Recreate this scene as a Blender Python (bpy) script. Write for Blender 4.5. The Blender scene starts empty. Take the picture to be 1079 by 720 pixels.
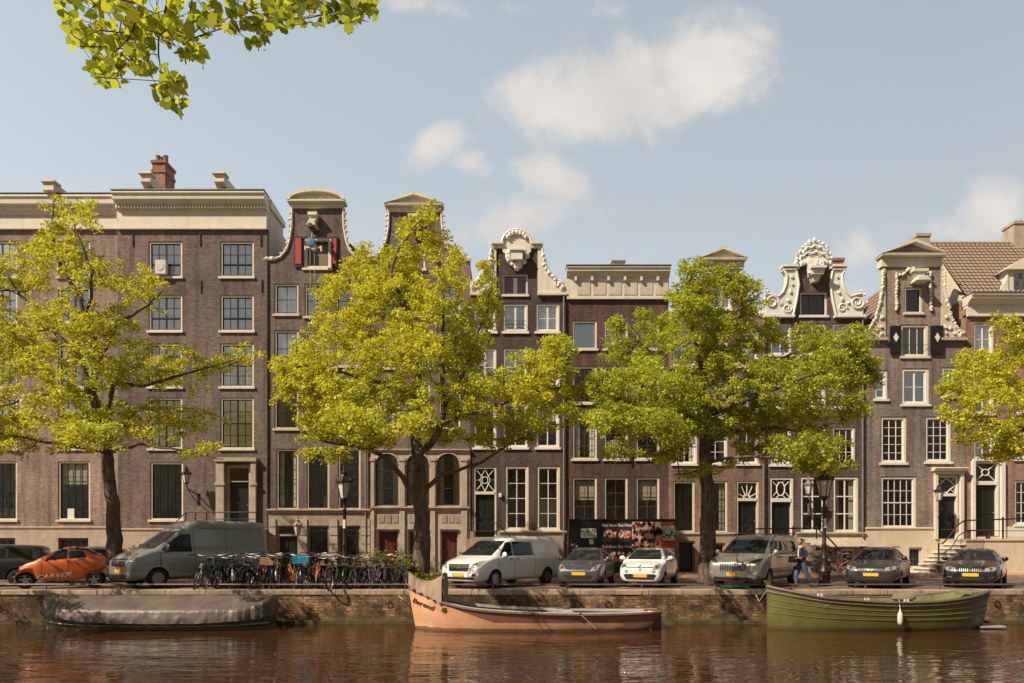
import bpy, bmesh, math, random
import numpy as np
from mathutils import Vector, Matrix, noise as mnoise
from mathutils.bvhtree import BVHTree
R = math.radians
C = bpy.context.scene.collection
rnd = random.Random(7)
F = 774.0
EYE = 1.6
QY = 24.8          # canal-side edge of the quay
WZ = -1.1          # water level

def P(px, py, Y):  # photo measurement at a known distance -> world point
    return Vector(((px-539.5)*Y/F, Y, EYE+(573.0-py)*Y/F))

# ------------------------------------------------------------------ mesh builder
class MB:
    def __init__(s):
        s.v = []; s.f = []; s.m = []; s.mats = []; s.cur = 0
    def use(s, mat):
        if mat not in s.mats: s.mats.append(mat)
        s.cur = s.mats.index(mat); return s
    def add(s, vs, fs):
        o = len(s.v); s.v += [tuple(a) for a in vs]
        for f in fs: s.f.append(tuple(o+i for i in f)); s.m.append(s.cur)
        return s
    def box(s, x0, x1, y0, y1, z0, z1):
        if x0 > x1: x0, x1 = x1, x0
        if y0 > y1: y0, y1 = y1, y0
        if z0 > z1: z0, z1 = z1, z0
        vs = [(x,y,z) for x in (x0,x1) for y in (y0,y1) for z in (z0,z1)]
        return s.add(vs, [(0,1,3,2),(4,6,7,5),(0,4,5,1),(2,3,7,6),(0,2,6,4),(1,5,7,3)])
    def prism_x(s, prof, x0, x1):      # prof: (y,z)
        n = len(prof)
        vs = [(x0,y,z) for y,z in prof]+[(x1,y,z) for y,z in prof]
        fs = [tuple(range(n)), tuple(range(2*n-1,n-1,-1))]+[(i,i+n,(i+1)%n+n,(i+1)%n) for i in range(n)]
        return s.add(vs, fs)
    def prism_y(s, prof, y0, y1):      # prof: (x,z)
        n = len(prof)
        vs = [(x,y0,z) for x,z in prof]+[(x,y1,z) for x,z in prof]
        fs = [tuple(range(n)), tuple(range(2*n-1,n-1,-1))]+[(i,i+n,(i+1)%n+n,(i+1)%n) for i in range(n)]
        return s.add(vs, fs)
    def prism_z(s, prof, z0, z1):
        n = len(prof)
        vs = [(x,y,z0) for x,y in prof]+[(x,y,z1) for x,y in prof]
        fs = [tuple(range(n)), tuple(range(2*n-1,n-1,-1))]+[(i,i+n,(i+1)%n+n,(i+1)%n) for i in range(n)]
        return s.add(vs, fs)
    def tube(s, pts, r, n=6, caps=True):
        pts = [Vector(p) for p in pts]
        rs = r if isinstance(r,(list,tuple)) else [r]*len(pts)
        o = []; up = None
        for i,p in enumerate(pts):
            d = (pts[min(i+1,len(pts)-1)]-pts[max(i-1,0)])
            if d.length < 1e-9: d = Vector((0,0,1))
            d.normalize()
            if up is None:
                up = Vector((0,0,1)) if abs(d.z) < .9 else Vector((1,0,0))
            a = d.cross(up)
            if a.length < 1e-6: a = d.cross(Vector((0,1,0)))
            a.normalize(); b = a.cross(d).normalized(); up = b
            for k in range(n):
                t = 2*math.pi*k/n
                o.append(p+(a*math.cos(t)+b*math.sin(t))*rs[i])
        fs = []
        for i in range(len(pts)-1):
            for k in range(n):
                k2 = (k+1)%n
                fs.append((i*n+k, i*n+k2, (i+1)*n+k2, (i+1)*n+k))
        if caps:
            fs.append(tuple(range(n-1,-1,-1))); fs.append(tuple((len(pts)-1)*n+k for k in range(n)))
        return s.add(o, fs)
    def lathe(s, prof, n=16, c=(0,0,0), axis='z', close=False):   # prof: (r,h)
        o = []
        for r,h in prof:
            for k in range(n):
                t = 2*math.pi*(k+.5)/n; a = r*math.cos(t); b = r*math.sin(t)
                if axis == 'z': q = (a,b,h)
                elif axis == 'y': q = (a,h,b)
                else: q = (h,a,b)
                o.append((c[0]+q[0], c[1]+q[1], c[2]+q[2]))
        m = len(prof); fs = []
        for i in range(m if close else m-1):
            j = (i+1)%m
            for k in range(n):
                k2 = (k+1)%n
                fs.append((i*n+k, i*n+k2, j*n+k2, j*n+k))
        if not close:
            fs.append(tuple(range(n-1,-1,-1))); fs.append(tuple((m-1)*n+k for k in range(n)))
        return s.add(o, fs)
    def blob(s, c, r, nu=8, nv=5, bump=0.0):
        rx,ry,rz = r if isinstance(r,(tuple,list)) else (r,r,r)
        vs = [(c[0],c[1],c[2]-rz)]
        for j in range(1,nv):
            ph = math.pi*j/nv-math.pi/2
            for k in range(nu):
                t = 2*math.pi*k/nu
                q = 1+bump*(rnd.random()-.5)
                vs.append((c[0]+rx*q*math.cos(ph)*math.cos(t), c[1]+ry*q*math.cos(ph)*math.sin(t), c[2]+rz*q*math.sin(ph)))
        vs.append((c[0],c[1],c[2]+rz)); L = len(vs)-1
        fs = [(0,1+(k+1)%nu,1+k) for k in range(nu)]
        for j in range(nv-2):
            for k in range(nu):
                fs.append((1+j*nu+k,1+j*nu+(k+1)%nu,1+(j+1)*nu+(k+1)%nu,1+(j+1)*nu+k))
        fs += [(L,1+(nv-2)*nu+k,1+(nv-2)*nu+(k+1)%nu) for k in range(nu)]
        return s.add(vs, fs)
    def quad(s, a, b, c, d): return s.add([a,b,c,d], [(0,1,2,3)])
    def build(s, name, mat=None, parent=None, smooth=False, sharp=35, bevel=0):
        off = Vector((0,0,0)); p = parent
        while p is not None: off += p.location; p = p.parent
        me = bpy.data.meshes.new(name)
        me.from_pydata([(a[0]-off.x, a[1]-off.y, a[2]-off.z) for a in s.v], [], s.f)
        mats = s.mats if s.mats else [mat]
        for m in mats: me.materials.append(m)
        if len(mats) > 1: me.polygons.foreach_set('material_index', s.m)
        bm = bmesh.new(); bm.from_mesh(me)
        bmesh.ops.recalc_face_normals(bm, faces=bm.faces[:])
        bm.to_mesh(me); bm.free()
        if smooth:
            me.polygons.foreach_set('use_smooth', [True]*len(me.polygons))
            me.set_sharp_from_angle(angle=R(sharp))
        me.update()
        o = bpy.data.objects.new(name, me); C.objects.link(o)
        if bevel:
            b = o.modifiers.new('bevel','BEVEL'); b.width = bevel; b.segments = 1; b.limit_method = 'ANGLE'
        if parent is not None: o.parent = parent
        return o

def tag(o, label=None, cat=None, group=None, kind=None):
    if label: o['label'] = label
    if cat: o['category'] = cat
    if group: o['group'] = group
    if kind: o['kind'] = kind
    return o
def empty(name, loc=(0,0,0), rz=0, label=None, cat=None, group=None):
    o = bpy.data.objects.new(name, None); C.objects.link(o)
    o.location = loc; o.rotation_euler = (0,0,rz); o.empty_display_size = .2
    return tag(o, label, cat, group)
def struct(name, mb, mat, **k):
    o = mb.build(name, mat, **k); o['kind'] = 'structure'; return o
def copy_tree(o, parent=None):
    c = o.copy(); C.objects.link(c); c.parent = parent
    for ch in list(o.children): copy_tree(ch, c)
    return c

# ------------------------------------------------------------------ materials
def srgb(r, g, b):
    f = lambda c: (c/255/12.92) if c/255 <= .04045 else ((c/255+.055)/1.055)**2.4
    return (f(r), f(g), f(b))
class NT:
    def __init__(s, name):
        s.m = bpy.data.materials.new(name); s.m.use_nodes = True; s.t = s.m.node_tree
        s.t.nodes.clear()
    def n(s, typ, **k):
        nd = s.t.nodes.new(typ)
        for a,b in k.items(): setattr(nd, a, b)
        return nd
    def l(s, a, b): s.t.links.new(a, b)
    def math(s, op, a, b=None, c=None, clamp=False):
        nd = s.n('ShaderNodeMath', operation=op); nd.use_clamp = clamp
        for i,x in enumerate((a,b,c)):
            if x is None: continue
            if isinstance(x,(int,float)): nd.inputs[i].default_value = x
            else: s.l(x, nd.inputs[i])
        return nd.outputs[0]
    def mix(s, fac, a, b, mode='MIX'):
        nd = s.n('ShaderNodeMix', data_type='RGBA', blend_type=mode)
        for i,x in ((0,fac),(6,a),(7,b)):
            if isinstance(x,(int,float)): nd.inputs[i].default_value = x
            elif isinstance(x,tuple): nd.inputs[i].default_value = (*x[:3],1)
            else: s.l(x, nd.inputs[i])
        return nd.outputs[2]
    def noise(s, vec, scale, detail=4, rough=.55, dist=0):
        nd = s.n('ShaderNodeTexNoise'); nd.inputs['Scale'].default_value = scale
        nd.inputs['Detail'].default_value = detail; nd.inputs['Roughness'].default_value = rough
        nd.inputs['Distortion'].default_value = dist
        if vec is not None: s.l(vec, nd.inputs['Vector'])
        return nd.outputs['Fac']
    def ramp(s, fac, stops):
        nd = s.n('ShaderNodeValToRGB'); e = nd.color_ramp.elements
        while len(e) > 1: e.remove(e[-1])
        for i,(p,c) in enumerate(stops):
            if i: el = e.new(p)
            else: el = e[0]; el.position = p
            el.color = (*c[:3],1) if isinstance(c,tuple) else (c,c,c,1)
        s.l(fac, nd.inputs[0]); return nd.outputs[0]
    def mapping(s, vec, scale=(1,1,1), loc=(0,0,0), rot=(0,0,0)):
        nd = s.n('ShaderNodeMapping'); nd.inputs['Scale'].default_value = scale
        nd.inputs['Location'].default_value = loc; nd.inputs['Rotation'].default_value = rot
        s.l(vec, nd.inputs[0]); return nd.outputs[0]
    def obj(s): return s.n('ShaderNodeTexCoord').outputs['Object']
    def pos(s): return s.n('ShaderNodeNewGeometry').outputs['Position']
    def bump(s, h, strength=.3, dist=.02, normal=None):
        nd = s.n('ShaderNodeBump'); nd.inputs['Strength'].default_value = strength
        nd.inputs['Distance'].default_value = dist; s.l(h, nd.inputs['Height'])
        if normal is not None: s.l(normal, nd.inputs['Normal'])
        return nd.outputs[0]
    def principled(s, **k):
        nd = s.n('ShaderNodeBsdfPrincipled')
        for a,b in k.items():
            inp = nd.inputs[a.replace('_',' ')]
            if isinstance(b, tuple): inp.default_value = (*b[:3],1) if len(inp.default_value)==4 else b
            elif isinstance(b,(int,float)): inp.default_value = b
            else: s.l(b, inp)
        return nd.outputs[0]
    def out(s, sh):
        o = s.n('ShaderNodeOutputMaterial'); s.l(sh, o.inputs[0]); return s.m

def paint(name, col, rough=.5, metal=0, var=.15, nscale=3.0, bump=.1, coat=0, dirt=None):
    t = NT(name); v = t.pos()
    n1 = t.noise(v, nscale, 6, .65)
    n2 = t.noise(v, nscale*7, 3)
    f = t.math('ADD', t.math('MULTIPLY', n1, .7), t.math('MULTIPLY', n2, .3))
    lo = tuple(c*(1-var*1.6) for c in col); hi = tuple(min(1,c*(1+var*.8)) for c in col)
    c = t.mix(t.ramp(f, [(.3,0.),(.7,1.)]), lo, hi)
    if dirt is not None:
        c = t.mix(t.ramp(t.noise(t.mapping(v,(2.5,2.5,.5)), 1.2, 6, .7), [(.5,0.),(.75,.7)]), c, dirt)
    k = dict(Base_Color=c, Roughness=rough, Metallic=metal)
    if coat: k['Coat_Weight'] = coat; k['Coat_Roughness'] = .05
    if bump: k['Normal'] = t.bump(n2, bump, .01)
    return t.out(t.principled(**k))

def brick(name, c1, c2, mortar, stain=.5, zoff=0, bw=.22, bh=.068, msize=.012, moss=None, light=None, patch=False):
    t = NT(name); v = t.pos()
    sx = t.n('ShaderNodeSeparateXYZ'); t.l(v, sx.inputs[0])
    u = t.math('ADD', sx.outputs[0], sx.outputs[1])
    cb = t.n('ShaderNodeCombineXYZ'); t.l(u, cb.inputs[0]); t.l(sx.outputs[2], cb.inputs[1])
    b = t.n('ShaderNodeTexBrick'); t.l(cb.outputs[0], b.inputs['Vector'])
    b.inputs['Color1'].default_value = (*c1,1); b.inputs['Color2'].default_value = (*c2,1)
    b.inputs['Mortar'].default_value = (*mortar,1); b.inputs['Scale'].default_value = 1
    b.inputs['Brick Width'].default_value = bw; b.inputs['Row Height'].default_value = bh
    b.inputs['Mortar Size'].default_value = msize; b.inputs['Mortar Smooth'].default_value = .3
    b.inputs['Bias'].default_value = -.1
    # individual brick variation with chunky noise stretched along courses
    nb = t.noise(t.mapping(v,(4.5,4.5,14.7)), 1, 2, .8)
    c = t.mix(.75, b.outputs['Color'], t.ramp(nb,[(.25,(.45,.43,.42)),(.5,(1.,1.,1.)),(.75,(1.65,1.5,1.4))]), 'MULTIPLY')
    big = t.noise(v, .35, 6, .62)
    c = t.mix(stain, c, t.ramp(big,[(.3,(.42,.40,.41)),(.48,(.95,.95,.95)),(.70,(1.7,1.58,1.42))]), 'MULTIPLY')
    streak = t.noise(t.mapping(v,(3.2,3.2,.22)), 1, 5, .7)
    c = t.mix(.7, c, t.ramp(streak,[(.33,(.45,.43,.42)),(.55,(1.05,1.05,1.05))]), 'MULTIPLY')
    if patch: c = t.mix(t.ramp(t.noise(v,1.7,7,.75),[(.42,0.),(.58,.85)]), c, (.035,.027,.015))
    if light is not None:   # pale salt bloom
        c = t.mix(t.ramp(t.noise(v,.8,8,.7),[(.57,0.),(.75,.45)]), c, light)
    if moss is not None:
        z0,z1,mc = moss
        g = t.math('SUBTRACT', 1, t.math('DIVIDE', t.math('SUBTRACT', sx.outputs[2], z0), z1-z0), clamp=True)
        g = t.math('MULTIPLY', g, t.ramp(t.noise(v,2.2,6,.7),[(.3,.4),(.6,1.)]))
        c = t.mix(g, c, mc)
    bm = t.bump(b.outputs['Fac'], -.5, .01)
    bm = t.bump(nb, .35, .012, bm)
    return t.out(t.principled(Base_Color=c, Roughness=.88, Normal=bm, Specular_IOR_Level=.25))

def glass(name, tint=(.02,.022,.022), refl=.30, rough=.02, wob=.02):
    t = NT(name); v = t.pos()
    gn = t.n('ShaderNodeBsdfGlossy'); gn.inputs['Roughness'].default_value = rough
    gn.inputs['Color'].default_value = (1,.97,.92,1)
    n = t.noise(v, 1.3, 4, .6)
    t.l(t.bump(n, 1.0, wob*2.2), gn.inputs['Normal'])
    tr = t.n('ShaderNodeBsdfTransparent'); tr.inputs[0].default_value = (.82,.85,.82,1)
    lw = t.n('ShaderNodeFresnel'); lw.inputs[0].default_value = 1.6
    fac = t.math('ADD', lw.outputs[0], refl, clamp=True)
    mx = t.n('ShaderNodeMixShader'); t.l(fac, mx.inputs[0]); t.l(tr.outputs[0], mx.inputs[1]); t.l(gn.outputs[0], mx.inputs[2])
    return t.out(mx.outputs[0])

M = {}
M['brickL2'] = brick('purple_brown_brick', (0.140,0.099,0.087), (0.182,0.136,0.121), (0.158,0.133,0.118))
M['brickL1'] = brick('pink_brown_brick', (0.253,0.182,0.153), (0.309,0.228,0.195), (0.268,0.221,0.191))
M['brickA'] = brick('dark_taupe_brick', (0.151,0.112,0.095), (0.192,0.149,0.127), (0.153,0.127,0.114), light=(.28,.25,.22))
M['brickB'] = brick('grey_taupe_brick', (0.163,0.123,0.103), (0.197,0.153,0.128), (0.171,0.147,0.131))
M['brickC'] = brick('aubergine_brick', (0.076,0.051,0.048), (0.107,0.072,0.066), (0.085,0.069,0.065))
M['brickD'] = brick('oxblood_brick', (0.094,0.048,0.042), (0.127,0.069,0.058), (0.095,0.067,0.061))
M['brickE'] = brick('russet_brick', (0.205,0.120,0.093), (0.258,0.156,0.122), (0.217,0.168,0.142))
M['brickF'] = brick('umber_brick', (0.100,0.070,0.059), (0.136,0.097,0.084), (0.109,0.090,0.082))
M['brickG'] = brick('taupe_brick', (0.206,0.157,0.135), (0.259,0.206,0.175), (0.229,0.195,0.172), light=(.33,.29,.25))
M['brickH'] = brick('orange_brick', (0.279,0.149,0.105), (0.347,0.196,0.142), (0.293,0.225,0.177))
M['chim'] = brick('chimney_brick', (.30,.13,.085), (.36,.18,.12), (.28,.2,.15))
M['quay'] = brick('quay_brick', (.20,.11,.055), (.42,.245,.12), (.13,.105,.07), stain=1.0, bw=.24, bh=.095, msize=.018,
                  moss=(-1.12,-.78,(.14,.10,.03)), light=(.50,.38,.24), patch=True)
M['cream'] = paint('cream_paint', (.66,.60,.48), .6, var=.08, nscale=1.2, bump=.05, dirt=(.45,.39,.29))
M['creamd'] = paint('aged_cream_paint', (.56,.49,.38), .65, var=.12, nscale=1.5, bump=.08, dirt=(.36,.30,.21))
M['white'] = paint('white_paint', (.70,.67,.60), .5, var=.06, nscale=2, bump=.04, dirt=(.6,.55,.46))
M['stone'] = paint('sandstone', (.42,.35,.27), .8, var=.2, nscale=2.5, bump=.3, dirt=(.27,.21,.15))
M['stoned'] = paint('weathered_stone', (.34,.27,.20), .85, var=.25, nscale=3, bump=.35, dirt=(.18,.14,.10))
M['plaster'] = paint('cream_plaster', (.60,.51,.37), .85, var=.12, nscale=.9, bump=.12, dirt=(.42,.34,.23))
M['plasterw'] = paint('grey_plaster', (.62,.60,.56), .85, var=.12, nscale=.9, bump=.1, dirt=(.42,.40,.36))
M['dgreen'] = paint('black_green_paint', (.012,.016,.013), .35, var=.3)
M['black'] = paint('black_iron', (.012,.011,.010), .45, var=.3)
M['redpaint'] = paint('red_shutter_paint', (.42,.03,.02), .5, var=.15)
M['maroon'] = paint('maroon_door_paint', (.10,.02,.014), .45, var=.2)
M['wood'] = paint('brown_wood', (.09,.045,.025), .5, var=.3)
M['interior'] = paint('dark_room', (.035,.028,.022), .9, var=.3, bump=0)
M['curtain'] = paint('pale_curtain', (.72,.70,.65), .9, var=.1)
M['drapes'] = paint('salmon_curtain', (.62,.16,.10), .9, var=.15)
M['blind'] = paint('beige_blind', (.50,.44,.33), .9, var=.1)
M['glass'] = glass('window_glass', refl=.04)
M['glassu'] = glass('upper_window_glass', refl=.46)
M['lead'] = paint('lead_grey', (.16,.155,.15), .6, var=.2)
def tile_mat():
    t = NT('clay_pantiles'); v = t.pos()
    c = t.mix(t.noise(v,7,3,.8), (.14,.095,.065), (.29,.20,.14))
    c = t.mix(t.ramp(t.noise(v,1.1,6,.7),[(.4,0.),(.7,.6)]), c, (.20,.17,.12))
    return t.out(t.principled(Base_Color=c, Roughness=.8))
M['tile'] = tile_mat()

# ------------------------------------------------------------------ facade tools
def wall_with_holes(mb, outline, holes, yf, depth=.4, reveal=.22):
    """outline / holes: lists of (x,z). front sheet at yf, outer edge goes back depth, hole reveals go back reveal"""
    bm = bmesh.new(); edges = []
    for loop in [outline]+holes:
        vs = [bm.verts.new((x,yf,z)) for x,z in loop]
        for i in range(len(vs)): edges.append(bm.edges.new((vs[i],vs[(i+1)%len(vs)])))
    bmesh.ops.triangle_fill(bm, use_beauty=True, use_dissolve=False, edges=edges, normal=(0,-1,0))
    bm.verts.index_update()
    vs = [tuple(v.co) for v in bm.verts]; fs = []
    def inside(p, poly):
        c = False; n = len(poly)
        for i in range(n):
            x1,z1 = poly[i]; x2,z2 = poly[(i+1)%n]
            if (z1 > p[1]) != (z2 > p[1]) and p[0] < (x2-x1)*(p[1]-z1)/(z2-z1)+x1: c = not c
        return c
    for f in bm.faces:
        c = f.calc_center_median()
        if any(inside((c.x,c.z),h) for h in holes): continue
        fs.append(tuple(v.index for v in f.verts))
    bm.free()
    mb.add(vs, fs)
    for loop,d in [(outline,depth)]+[(h,reveal) for h in holes]:
        n = len(loop)
        mb.add([(x,yf,z) for x,z in loop]+[(x,yf+d,z) for x,z in loop],
               [(i,(i+1)%n,(i+1)%n+n,i+n) for i in range(n)])

def rect(x0, z0, x1, z1): return [(x0,z0),(x1,z0),(x1,z1),(x0,z1)]

class House:
    def __init__(s, name, label, x0, x1, yf, mat, outline_px, cat='house', yb=606):
        s.yf = yf; s.mat = mat; s.k = yf/F
        s.x0, s.x1 = s.X(x0), s.X(x1)
        s.root = empty(name, ((s.x0+s.x1)/2, yf, 0), label=label, cat=cat)
        s.outline = [(s.X(a)+(0.004 if i in () else 0), s.Z(b)) for i,(a,b) in enumerate(outline_px)]
        s.holes = []; s.wins = []; s.plinth = None; s.pholes = []
    def X(s, px): return (px-539.5)*s.k
    def Z(s, py): return EYE+(573-py)*s.k
    def part(s, name, mb, mat=None, parent=None, **k): return mb.build(name, mat, parent or s.root, **k)
    def hole(s, r, arch=0):
        x0,y0,x1,y1 = r; a,b,c,d = s.X(x0), s.Z(y1), s.X(x1), s.Z(y0)
        if arch:
            h = arch*s.k; mid = (a+c)/2; w = (c-a)/2
            pts = [(a,b),(c,b)]+[(mid+w*math.cos(t), d-h+h*math.sin(t)) for t in [math.pi*i/10 for i in range(11)]]
        else: pts = rect(a,b,c,d)
        zc = (b+d)/2
        zp = s.Z(s.plinth[0]) if s.plinth is not None else -9
        if s.plinth is not None and b < zp < d and not arch:
            if zc < zp: s.pholes.append(rect(a,b,c,zp-.004)); s.holes.append(rect(a,zp+.002,c,d))
            else: s.holes.append(rect(a,zp+.002,c,d)); s.pholes.append(rect(a,b,c,zp-.004))
        elif s.plinth is not None and zc < zp: s.pholes.append(pts)
        else: s.holes.append(pts)
        return pts
    def window(s, r, nx=2, ny=3, fw=.10, sash=.045, bar=.028, frame='cream', bars=None, sill='cream', curtain=None,
               glass='glass', arch=0, mid=None, heads=None, midv=None, name='window', fd=.05, noh=False):
        """r in photo px at the facade's distance."""
        pts = None if noh else s.hole(r, arch)
        yf = s.yf; x0,z1 = s.X(r[0]), s.Z(r[1]); x1,z0 = s.X(r[2]), s.Z(r[3])
        if curtain is None and glass and nx>=2 and not arch and rnd.random()<.42:
            curtain = rnd.choice([('sides','curtain'),('top','blind'),('half','blind'),('left','curtain'),('low','curtain'),('sides','blind')])
        bars = bars or frame
        e = .003
        fm = MB(); fm.use(M[frame])
        y0,y1 = yf+fd, yf+fd+.13
        if arch:
            ah = arch*s.k; midx = (x0+x1)/2; aw = (x1-x0)/2
            def arc(inset): return [(x0+inset,z0+inset),(x1-inset,z0+inset)]+[(midx+(aw-inset)*math.cos(t), z1-ah+(ah-inset)*math.sin(t)) for t in [math.pi*i/10 for i in range(11)]]
            A,B = arc(e),arc(fw); n = len(A)
            vs = [(x,y0,z) for x,z in A]+[(x,y0,z) for x,z in B]+[(x,y1,z) for x,z in B]
            fm.add(vs, [(i,(i+1)%n,(i+1)%n+n,i+n) for i in range(n)]+[(i+n,(i+1)%n+n,(i+1)%n+2*n,i+2*n) for i in range(n)])
        else:
            fm.box(x0+e,x0+fw,y0,y1,z0+e,z1-e); fm.box(x1-fw,x1-e,y0,y1,z0+e,z1-e)
            fm.box(x0+fw,x1-fw,y0+.002,y1,z1-fw,z1-e); fm.box(x0+fw,x1-fw,y0+.002,y1,z0+e,z0+fw*.8)
        w = s.part(name, fm)
        # sash + glazing bars
        sm = MB().use(M[bars]); ax0,ax1,az0,az1 = x0+fw,x1-fw,z0+fw*.8,z1-fw
        ys0,ys1 = yf+fd+.05, yf+fd+.10
        if not arch:
            sm.box(ax0,ax0+sash,ys0,ys1,az0,az1); sm.box(ax1-sash,ax1,ys0,ys1,az0,az1)
            sm.box(ax0+sash,ax1-sash,ys0+.002,ys1,az1-sash,az1); sm.box(ax0+sash,ax1-sash,ys0+.002,ys1,az0,az0+sash*1.3)
        for i in range(1,nx):
            xx = ax0+(ax1-ax0)*i/nx; b = bar if not (midv and nx%2==0 and i==nx//2) else midv
            sm.box(xx-b/2,xx+b/2,ys0+.006,ys1-.004,az0+sash,az1-(sash if not arch else 0))
        for j in range(1,ny):
            zz = az0+(az1-az0)*j/ny; sm.box(ax0+sash*.5,ax1-sash*.5,ys0+.010,ys1-.008,zz-bar/2,zz+bar/2)
        if heads is not None: 
            zz = s.Z(heads); sm.box(ax0+.002,ax1-.002,ys0-.012,ys1-.002,zz-.04,zz+.04)
        if mid is not None:
            zz = az0+(az1-az0)*mid; sm.box(ax0+.002,ax1-.002,ys0-.010,ys1-.002,zz-.03,zz+.03)
        s.part('sash', sm, parent=w)
        g = MB(); yg = yf+fd+.085; q0_ = glass; q = rnd.uniform(-.006,.006); q2 = rnd.uniform(-.006,.006)
        if arch: g.add([(x,yg,z) for x,z in arc(fw*.6)], [tuple(range(len(A)))])
        else: g.add([(ax0,yg+q,az0),(ax1,yg-q,az0),(ax1,yg-q+q2,az1),(ax0,yg+q+q2,az1)], [(0,1,2,3)])
        if glass: s.part('pane', g, M[glass], w)
        if sill:
            sl = MB(); sl.box(x0-.07,x1+.07,yf-.09,yf+fd-.002,z0-.10,z0+.012)
            s.part('sill', sl, M[sill], w)
        if curtain:
            kind,cm = curtain; cu = MB(); yc = yf+.26
            spans = []
            if kind == 'full': spans = [(ax0,ax1,az0,az1)]
            elif kind == 'sides': d = (ax1-ax0)*.27; spans = [(ax0,ax0+d,az0,az1),(ax1-d,ax1,az0,az1)]
            elif kind == 'left': spans = [(ax0,ax0+(ax1-ax0)*.5,az0,az1)]
            elif kind == 'right': spans = [(ax0+(ax1-ax0)*.55,ax1,az0,az1)]
            elif kind == 'top': spans = [(ax0,ax1,az0+(az1-az0)*.62,az1)]
            elif kind == 'low': spans = [(ax0,ax1,az0,az0+(az1-az0)*.5)]
            elif kind == 'half': spans = [(ax0,ax1,az0+(az1-az0)*.5,az1)]
            for a,b,c,d in spans:
                n = max(6,int((b-a)/.04)); vs = []
                for i in range(n+1):
                    t = a+(b-a)*i/n; yy = yc+(.035*math.sin(i*1.7)+.015*math.sin(i*.7) if cm != 'blind' else 0)
                    vs += [(t,yy,c),(t,yy*1.0+.005,d)]
                cu.add(vs, [(2*i,2*i+2,2*i+3,2*i+1) for i in range(n)])
            s.part('curtain' if cm != 'blind' else 'blind', cu, M[cm], w, smooth=True)
        return w
    def door(s, r, mat='dgreen', transom=None, surround=None, tstyle=None, fw=.09, frame='cream', panels=True, step=True):
        x0,z1 = s.X(r[0]), s.Z(r[1]); x1,z0 = s.X(r[2]), s.Z(r[3]); yf = s.yf
        top = s.Z(transom[0]) if transom else z1
        if transom: s.hole((r[0],transom[0],r[2],r[3]))
        else: s.hole(r)
        fr = MB(); e = .003; y0,y1 = yf+.04, yf+.20
        fr.box(x0+e,x0+fw,y0,y1,z0+e,top-e); fr.box(x1-fw,x1-e,y0,y1,z0+e,top-e)
        fr.box(x0+fw,x1-fw,y0+.002,y1,top-fw,top-e)
        if transom:
            zt = (s.Z(transom[1])+z1)/2
            fr.box(x0+fw,x1-fw,y0-.03,y1,min(z1,s.Z(transom[1])),max(z1+.04,s.Z(transom[1])))
        d = MB().use(M[mat]); a,b = x0+fw,x1-fw
        d.box(a,b,yf+.20,yf+.26,z0,z1)
        if panels:
            mw = (b-a); hh = z1-z0
            for (u0,u1,v0,v1) in ((.14,.45,.08,.36),(.55,.86,.08,.36),(.14,.45,.43,.90),(.55,.86,.43,.90)):
                d.box(a+mw*u0,a+mw*u1,yf+.175,yf+.2-.001,z0+hh*v0,z0+hh*v1)
        dr = s.part('door', d)
        h = MB(); h.blob((a+.09 if rnd.random()<.5 else b-.09, yf+.15, z0+(z1-z0)*.45), .035); s.part('handle', h, M['brass'], dr, smooth=True)
        f = s.part('door_frame', fr, M[frame])
        if transom:
            t0,t1 = s.Z(transom[1]), top-fw
            g = MB(); g.quad((a,yf+.15,t0),(b,yf+.15,t0),(b,yf+.15,t1),(a,yf+.15,t1)); s.part('fanlight_pane', g, M['glass'], f)
            g = MB(); cx,cz = (a+b)/2,(t0+t1)/2; rx,rz = (b-a)/2,(t1-t0)/2; yy = yf+.12
            T = lambda p,q,rr=.022: g.tube([(p[0],yy,p[1]),(q[0],yy,q[1])], rr, 5)
            ring = lambda qx,qz,rr=.022: g.tube([(cx+qx*math.cos(t),yy,cz+qz*math.sin(t)) for t in [2*math.pi*i/16 for i in range(17)]], rr, 5, False)
            if tstyle == 'star':
                ring(rx*.30,rz*.30)
                for sx_ in (-1,1):
                    for sz_ in (-1,1):
                        T((cx+sx_*rx,cz+sz_*rz),(cx+sx_*rx*.22,cz+sz_*rz*.22))
                        T((cx+sx_*rx*.55,cz),(cx,cz+sz_*rz*.98)); T((cx+sx_*rx,cz),(cx+sx_*rx*.3,cz))
            elif tstyle == 'diamond':
                for sx_ in (-1,1):
                    for sz_ in (-1,1):
                        g.tube([(cx+sx_*rx,yy,cz),(cx+sx_*rx*.45,yy,cz+sz_*rz*.45),(cx,yy,cz+sz_*rz)], .025, 5)
                        T((cx+sx_*rx,cz+sz_*rz),(cx+sx_*rx*.45,cz+sz_*rz*.45))
            elif tstyle == 'oval':
                ring(rx*.42,rz*.72,.03)
                for i in range(8):
                    t = 2*math.pi*(i+.5)/8; T((cx+rx*.42*math.cos(t),cz+rz*.72*math.sin(t)),(cx+rx*min(1,1.3*abs(math.cos(t)))*(1 if math.cos(t)>0 else -1),cz+rz*.98*math.sin(t)/abs(math.sin(t))))
            elif tstyle == 'fan':
                for i in range(5):
                    t = math.pi*(i+.5)/5; T((cx+rx*.2*math.cos(t),t0+rz*.3*math.sin(t)),(cx+rx*.95*math.cos(t),t0+2*rz*.95*math.sin(t)))
                g.tube([(cx+rx*.35*math.cos(t),yy,t0+rz*.6*math.sin(t)) for t in [math.pi*i/10 for i in range(11)]], .022, 5)
            elif tstyle == 'cross':
                ring(rx*.35,rz*.35,.03)
                for sx_ in (-1,1):
                    for sz_ in (-1,1): T((cx+sx_*rx,cz+sz_*rz),(cx+sx_*rx*.25,cz+sz_*rz*.25),.03)
            if len(g.v): s.part('fanlight_tracery', g, M['white'], f, smooth=True)
        return dr
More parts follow.
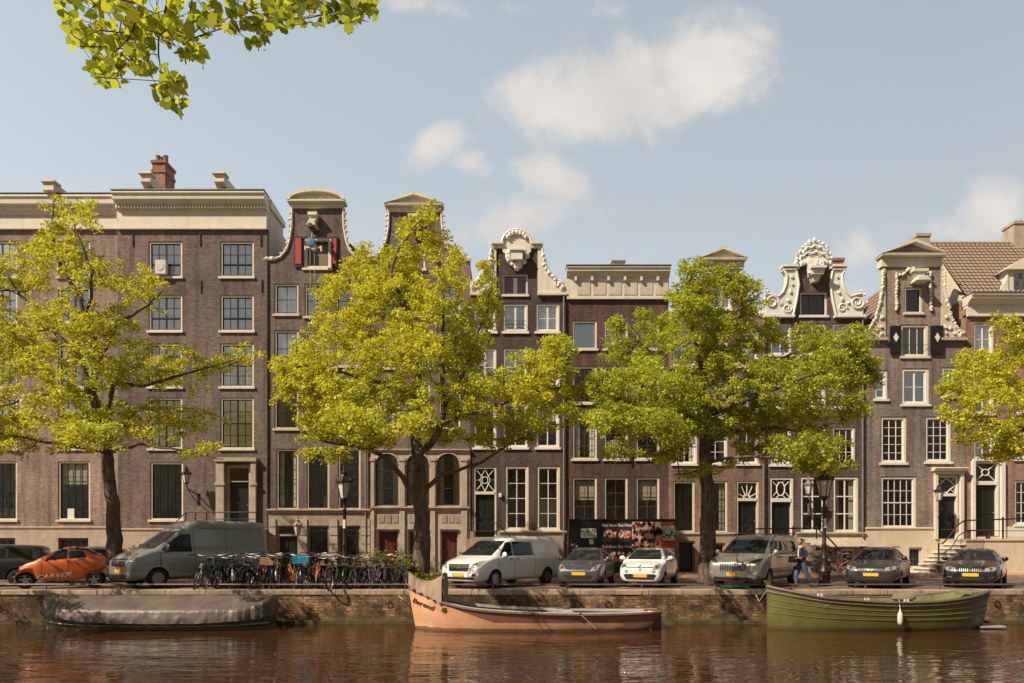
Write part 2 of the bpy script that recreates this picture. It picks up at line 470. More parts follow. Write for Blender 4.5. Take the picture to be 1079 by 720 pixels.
    def finish(s, depth=.4, side=11, back='interior', roof=True, eave=None, sidemat=None):
        mb = MB().use(s.mat)
        ol = s.outline
        if s.plinth: 
            zp = s.Z(s.plinth[0])
            ol = [(x, max(z,zp)) for x,z in ol]
        wall_with_holes(mb, ol, s.holes, s.yf, depth)
        zt = s.Z(eave) if eave is not None else max(z for x,z in s.outline)
        e = .004
        mb.use(sidemat or s.mat)
        mb.quad((s.x0+e,s.yf+depth,0),(s.x0+e,s.yf+side,0),(s.x0+e,s.yf+side,zt),(s.x0+e,s.yf+depth,zt))
        mb.quad((s.x1-e,s.yf+depth,0),(s.x1-e,s.yf+side,0),(s.x1-e,s.yf+side,zt),(s.x1-e,s.yf+depth,zt))
        mb.quad((s.x0+e,s.yf+side,0),(s.x1-e,s.yf+side,0),(s.x1-e,s.yf+side,zt),(s.x0+e,s.yf+side,zt))
        w = s.part('wall', mb)
        if getattr(s,'pipe',None):
            pm = MB(); xx = s.X(s.pipe[0]); pts=[(xx,s.yf-.12,s.Z(s.pipe[1])),(xx,s.yf-.12,.3)]; pm.tube(pts,.05,7)
            for zz in range(2,16,3): pm.lathe([(.065,zz),(.065,zz+.08)],8,(xx,s.yf-.12,0)) if zz < s.Z(s.pipe[1]) else None
            s.part('drainpipe', pm, M['lead'])
        zb = max(z for x,z in s.outline)
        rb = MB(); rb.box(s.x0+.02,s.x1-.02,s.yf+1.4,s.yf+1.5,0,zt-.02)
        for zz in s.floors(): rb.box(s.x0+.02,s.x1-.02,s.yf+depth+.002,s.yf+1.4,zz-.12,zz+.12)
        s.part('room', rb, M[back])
        if s.plinth:
            pm = MB(); zp = s.Z(s.plinth[0])
            wall_with_holes(pm, rect(s.x0,.0,s.x1,zp-.002), s.pholes, s.yf-s.plinth[2], depth, .26)
            s.part('plinth', pm, M[s.plinth[1]])
        return w
    def floors(s):
        return [s.Z(y) for y in getattr(s,'fl',(550,480,412,345,296))]
    def band(s, y0, y1, d0, mat, x0=None, x1=None, name='ledge', parent=None):
        a = s.X(x0) if x0 is not None else s.x0; b = s.X(x1) if x1 is not None else s.x1
        z1,z0 = s.Z(y0), s.Z(y1); h = z1-z0
        mb = MB(); mb.prism_x([(s.yf+.01,z0),(s.yf-d0*.45,z0),(s.yf-d0*.7,z0+h*.5),(s.yf-d0,z0+h*.65),(s.yf-d0,z1-.02),(s.yf-d0*.5,z1),(s.yf+.01,z1+.01)], a, b)
        return s.part(name, mb, M[mat], parent)
    def anchors(s, pts):
        for px,py in pts:
            mb = MB(); x,z = s.X(px), s.Z(py); mb.box(x-.025,x+.025,s.yf-.05,s.yf-.003,z-.32,z+.32); mb.box(x-.06,x+.06,s.yf-.04,s.yf-.004,z-.04,z+.04)
            s.part('wall_anchor', mb, M['black'])
    def gable_roof(s, eave_y, ridge_y, y0=.4, mat='tile', xc=None):
        zr,ze = s.Z(ridge_y), s.Z(eave_y); xc = s.X(xc) if xc else (s.x0+s.x1)/2
        mb = MB(); mb.prism_y([(s.x0+.01,ze),(s.x1-.01,ze),(xc,zr)], s.yf+y0, s.yf+11)
        return s.part('roof', mb, M[mat])
M['brass'] = paint('brass', (.5,.36,.12), .35, metal=1, var=.1)
# ================================================================== HOUSES
def carving(mb, pts, r=.09, ydepth=.09, y=None, n=1, jit=.5):
    """string of small carved lumps along points (x,z)"""
    for (x,z) in pts:
        for _ in range(n):
            rr = r*(.7+.6*rnd.random())
            mb.blob((x+rnd.uniform(-1,1)*r*jit, y-rnd.random()*.03, z+rnd.uniform(-1,1)*r*jit), (rr,ydepth,rr*(.8+.5*rnd.random())), 7, 5, .25)
def lerp_pts(pts, n):
    L = [0]
    for a,b in zip(pts,pts[1:]): L.append(L[-1]+math.hypot(b[0]-a[0],b[1]-a[1]))
    out = []
    for i in range(n):
        t = L[-1]*i/(n-1)
        for k in range(len(pts)-1):
            if t <= L[k+1]+1e-9:
                u = (t-L[k])/max(1e-9,L[k+1]-L[k]); out.append((pts[k][0]+(pts[k+1][0]-pts[k][0])*u, pts[k][1]+(pts[k+1][1]-pts[k][1])*u)); break
    return out
def scroll(mb, cx, cz, r, y0, y1, turns=1.6, w=.05, d=1, a0=0):
    pts = []
    for i in range(28):
        t = i/27; a = a0+d*turns*2*math.pi*t; q = r*(1-.82*t); pts.append(Vector((cx+q*math.cos(a),(y0+y1)/2,cz+q*math.sin(a))))
    mb.tube(pts, [w*(1-.4*i/27) for i in range(28)], 6)
def cornice(h, y0, y1, proj, mat, x0=None, x1=None, frieze=None, dentils=0, name='cornice', ret=True):
    """moulded top y0..y1 (px) projecting proj; frieze continues down to frieze px"""
    a = h.X(x0) if x0 is not None else h.x0; b = h.X(x1) if x1 is not None else h.x1
    z1,z0 = h.Z(y0), h.Z(y1); H = z1-z0; yf = h.yf
    mb = MB()
    prof = [(yf+.3,z0),(yf-proj*.30,z0),(yf-proj*.38,z0+H*.22),(yf-proj*.55,z0+H*.30),(yf-proj*.58,z0+H*.42),(yf-proj*.85,z0+H*.50),(yf-proj*.87,z0+H*.74),(yf-proj,z0+H*.86),(yf-proj,z1-.03),(yf-proj+.05,z1),(yf+.3,z1+.02)]
    mb.prism_x(prof, a-.02, b+.02)
    c = h.part(name, mb, M[mat], bevel=0)
    if frieze:
        zf = h.Z(frieze); f = MB(); f.box(a+.004,b-.004,yf-.10,yf+.28,zf,z0-.003)
        f.box(a,b,yf-.16,yf+.27,zf-.004,zf+.12); h.part('frieze', f, M[mat], c)
    if dentils:
        f = MB(); n = int((b-a)/dentils)
        for i in range(n):
            x = a+(b-a)*(i+.5)/n; f.box(x-dentils*.28,x+dentils*.28,yf-proj*.52,yf-proj*.30,z0+H*.02,z0+H*.215)
        h.part('dentil', f, M[mat], c)
    lm = MB(); lm.box(a-.05,b+.05,yf-proj-.03,yf+.32,z1+.022,z1+.07); h.part('gutter', lm, M['lead'], c)
    return c

# ---------------------------------------------------------------- far left: two plain brick blocks
def left_block():
    h = House('canal_house','wide pinkish brown brick house behind the leftmost tree, cream cornice, large windows',-150,124,38.85,M['brickL1'],
              [(-150,606),(124,606),(124,240),(-150,240)])
    h.plinth = (558,'stone',.08); h.fl = (553,480,413,355,297)
    for c0 in (-134,-97,-57,-16.5,21,61):
        pass
    for c0 in (-132,-72,-16,61):
        for (a,b,g) in ((254,292,'glassu'),(303,340,'glassu'),(362,408,'glassu'),(419,473,'glassu')):
            h.window((c0,a,c0+34,b),nx=4,ny=3,bars='dgreen',glass=g,midv=.07,curtain=('full','blind') if rnd.random()<.25 else (('half','curtain') if rnd.random()<.4 else None))
        h.window((c0,486,c0+34,548),nx=4,ny=4,bars='dgreen',mid=.5,curtain=('top','blind') if c0==61 else None)
        h.window((c0+1,567,c0+33,588),nx=4,ny=2,bars='wood',frame='wood',sill=None)
    h.band(555,559,.14,'stone')
    h.finish(eave=225)
    cornice(h,209.5,228,.55,'cream',frieze=242.5)
    r = MB(); y=h.yf
    r.prism_x([(y+.4,19.2),(y+5,21.55),(y+11,19.2)], h.x0, h.x1-.3); h.part('roof', r, M['tile'])
    # hoist beam housing poking over the cornice
    for px in (60,):
        x = h.X(px); hb = MB(); hb.prism_x([(y-.75,19.95),(y-.75,20.35),(y+3.5,20.55),(y+3.5,19.6),(y-.2,19.72)], x-.28, x+.28)
        hb.box(x-.36,x+.36,y-.85,y-.2,20.352,20.45); h.part('hoist_beam_cover', hb, M['cream'])
    b = MB(); b.box(h.X(-80),h.X(-78),0,1,0,1)
    # small flag-shaped notice in ground window
    n = MB(); n.box(h.X(70),h.X(77),y+.10,y+.112,h.Z(547.5),h.Z(536)); h.part('window_notice', n, M['white'])
    return h
def left_block2():
    h = House('canal_house','purple brown brick house with cream cornice, tall chimney and stone door frame',124,281.5,38.6,M['brickL2'],
              [(124,606),(281.5,606),(281.5,241),(124,241)])
    h.plinth = (560,'stone',.08); h.fl = (554,480,414,355,300)
    for i,(a,b) in enumerate(((254.5,292),(311,349),(362,408),(419,473))):
        for j,c0 in enumerate((156.5,232)):
            h.window((c0,a,c0+35.5,b),nx=4,ny=3 if b-a<45 else 4,bars='dgreen',glass='glassu',midv=.08,mid=.36 if i<2 else .5,
                     curtain=('full','curtain') if i<2 else (('half','blind') if (i==3 and j==1) else None))
    h.window((158,487,193,548),nx=4,ny=4,bars='dgreen',mid=.5)
    h.window((158,568,190,590),nx=3,ny=2,bars='wood',frame='wood',sill=None)
    h.door((238,508,265,552),transom=(490,507),frame='stone',fw=.16,panels=False)
    sr = MB(); x0,x1 = h.X(229),h.X(271); y=h.yf
    sr.box(x0,h.X(237.5),y-.22,y-.002,h.Z(560),h.Z(487)); sr.box(h.X(265.5),x1,y-.22,y-.002,h.Z(560),h.Z(487))
    sr.box(x0-.05,x1+.05,y-.30,y-.004,h.Z(487)+.002,h.Z(483)); sr.box(x0-.06,h.X(237.5)+.05,y-.27,y-.003,h.Z(512),h.Z(509)); sr.box(h.X(265.5)-.05,x1+.06,y-.27,y-.003,h.Z(512),h.Z(509))
    h.part('door_surround', sr, M['stone'], bevel=.01)
    h.band(557,561,.14,'stone',x0=124,x1=228); h.band(557.2,561,.14,'stone',x0=271.5,x1=281.4)
    h.finish(eave=226, sidemat=M['plasterw'])
    cornice(h,206.7,222,.62,'cream',frieze=242.5,dentils=.16)
    # raised right flank with raking cornice
    f = MB(); f.box(h.x1-.35,h.x1+.004,h.yf+.33,h.yf+2.7,14,h.Z(210)-.35); h.part('flank_wall', f, M['plasterw'])
    f = MB(); f.prism_x([(h.yf+.31,h.Z(210)-.345),(h.yf+2.75,h.Z(210)-.345),(h.yf+2.75,h.Z(210)-.05),(h.yf+.31,h.Z(207))], h.x1-.4,h.x1+.12); h.part('flank_cornice', f, M['cream'])
    h.anchors([(140,253),(211,253),(275,253),(212,302),(276,301),(140,302)])
    r = MB(); r.prism_x([(y+.4,19.3),(y+5,21.9),(y+11,19.3)], h.x0, h.x1-2.0); h.part('roof', r, M['tile'])
    r = MB(); 
    for i in range(38):
        px = h.x0+.1+i*.17
        r.blob((px,y+5,21.93),(.10,.12,.07),6,4)
    h.part('ridge_tiles', r, M['tile'])
    # chimney
    cy = y+4.2; s_ = cy/F
    cx0,cx1 = (160.5-539.5)*s_,(174-539.5)*s_; zb,zt = 20.4, EYE+(573-172)*s_
    c = MB(); c.box(cx0,cx1,cy,cy+1.2,zb,zt); c.box(cx0-.05,cx1+.05,cy-.05,cy+1.25,zt-.55,zt-.38); c.box(cx0-.07,cx1+.07,cy-.07,cy+1.27,zt+.001,zt+.16)
    ch = h.part('chimney', c, M['chim'])
    for i in range(3):
        p = MB(); x = cx0+(cx1-cx0)*(.2+.3*i); p.lathe([(.14,zt+.162),(.13,zt+.55),(.15,zt+.56),(.15,zt+.62),(.10,zt+.62)],10,(x,cy+.4+.2*(i%2),0)); h.part('chimney_pot', p, M['chim'], ch, smooth=True)
    for px in (161,237):
        x = h.X(px); hb = MB(); hb.prism_x([(y-.78,20.25),(y-.78,20.62),(y+3.5,20.75),(y+3.5,19.6),(y-.1,19.9)], x-.25, x+.25)
        hb.box(x-.34,x+.34,y-.9,y-.3,20.622,20.72); h.part('hoist_beam_cover', hb, M['cream'])
    a = MB(); a.box(h.X(166),h.X(177),y-.28,y+.04,h.Z(290.5),h.Z(276)); a.lathe([(.2,y-.285),(.2,y-.30),(.03,y-.30)],14,(h.X(171),0,h.Z(283)),'y')
    h.part('air_conditioner', a, M['plasterw'])
    # stoop
    st = MB(); zt = h.Z(552); st.box(h.X(222),h.X(278),y-1.3,y-.305,0,zt)
    for i in range(8): st.box(h.X(222)-.28*(i+1),h.X(222)-.28*i-.001,y-1.3,y-.305,0,zt-.19*(i+1)+.001)
    h.part('stoop', st, M['stoned'])
    rl = MB(); yy = y-1.25
    for px in (207,217,228): rl.tube([(h.X(px),yy,zt-.9 if px<220 else zt),(h.X(px),yy,h.Z(541))],.03,5)
    rl.tube([(h.X(197),yy,h.Z(551)),(h.X(207),yy,h.Z(541)),(h.X(279),yy,h.Z(541))],.03,5)
    rl.tube([(h.X(228),yy,h.Z(548)),(h.X(279),yy,h.Z(548))],.02,5)
    rl.tube([(h.X(279),yy,zt),(h.X(279),yy,h.Z(541))],.03,5)
    h.part('railing', rl, M['black'])
    # wall lantern on a bracket
    lantern_on_wall(h, 203, 496, 'black')
    return h
def lantern_body(mb, glassb, x, y, z, s=1.0, n=6):
    """hexagonal lantern, z = bottom of the glass"""
    glassb.lathe([(.11*s,z),(.20*s,z+.42*s)],n,(x,y,0))
    for k in range(n):
        t = 2*math.pi*(k+.5)/n
        mb.tube([(x+.115*s*math.cos(t),y+.115*s*math.sin(t),z),(x+.205*s*math.cos(t),y+.205*s*math.sin(t),z+.42*s)],.014*s,4)
    mb.lathe([(.13*s,z-.05*s),(.13*s,z)],n,(x,y,0)); mb.lathe([(.25*s,z+.42*s),(.26*s,z+.46*s),(.13*s,z+.60*s),(.10*s,z+.66*s),(.13*s,z+.70*s),(.05*s,z+.76*s),(.03*s,z+.9*s),(.001,z+.93*s)],n,(x,y,0))
    for k in range(n):
        t = 2*math.pi*(k+.5)/n; mb.blob((x+.23*s*math.cos(t),y+.23*s*math.sin(t),z+.50*s),(.03*s,.03*s,.05*s),5,4)
M['lampglass'] = paint('lantern_glass', (.62,.58,.50), .15, var=.1)
def lantern_on_wall(h, px, py, mat='black'):
    x = h.X(px); y = h.yf-.75; z = h.Z(py+14); mb = MB(); g = MB()
    lantern_body(mb, g, x, y, z, 1.0)
    mb.tube([(x,y,z-.05),(x+.05,y,z-.3),(x+.25,y+.1,z-.45),(x+.30,y+.72,z-.6)],.03,6)
    mb.tube([(x+.05,y,z-.3),(x+.2,y+.35,z-.75),(x+.30,y+.72,z-1.0)],.02,6)
    mb.box(x+.24,x+.36,h.yf-.04,h.yf-.003,z-1.1,z-.5)
    w = h.part('wall_lantern', mb, M[mat]); h.part('lantern_pane', g, M['lampglass'], w)

# ---------------------------------------------------------------- neck gables
def neck_trim(h, left, right, mat='cream'):
    for pts in (left,right):
        w = [(h.X(a),h.Z(b)) for a,b in pts]
        mb = MB(); mb.tube([(x,h.yf-.03,z) for x,z in lerp_pts(w,16)],.07,6)
        t = h.part('gable_edging', mb, M[mat], smooth=True)
        c = MB(); sgn = -1 if pts is left else 1
        for (x,z) in lerp_pts(w,11)[1:-1]: carving(c,[(x+sgn*.10,z)],.062,.07,h.yf-.02,2)
        x,z = w[-1]; carving(c, lerp_pts([(x-sgn*.0,z+.05),(x+sgn*.45,z+.02)],5), .085,.09,h.yf-.02,3)
        h.part('carved_garland', c, M[mat], t, smooth=True)
def pediment_tri(h, x0, x1, ytop, ybase, yband, proj=.3, mat='cream', inner='cream'):
    a,b = h.X(x0),h.X(x1); zt,zb,zz = h.Z(ytop),h.Z(ybase),h.Z(yband); m = (a+b)/2; y=h.yf
    mb = MB(); mb.prism_y([(a+.1,zz),(b-.1,zz),(b-.1,zb),(a+.1,zb)], y-.10, y+.4)
    mb.prism_x([(y-proj,zb),(y+.4,zb),(y+.4,zb+.12),(y-proj-.03,zb+.12)], a, b)
    p = h.part('pediment', mb, M[mat], bevel=.01)
    t = MB(); t.prism_y([(a+.15,zb+.122),(b-.15,zb+.122),(m,zt-.1)], y-.08, y+.35); h.part('tympanum', t, M[inner], p)
    r = MB()
    for (q0,q1) in ((a-.03,m),(b+.03,m)):
        sg = 1 if q0 < q1 else -1
        r.prism_y([(q0,zb+.10),(q0+sg*.12,zb+.125),(m,zt-.13),(m,zt+.04)] if sg>0 else [(m,zt+.04),(m,zt-.13),(q0+sg*.12,zb+.125),(q0,zb+.10)], y-proj-.05+(0 if sg>0 else .003), y+.4)
    h.part('raking_cornice', r, M[mat], p)
def hoist_hood(h, px, y0, y1, mat='cream', w=5, beam=True):
    x = h.X(px); z1,z0 = h.Z(y0),h.Z(y1); H = z1-z0; y=h.yf; k=w*.05
    mb = MB(); mb.box(x-k,x+k,y-.45,y+.02,z0+H*.78,z1); mb.prism_y([(x-k*.9,z0+H*.779),(x-k*.5,z0+H*.4),(x-k*.55,z0+H*.35),(x+k*.55,z0+H*.35),(x+k*.5,z0+H*.4),(x+k*.9,z0+H*.779)],y-.35,y)
    mb.prism_y([(x-k*.55,z0+H*.349),(x-k*.9,z0+H*.05),(x-k*.9,z0),(x+k*.9,z0),(x+k*.9,z0+H*.05),(x+k*.55,z0+H*.349)],y-.7,y-.002)
    hd = h.part('hoist_hood', mb, M[mat], bevel=.015)
    if beam:
        b = MB(); b.box(x-.09,x+.09,y-.95,y-.1,z0-.2,z0-.003); b.tube([(x,y-.85,z0-.2),(x,y-.85,z0-.36)],.025,5); h.part('hoist_beam', b, M['wood'], hd)

def house_A():
    h = House('canal_house','dark taupe neck gable house with round cream pediment and red attic shutters',281.5,391,38.7,M['brickA'],
        [(281.5,606),(391,606),(391,276),(384,275),(375,271),(368.5,264),(365,254),(362.5,240),(362,217),(308,217),(307.5,240),(305.5,254),(302,264),(296,271),(288,275),(281.5,276)])
    h.plinth = (539,'stoned',.06); h.fl = (545,462,394,341,292); h.pipe=(386,278)
    h.window((320,250,349,283),nx=1,ny=1,glass=None,sill='cream',fw=.14,bars='cream',noh=False,name='attic_opening')
    for side,(a,b) in enumerate(((310.5,319),(350,356))):
        m = MB(); m.box(h.X(a),h.X(b),h.yf-.10,h.yf-.03,h.Z(282),h.Z(250)); s_ = h.part('shutter', m, M['black'])
        m = MB(); m.box(h.X(a)+.07,h.X(b)-.05,h.yf-.125,h.yf-.101,h.Z(279),h.Z(252)); h.part('shutter_panel', m, M['redpaint'], s_)
    cur = [('left','curtain'),None,None]
    for i,(a,b,c) in enumerate((((289,314.5,331.5),(321,346.5,334),(353.5,379,334)),((289,314.5,386),(321,346.5,386),(353.5,379,386)),((289,314.5,452),(321,346.5,452),(353.5,379,452)))):
        y0 = (299,348,402)[i]
        for j,(x0,x1,yb) in enumerate((a,b,c)):
            h.window((x0,y0,x1,yb),nx=2,ny=2 if i<2 else 3,bars='dgreen',glass='glassu' if i<2 else 'glass',frame='creamd',sill='creamd',
                     curtain=('full','curtain') if (i,j) in ((0,0),(1,0)) else (('full','blind') if (i,j)==(2,0) else None))
    for j,(x0,x1) in enumerate(((291,314.5),(323,347),(356,380))):
        h.window((x0,473,x1,537),nx=2,ny=4 if j==0 else 3,bars='dgreen',sill=None,curtain=('sides','curtain') if j==0 else None,frame='creamd')
    h.door((292,565,315,600),mat='dgreen',transom=(554,563),frame='stoned')
    for (x0,x1) in ((325,347),(357,380)):
        h.window((x0,554,x1,598),nx=2,ny=2,bars='black',frame='stoned',sill=None)
        g = MB(); 
        for i in range(7): xx = h.X(x0+2)+(h.X(x1-2)-h.X(x0+2))*i/6; g.tube([(xx,h.yf-.02,h.Z(597)),(xx,h.yf-.02,h.Z(560))],.013,4)
        for i in range(6):
            xx = h.X(x0+2)+(h.X(x1-2)-h.X(x0+2))*(i+.5)/6
            g.tube([(xx+.07*math.cos(t),h.yf-.03,h.Z(561)+.07*math.sin(t)) for t in [k*math.pi/4 for k in range(9)]],.012,4,False)
        g.tube([(h.X(x0),h.yf-.02,h.Z(565)),(h.X(x1),h.yf-.02,h.Z(565))],.015,4); h.part('window_grille', g, M['black'])
    h.band(536.5,541,.22,'stone')
    # rusticated pier joints
    for (a,b) in ((284,291),(316,324),(348,356),(381,390)):
        m = MB()
        for i in range(6): z = h.Z(600-9*i); m.box(h.X(a),h.X(b),h.yf-.12,h.yf-.061,z,z+.40)
        h.part('rusticated_pier', m, M['stone'])
    h.finish(eave=277)
    h.gable_roof(277,222)
    neck_trim(h,[(308,219),(307.5,240),(305.5,254),(302,264),(296,271),(288,274)],[(362,219),(362.5,240),(365,254),(368.5,264),(375,271),(383,274)])
    # segmental pediment
    a,b = h.X(304),h.X(364.5); m = (a+b)/2; zb,zt = h.Z(215),h.Z(201.7); y=h.yf
    arc = lambda r_,e=0,hh=0: [(m+(b-m-e)*math.cos(t)*1.0, zb+.10+(zt-zb-.1-hh)*math.sin(t)) for t in [math.pi*i/16 for i in range(17)]]
    p = MB(); p.box(a+.15,b-.15,y-.1,y+.4,h.Z(220),zb-.001); p.box(a,b,y-.34,y+.4,zb,zb+.10)
    pe = h.part('pediment', p, M['cream'], bevel=.01)
    t = MB(); t.prism_y(arc(0,.15,.12), y-.08, y+.35); h.part('tympanum', t, M['cream'], pe)
    t = MB(); A,B = arc(0,0,0),arc(0,.16,.16)
    n = len(A)
    for yy in (0,): 
        vs = [(x,y-.36,z) for x,z in A]+[(x,y-.36,z) for x,z in B]+[(x,y+.4,z) for x,z in A]+[(x,y+.4,z) for x,z in B]
        t.add(vs,[(i,i+1,i+1+n,i+n) for i in range(n-1)]+[(i,i+1,i+1+2*n,i+2*n) for i in range(n-1)]+[(i+n,i+1+n,i+1+3*n,i+3*n) for i in range(n-1)])
    h.part('arched_cornice', t, M['cream'], pe, smooth=True)
    t = MB()
    for sg in (-1,1):
        scroll(t,m+sg*.38,zb+.32,.15,y-.10,y-.10,1.3,.035,sg); scroll(t,m+sg*.72,zb+.25,.11,y-.10,y-.10,1.2,.03,-sg)
        t.tube([(m+sg*.05,y-.1,zb+.22),(m+sg*.5,y-.1,zb+.42),(m+sg*1.0,y-.1,zb+.22)],.03,5)
    h.part('scrollwork', t, M['white'], pe, smooth=True)
    hoist_hood(h,331.5,227,243)
    # wall lamp between ground doors
    lantern_on_wall(h,318,549,'stoned')
    return h
def house_B():
    h = House('canal_house','grey brown neck gable house with triangular pediment above an arcade of arched stone windows',391,495.5,38.7,M['brickB'],
        [(391,606),(495.5,606),(495.5,276),(487,275),(479,271),(473,264),(469,254),(466,240),(465,220),(410,220),(409.5,240),(407,254),(403,264),(397,272),(391,275)])
    h.plinth = (476,'stone',.07); h.fl = (541,462,396,341,292)
    h.window((425,256,448,284),nx=2,ny=2,bars='dgreen',glass='glassu')
    for i,(y0,y1) in enumerate(((299,333),(348,388),(404,452))):
        for (x0,x1) in ((398,421),(430,453),(462,485)):
            h.window((x0,y0,x1,y1),nx=2,ny=2 if i<2 else 3,bars='dgreen',glass='glassu',curtain=('half','curtain') if rnd.random()<.5 else None)
    # stone arcade
    for (x0,x1) in ((396,420),(428.5,452.5),(460.5,484.5)):
        h.window((x0,478,x1,533),nx=1,ny=3,arch=12,bars='wood',frame='wood',sill=None,fw=.06,curtain=('full','blind') if 0 else ('sides','curtain'))
    for j,(x0,x1) in enumerate(((398,420),(430,452),(464,483))):
        h.door((x0,559,x1,600),mat='maroon',frame='stone',fw=.07)
        m = MB(); m.prism_y([(h.X(x0)-.05,h.Z(558)),(h.X(x1)+.05,h.Z(558)),((h.X(x0)+h.X(x1))/2,h.Z(553))],h.yf-.22,h.yf-.071); h.part('door_head', m, M['stone'])
        m = MB(); 
        for q in range(3):
            xa = h.X(x0)+.08+q*.36; m.box(xa,xa+.28,h.yf-.10,h.yf-.072,h.Z(551),h.Z(543))
        h.part('relief_panel', m, M['stoned'])
    for (a,b) in ((391.3,395),(421.5,427),(454,459),(486,492.5)):
        m = MB(); m.box(h.X(a),h.X(b),h.yf-.17,h.yf-.071,h.Z(604),h.Z(538)); m.box(h.X(a),h.X(b),h.yf-.17,h.yf-.071,h.Z(534),h.Z(484)); m.box(h.X(a)-.05,h.X(b)+.05,h.yf-.21,h.yf-.0715,h.Z(486.5),h.Z(483))
        m.box(h.X(a)-.04,h.X(b)+.04,h.yf-.2,h.yf-.0712,h.Z(604),h.Z(598))
        h.part('pilaster', m, M['stone'], bevel=.012)
    for (x0,x1) in ((396,420),(428.5,452.5),(460.5,484.5)):   # archivolts
        mx = (h.X(x0)+h.X(x1))/2; w = (h.X(x1)-h.X(x0))/2+.04; zc = h.Z(490)
        m = MB(); m.tube([(mx+w*math.cos(t),h.yf-.09,zc+.62*math.sin(t)) for t in [math.pi*i/12 for i in range(13)]],.055,5); h.part('archivolt', m, M['stone'], smooth=True)
    h.band(534.2,538,.26,'stone',name='ledge'); h.band(473.5,477.5,.22,'stone',name='ledge')
    h.finish(eave=278); h.gable_roof(278,225)
    neck_trim(h,[(410,222),(409.5,240),(407,254),(403,264),(397,271)],[(465,222),(466,240),(469,254),(473,264),(479,270),(486,274)])
    pediment_tri(h,406,467,205.5,219,224)
    hoist_hood(h,436,229,245)
    m = MB(); m.box(h.X(482),h.X(492.5),h.yf-.1,h.yf+.3,h.Z(276),h.Z(270)); carving(m,[(h.X(484+2*i),h.Z(269)) for i in range(4)],.11,.1,h.yf,2); h.part('carved_block', m, M['creamd'], smooth=True)
    h.anchors([(422,235),(453,235)])
    return h
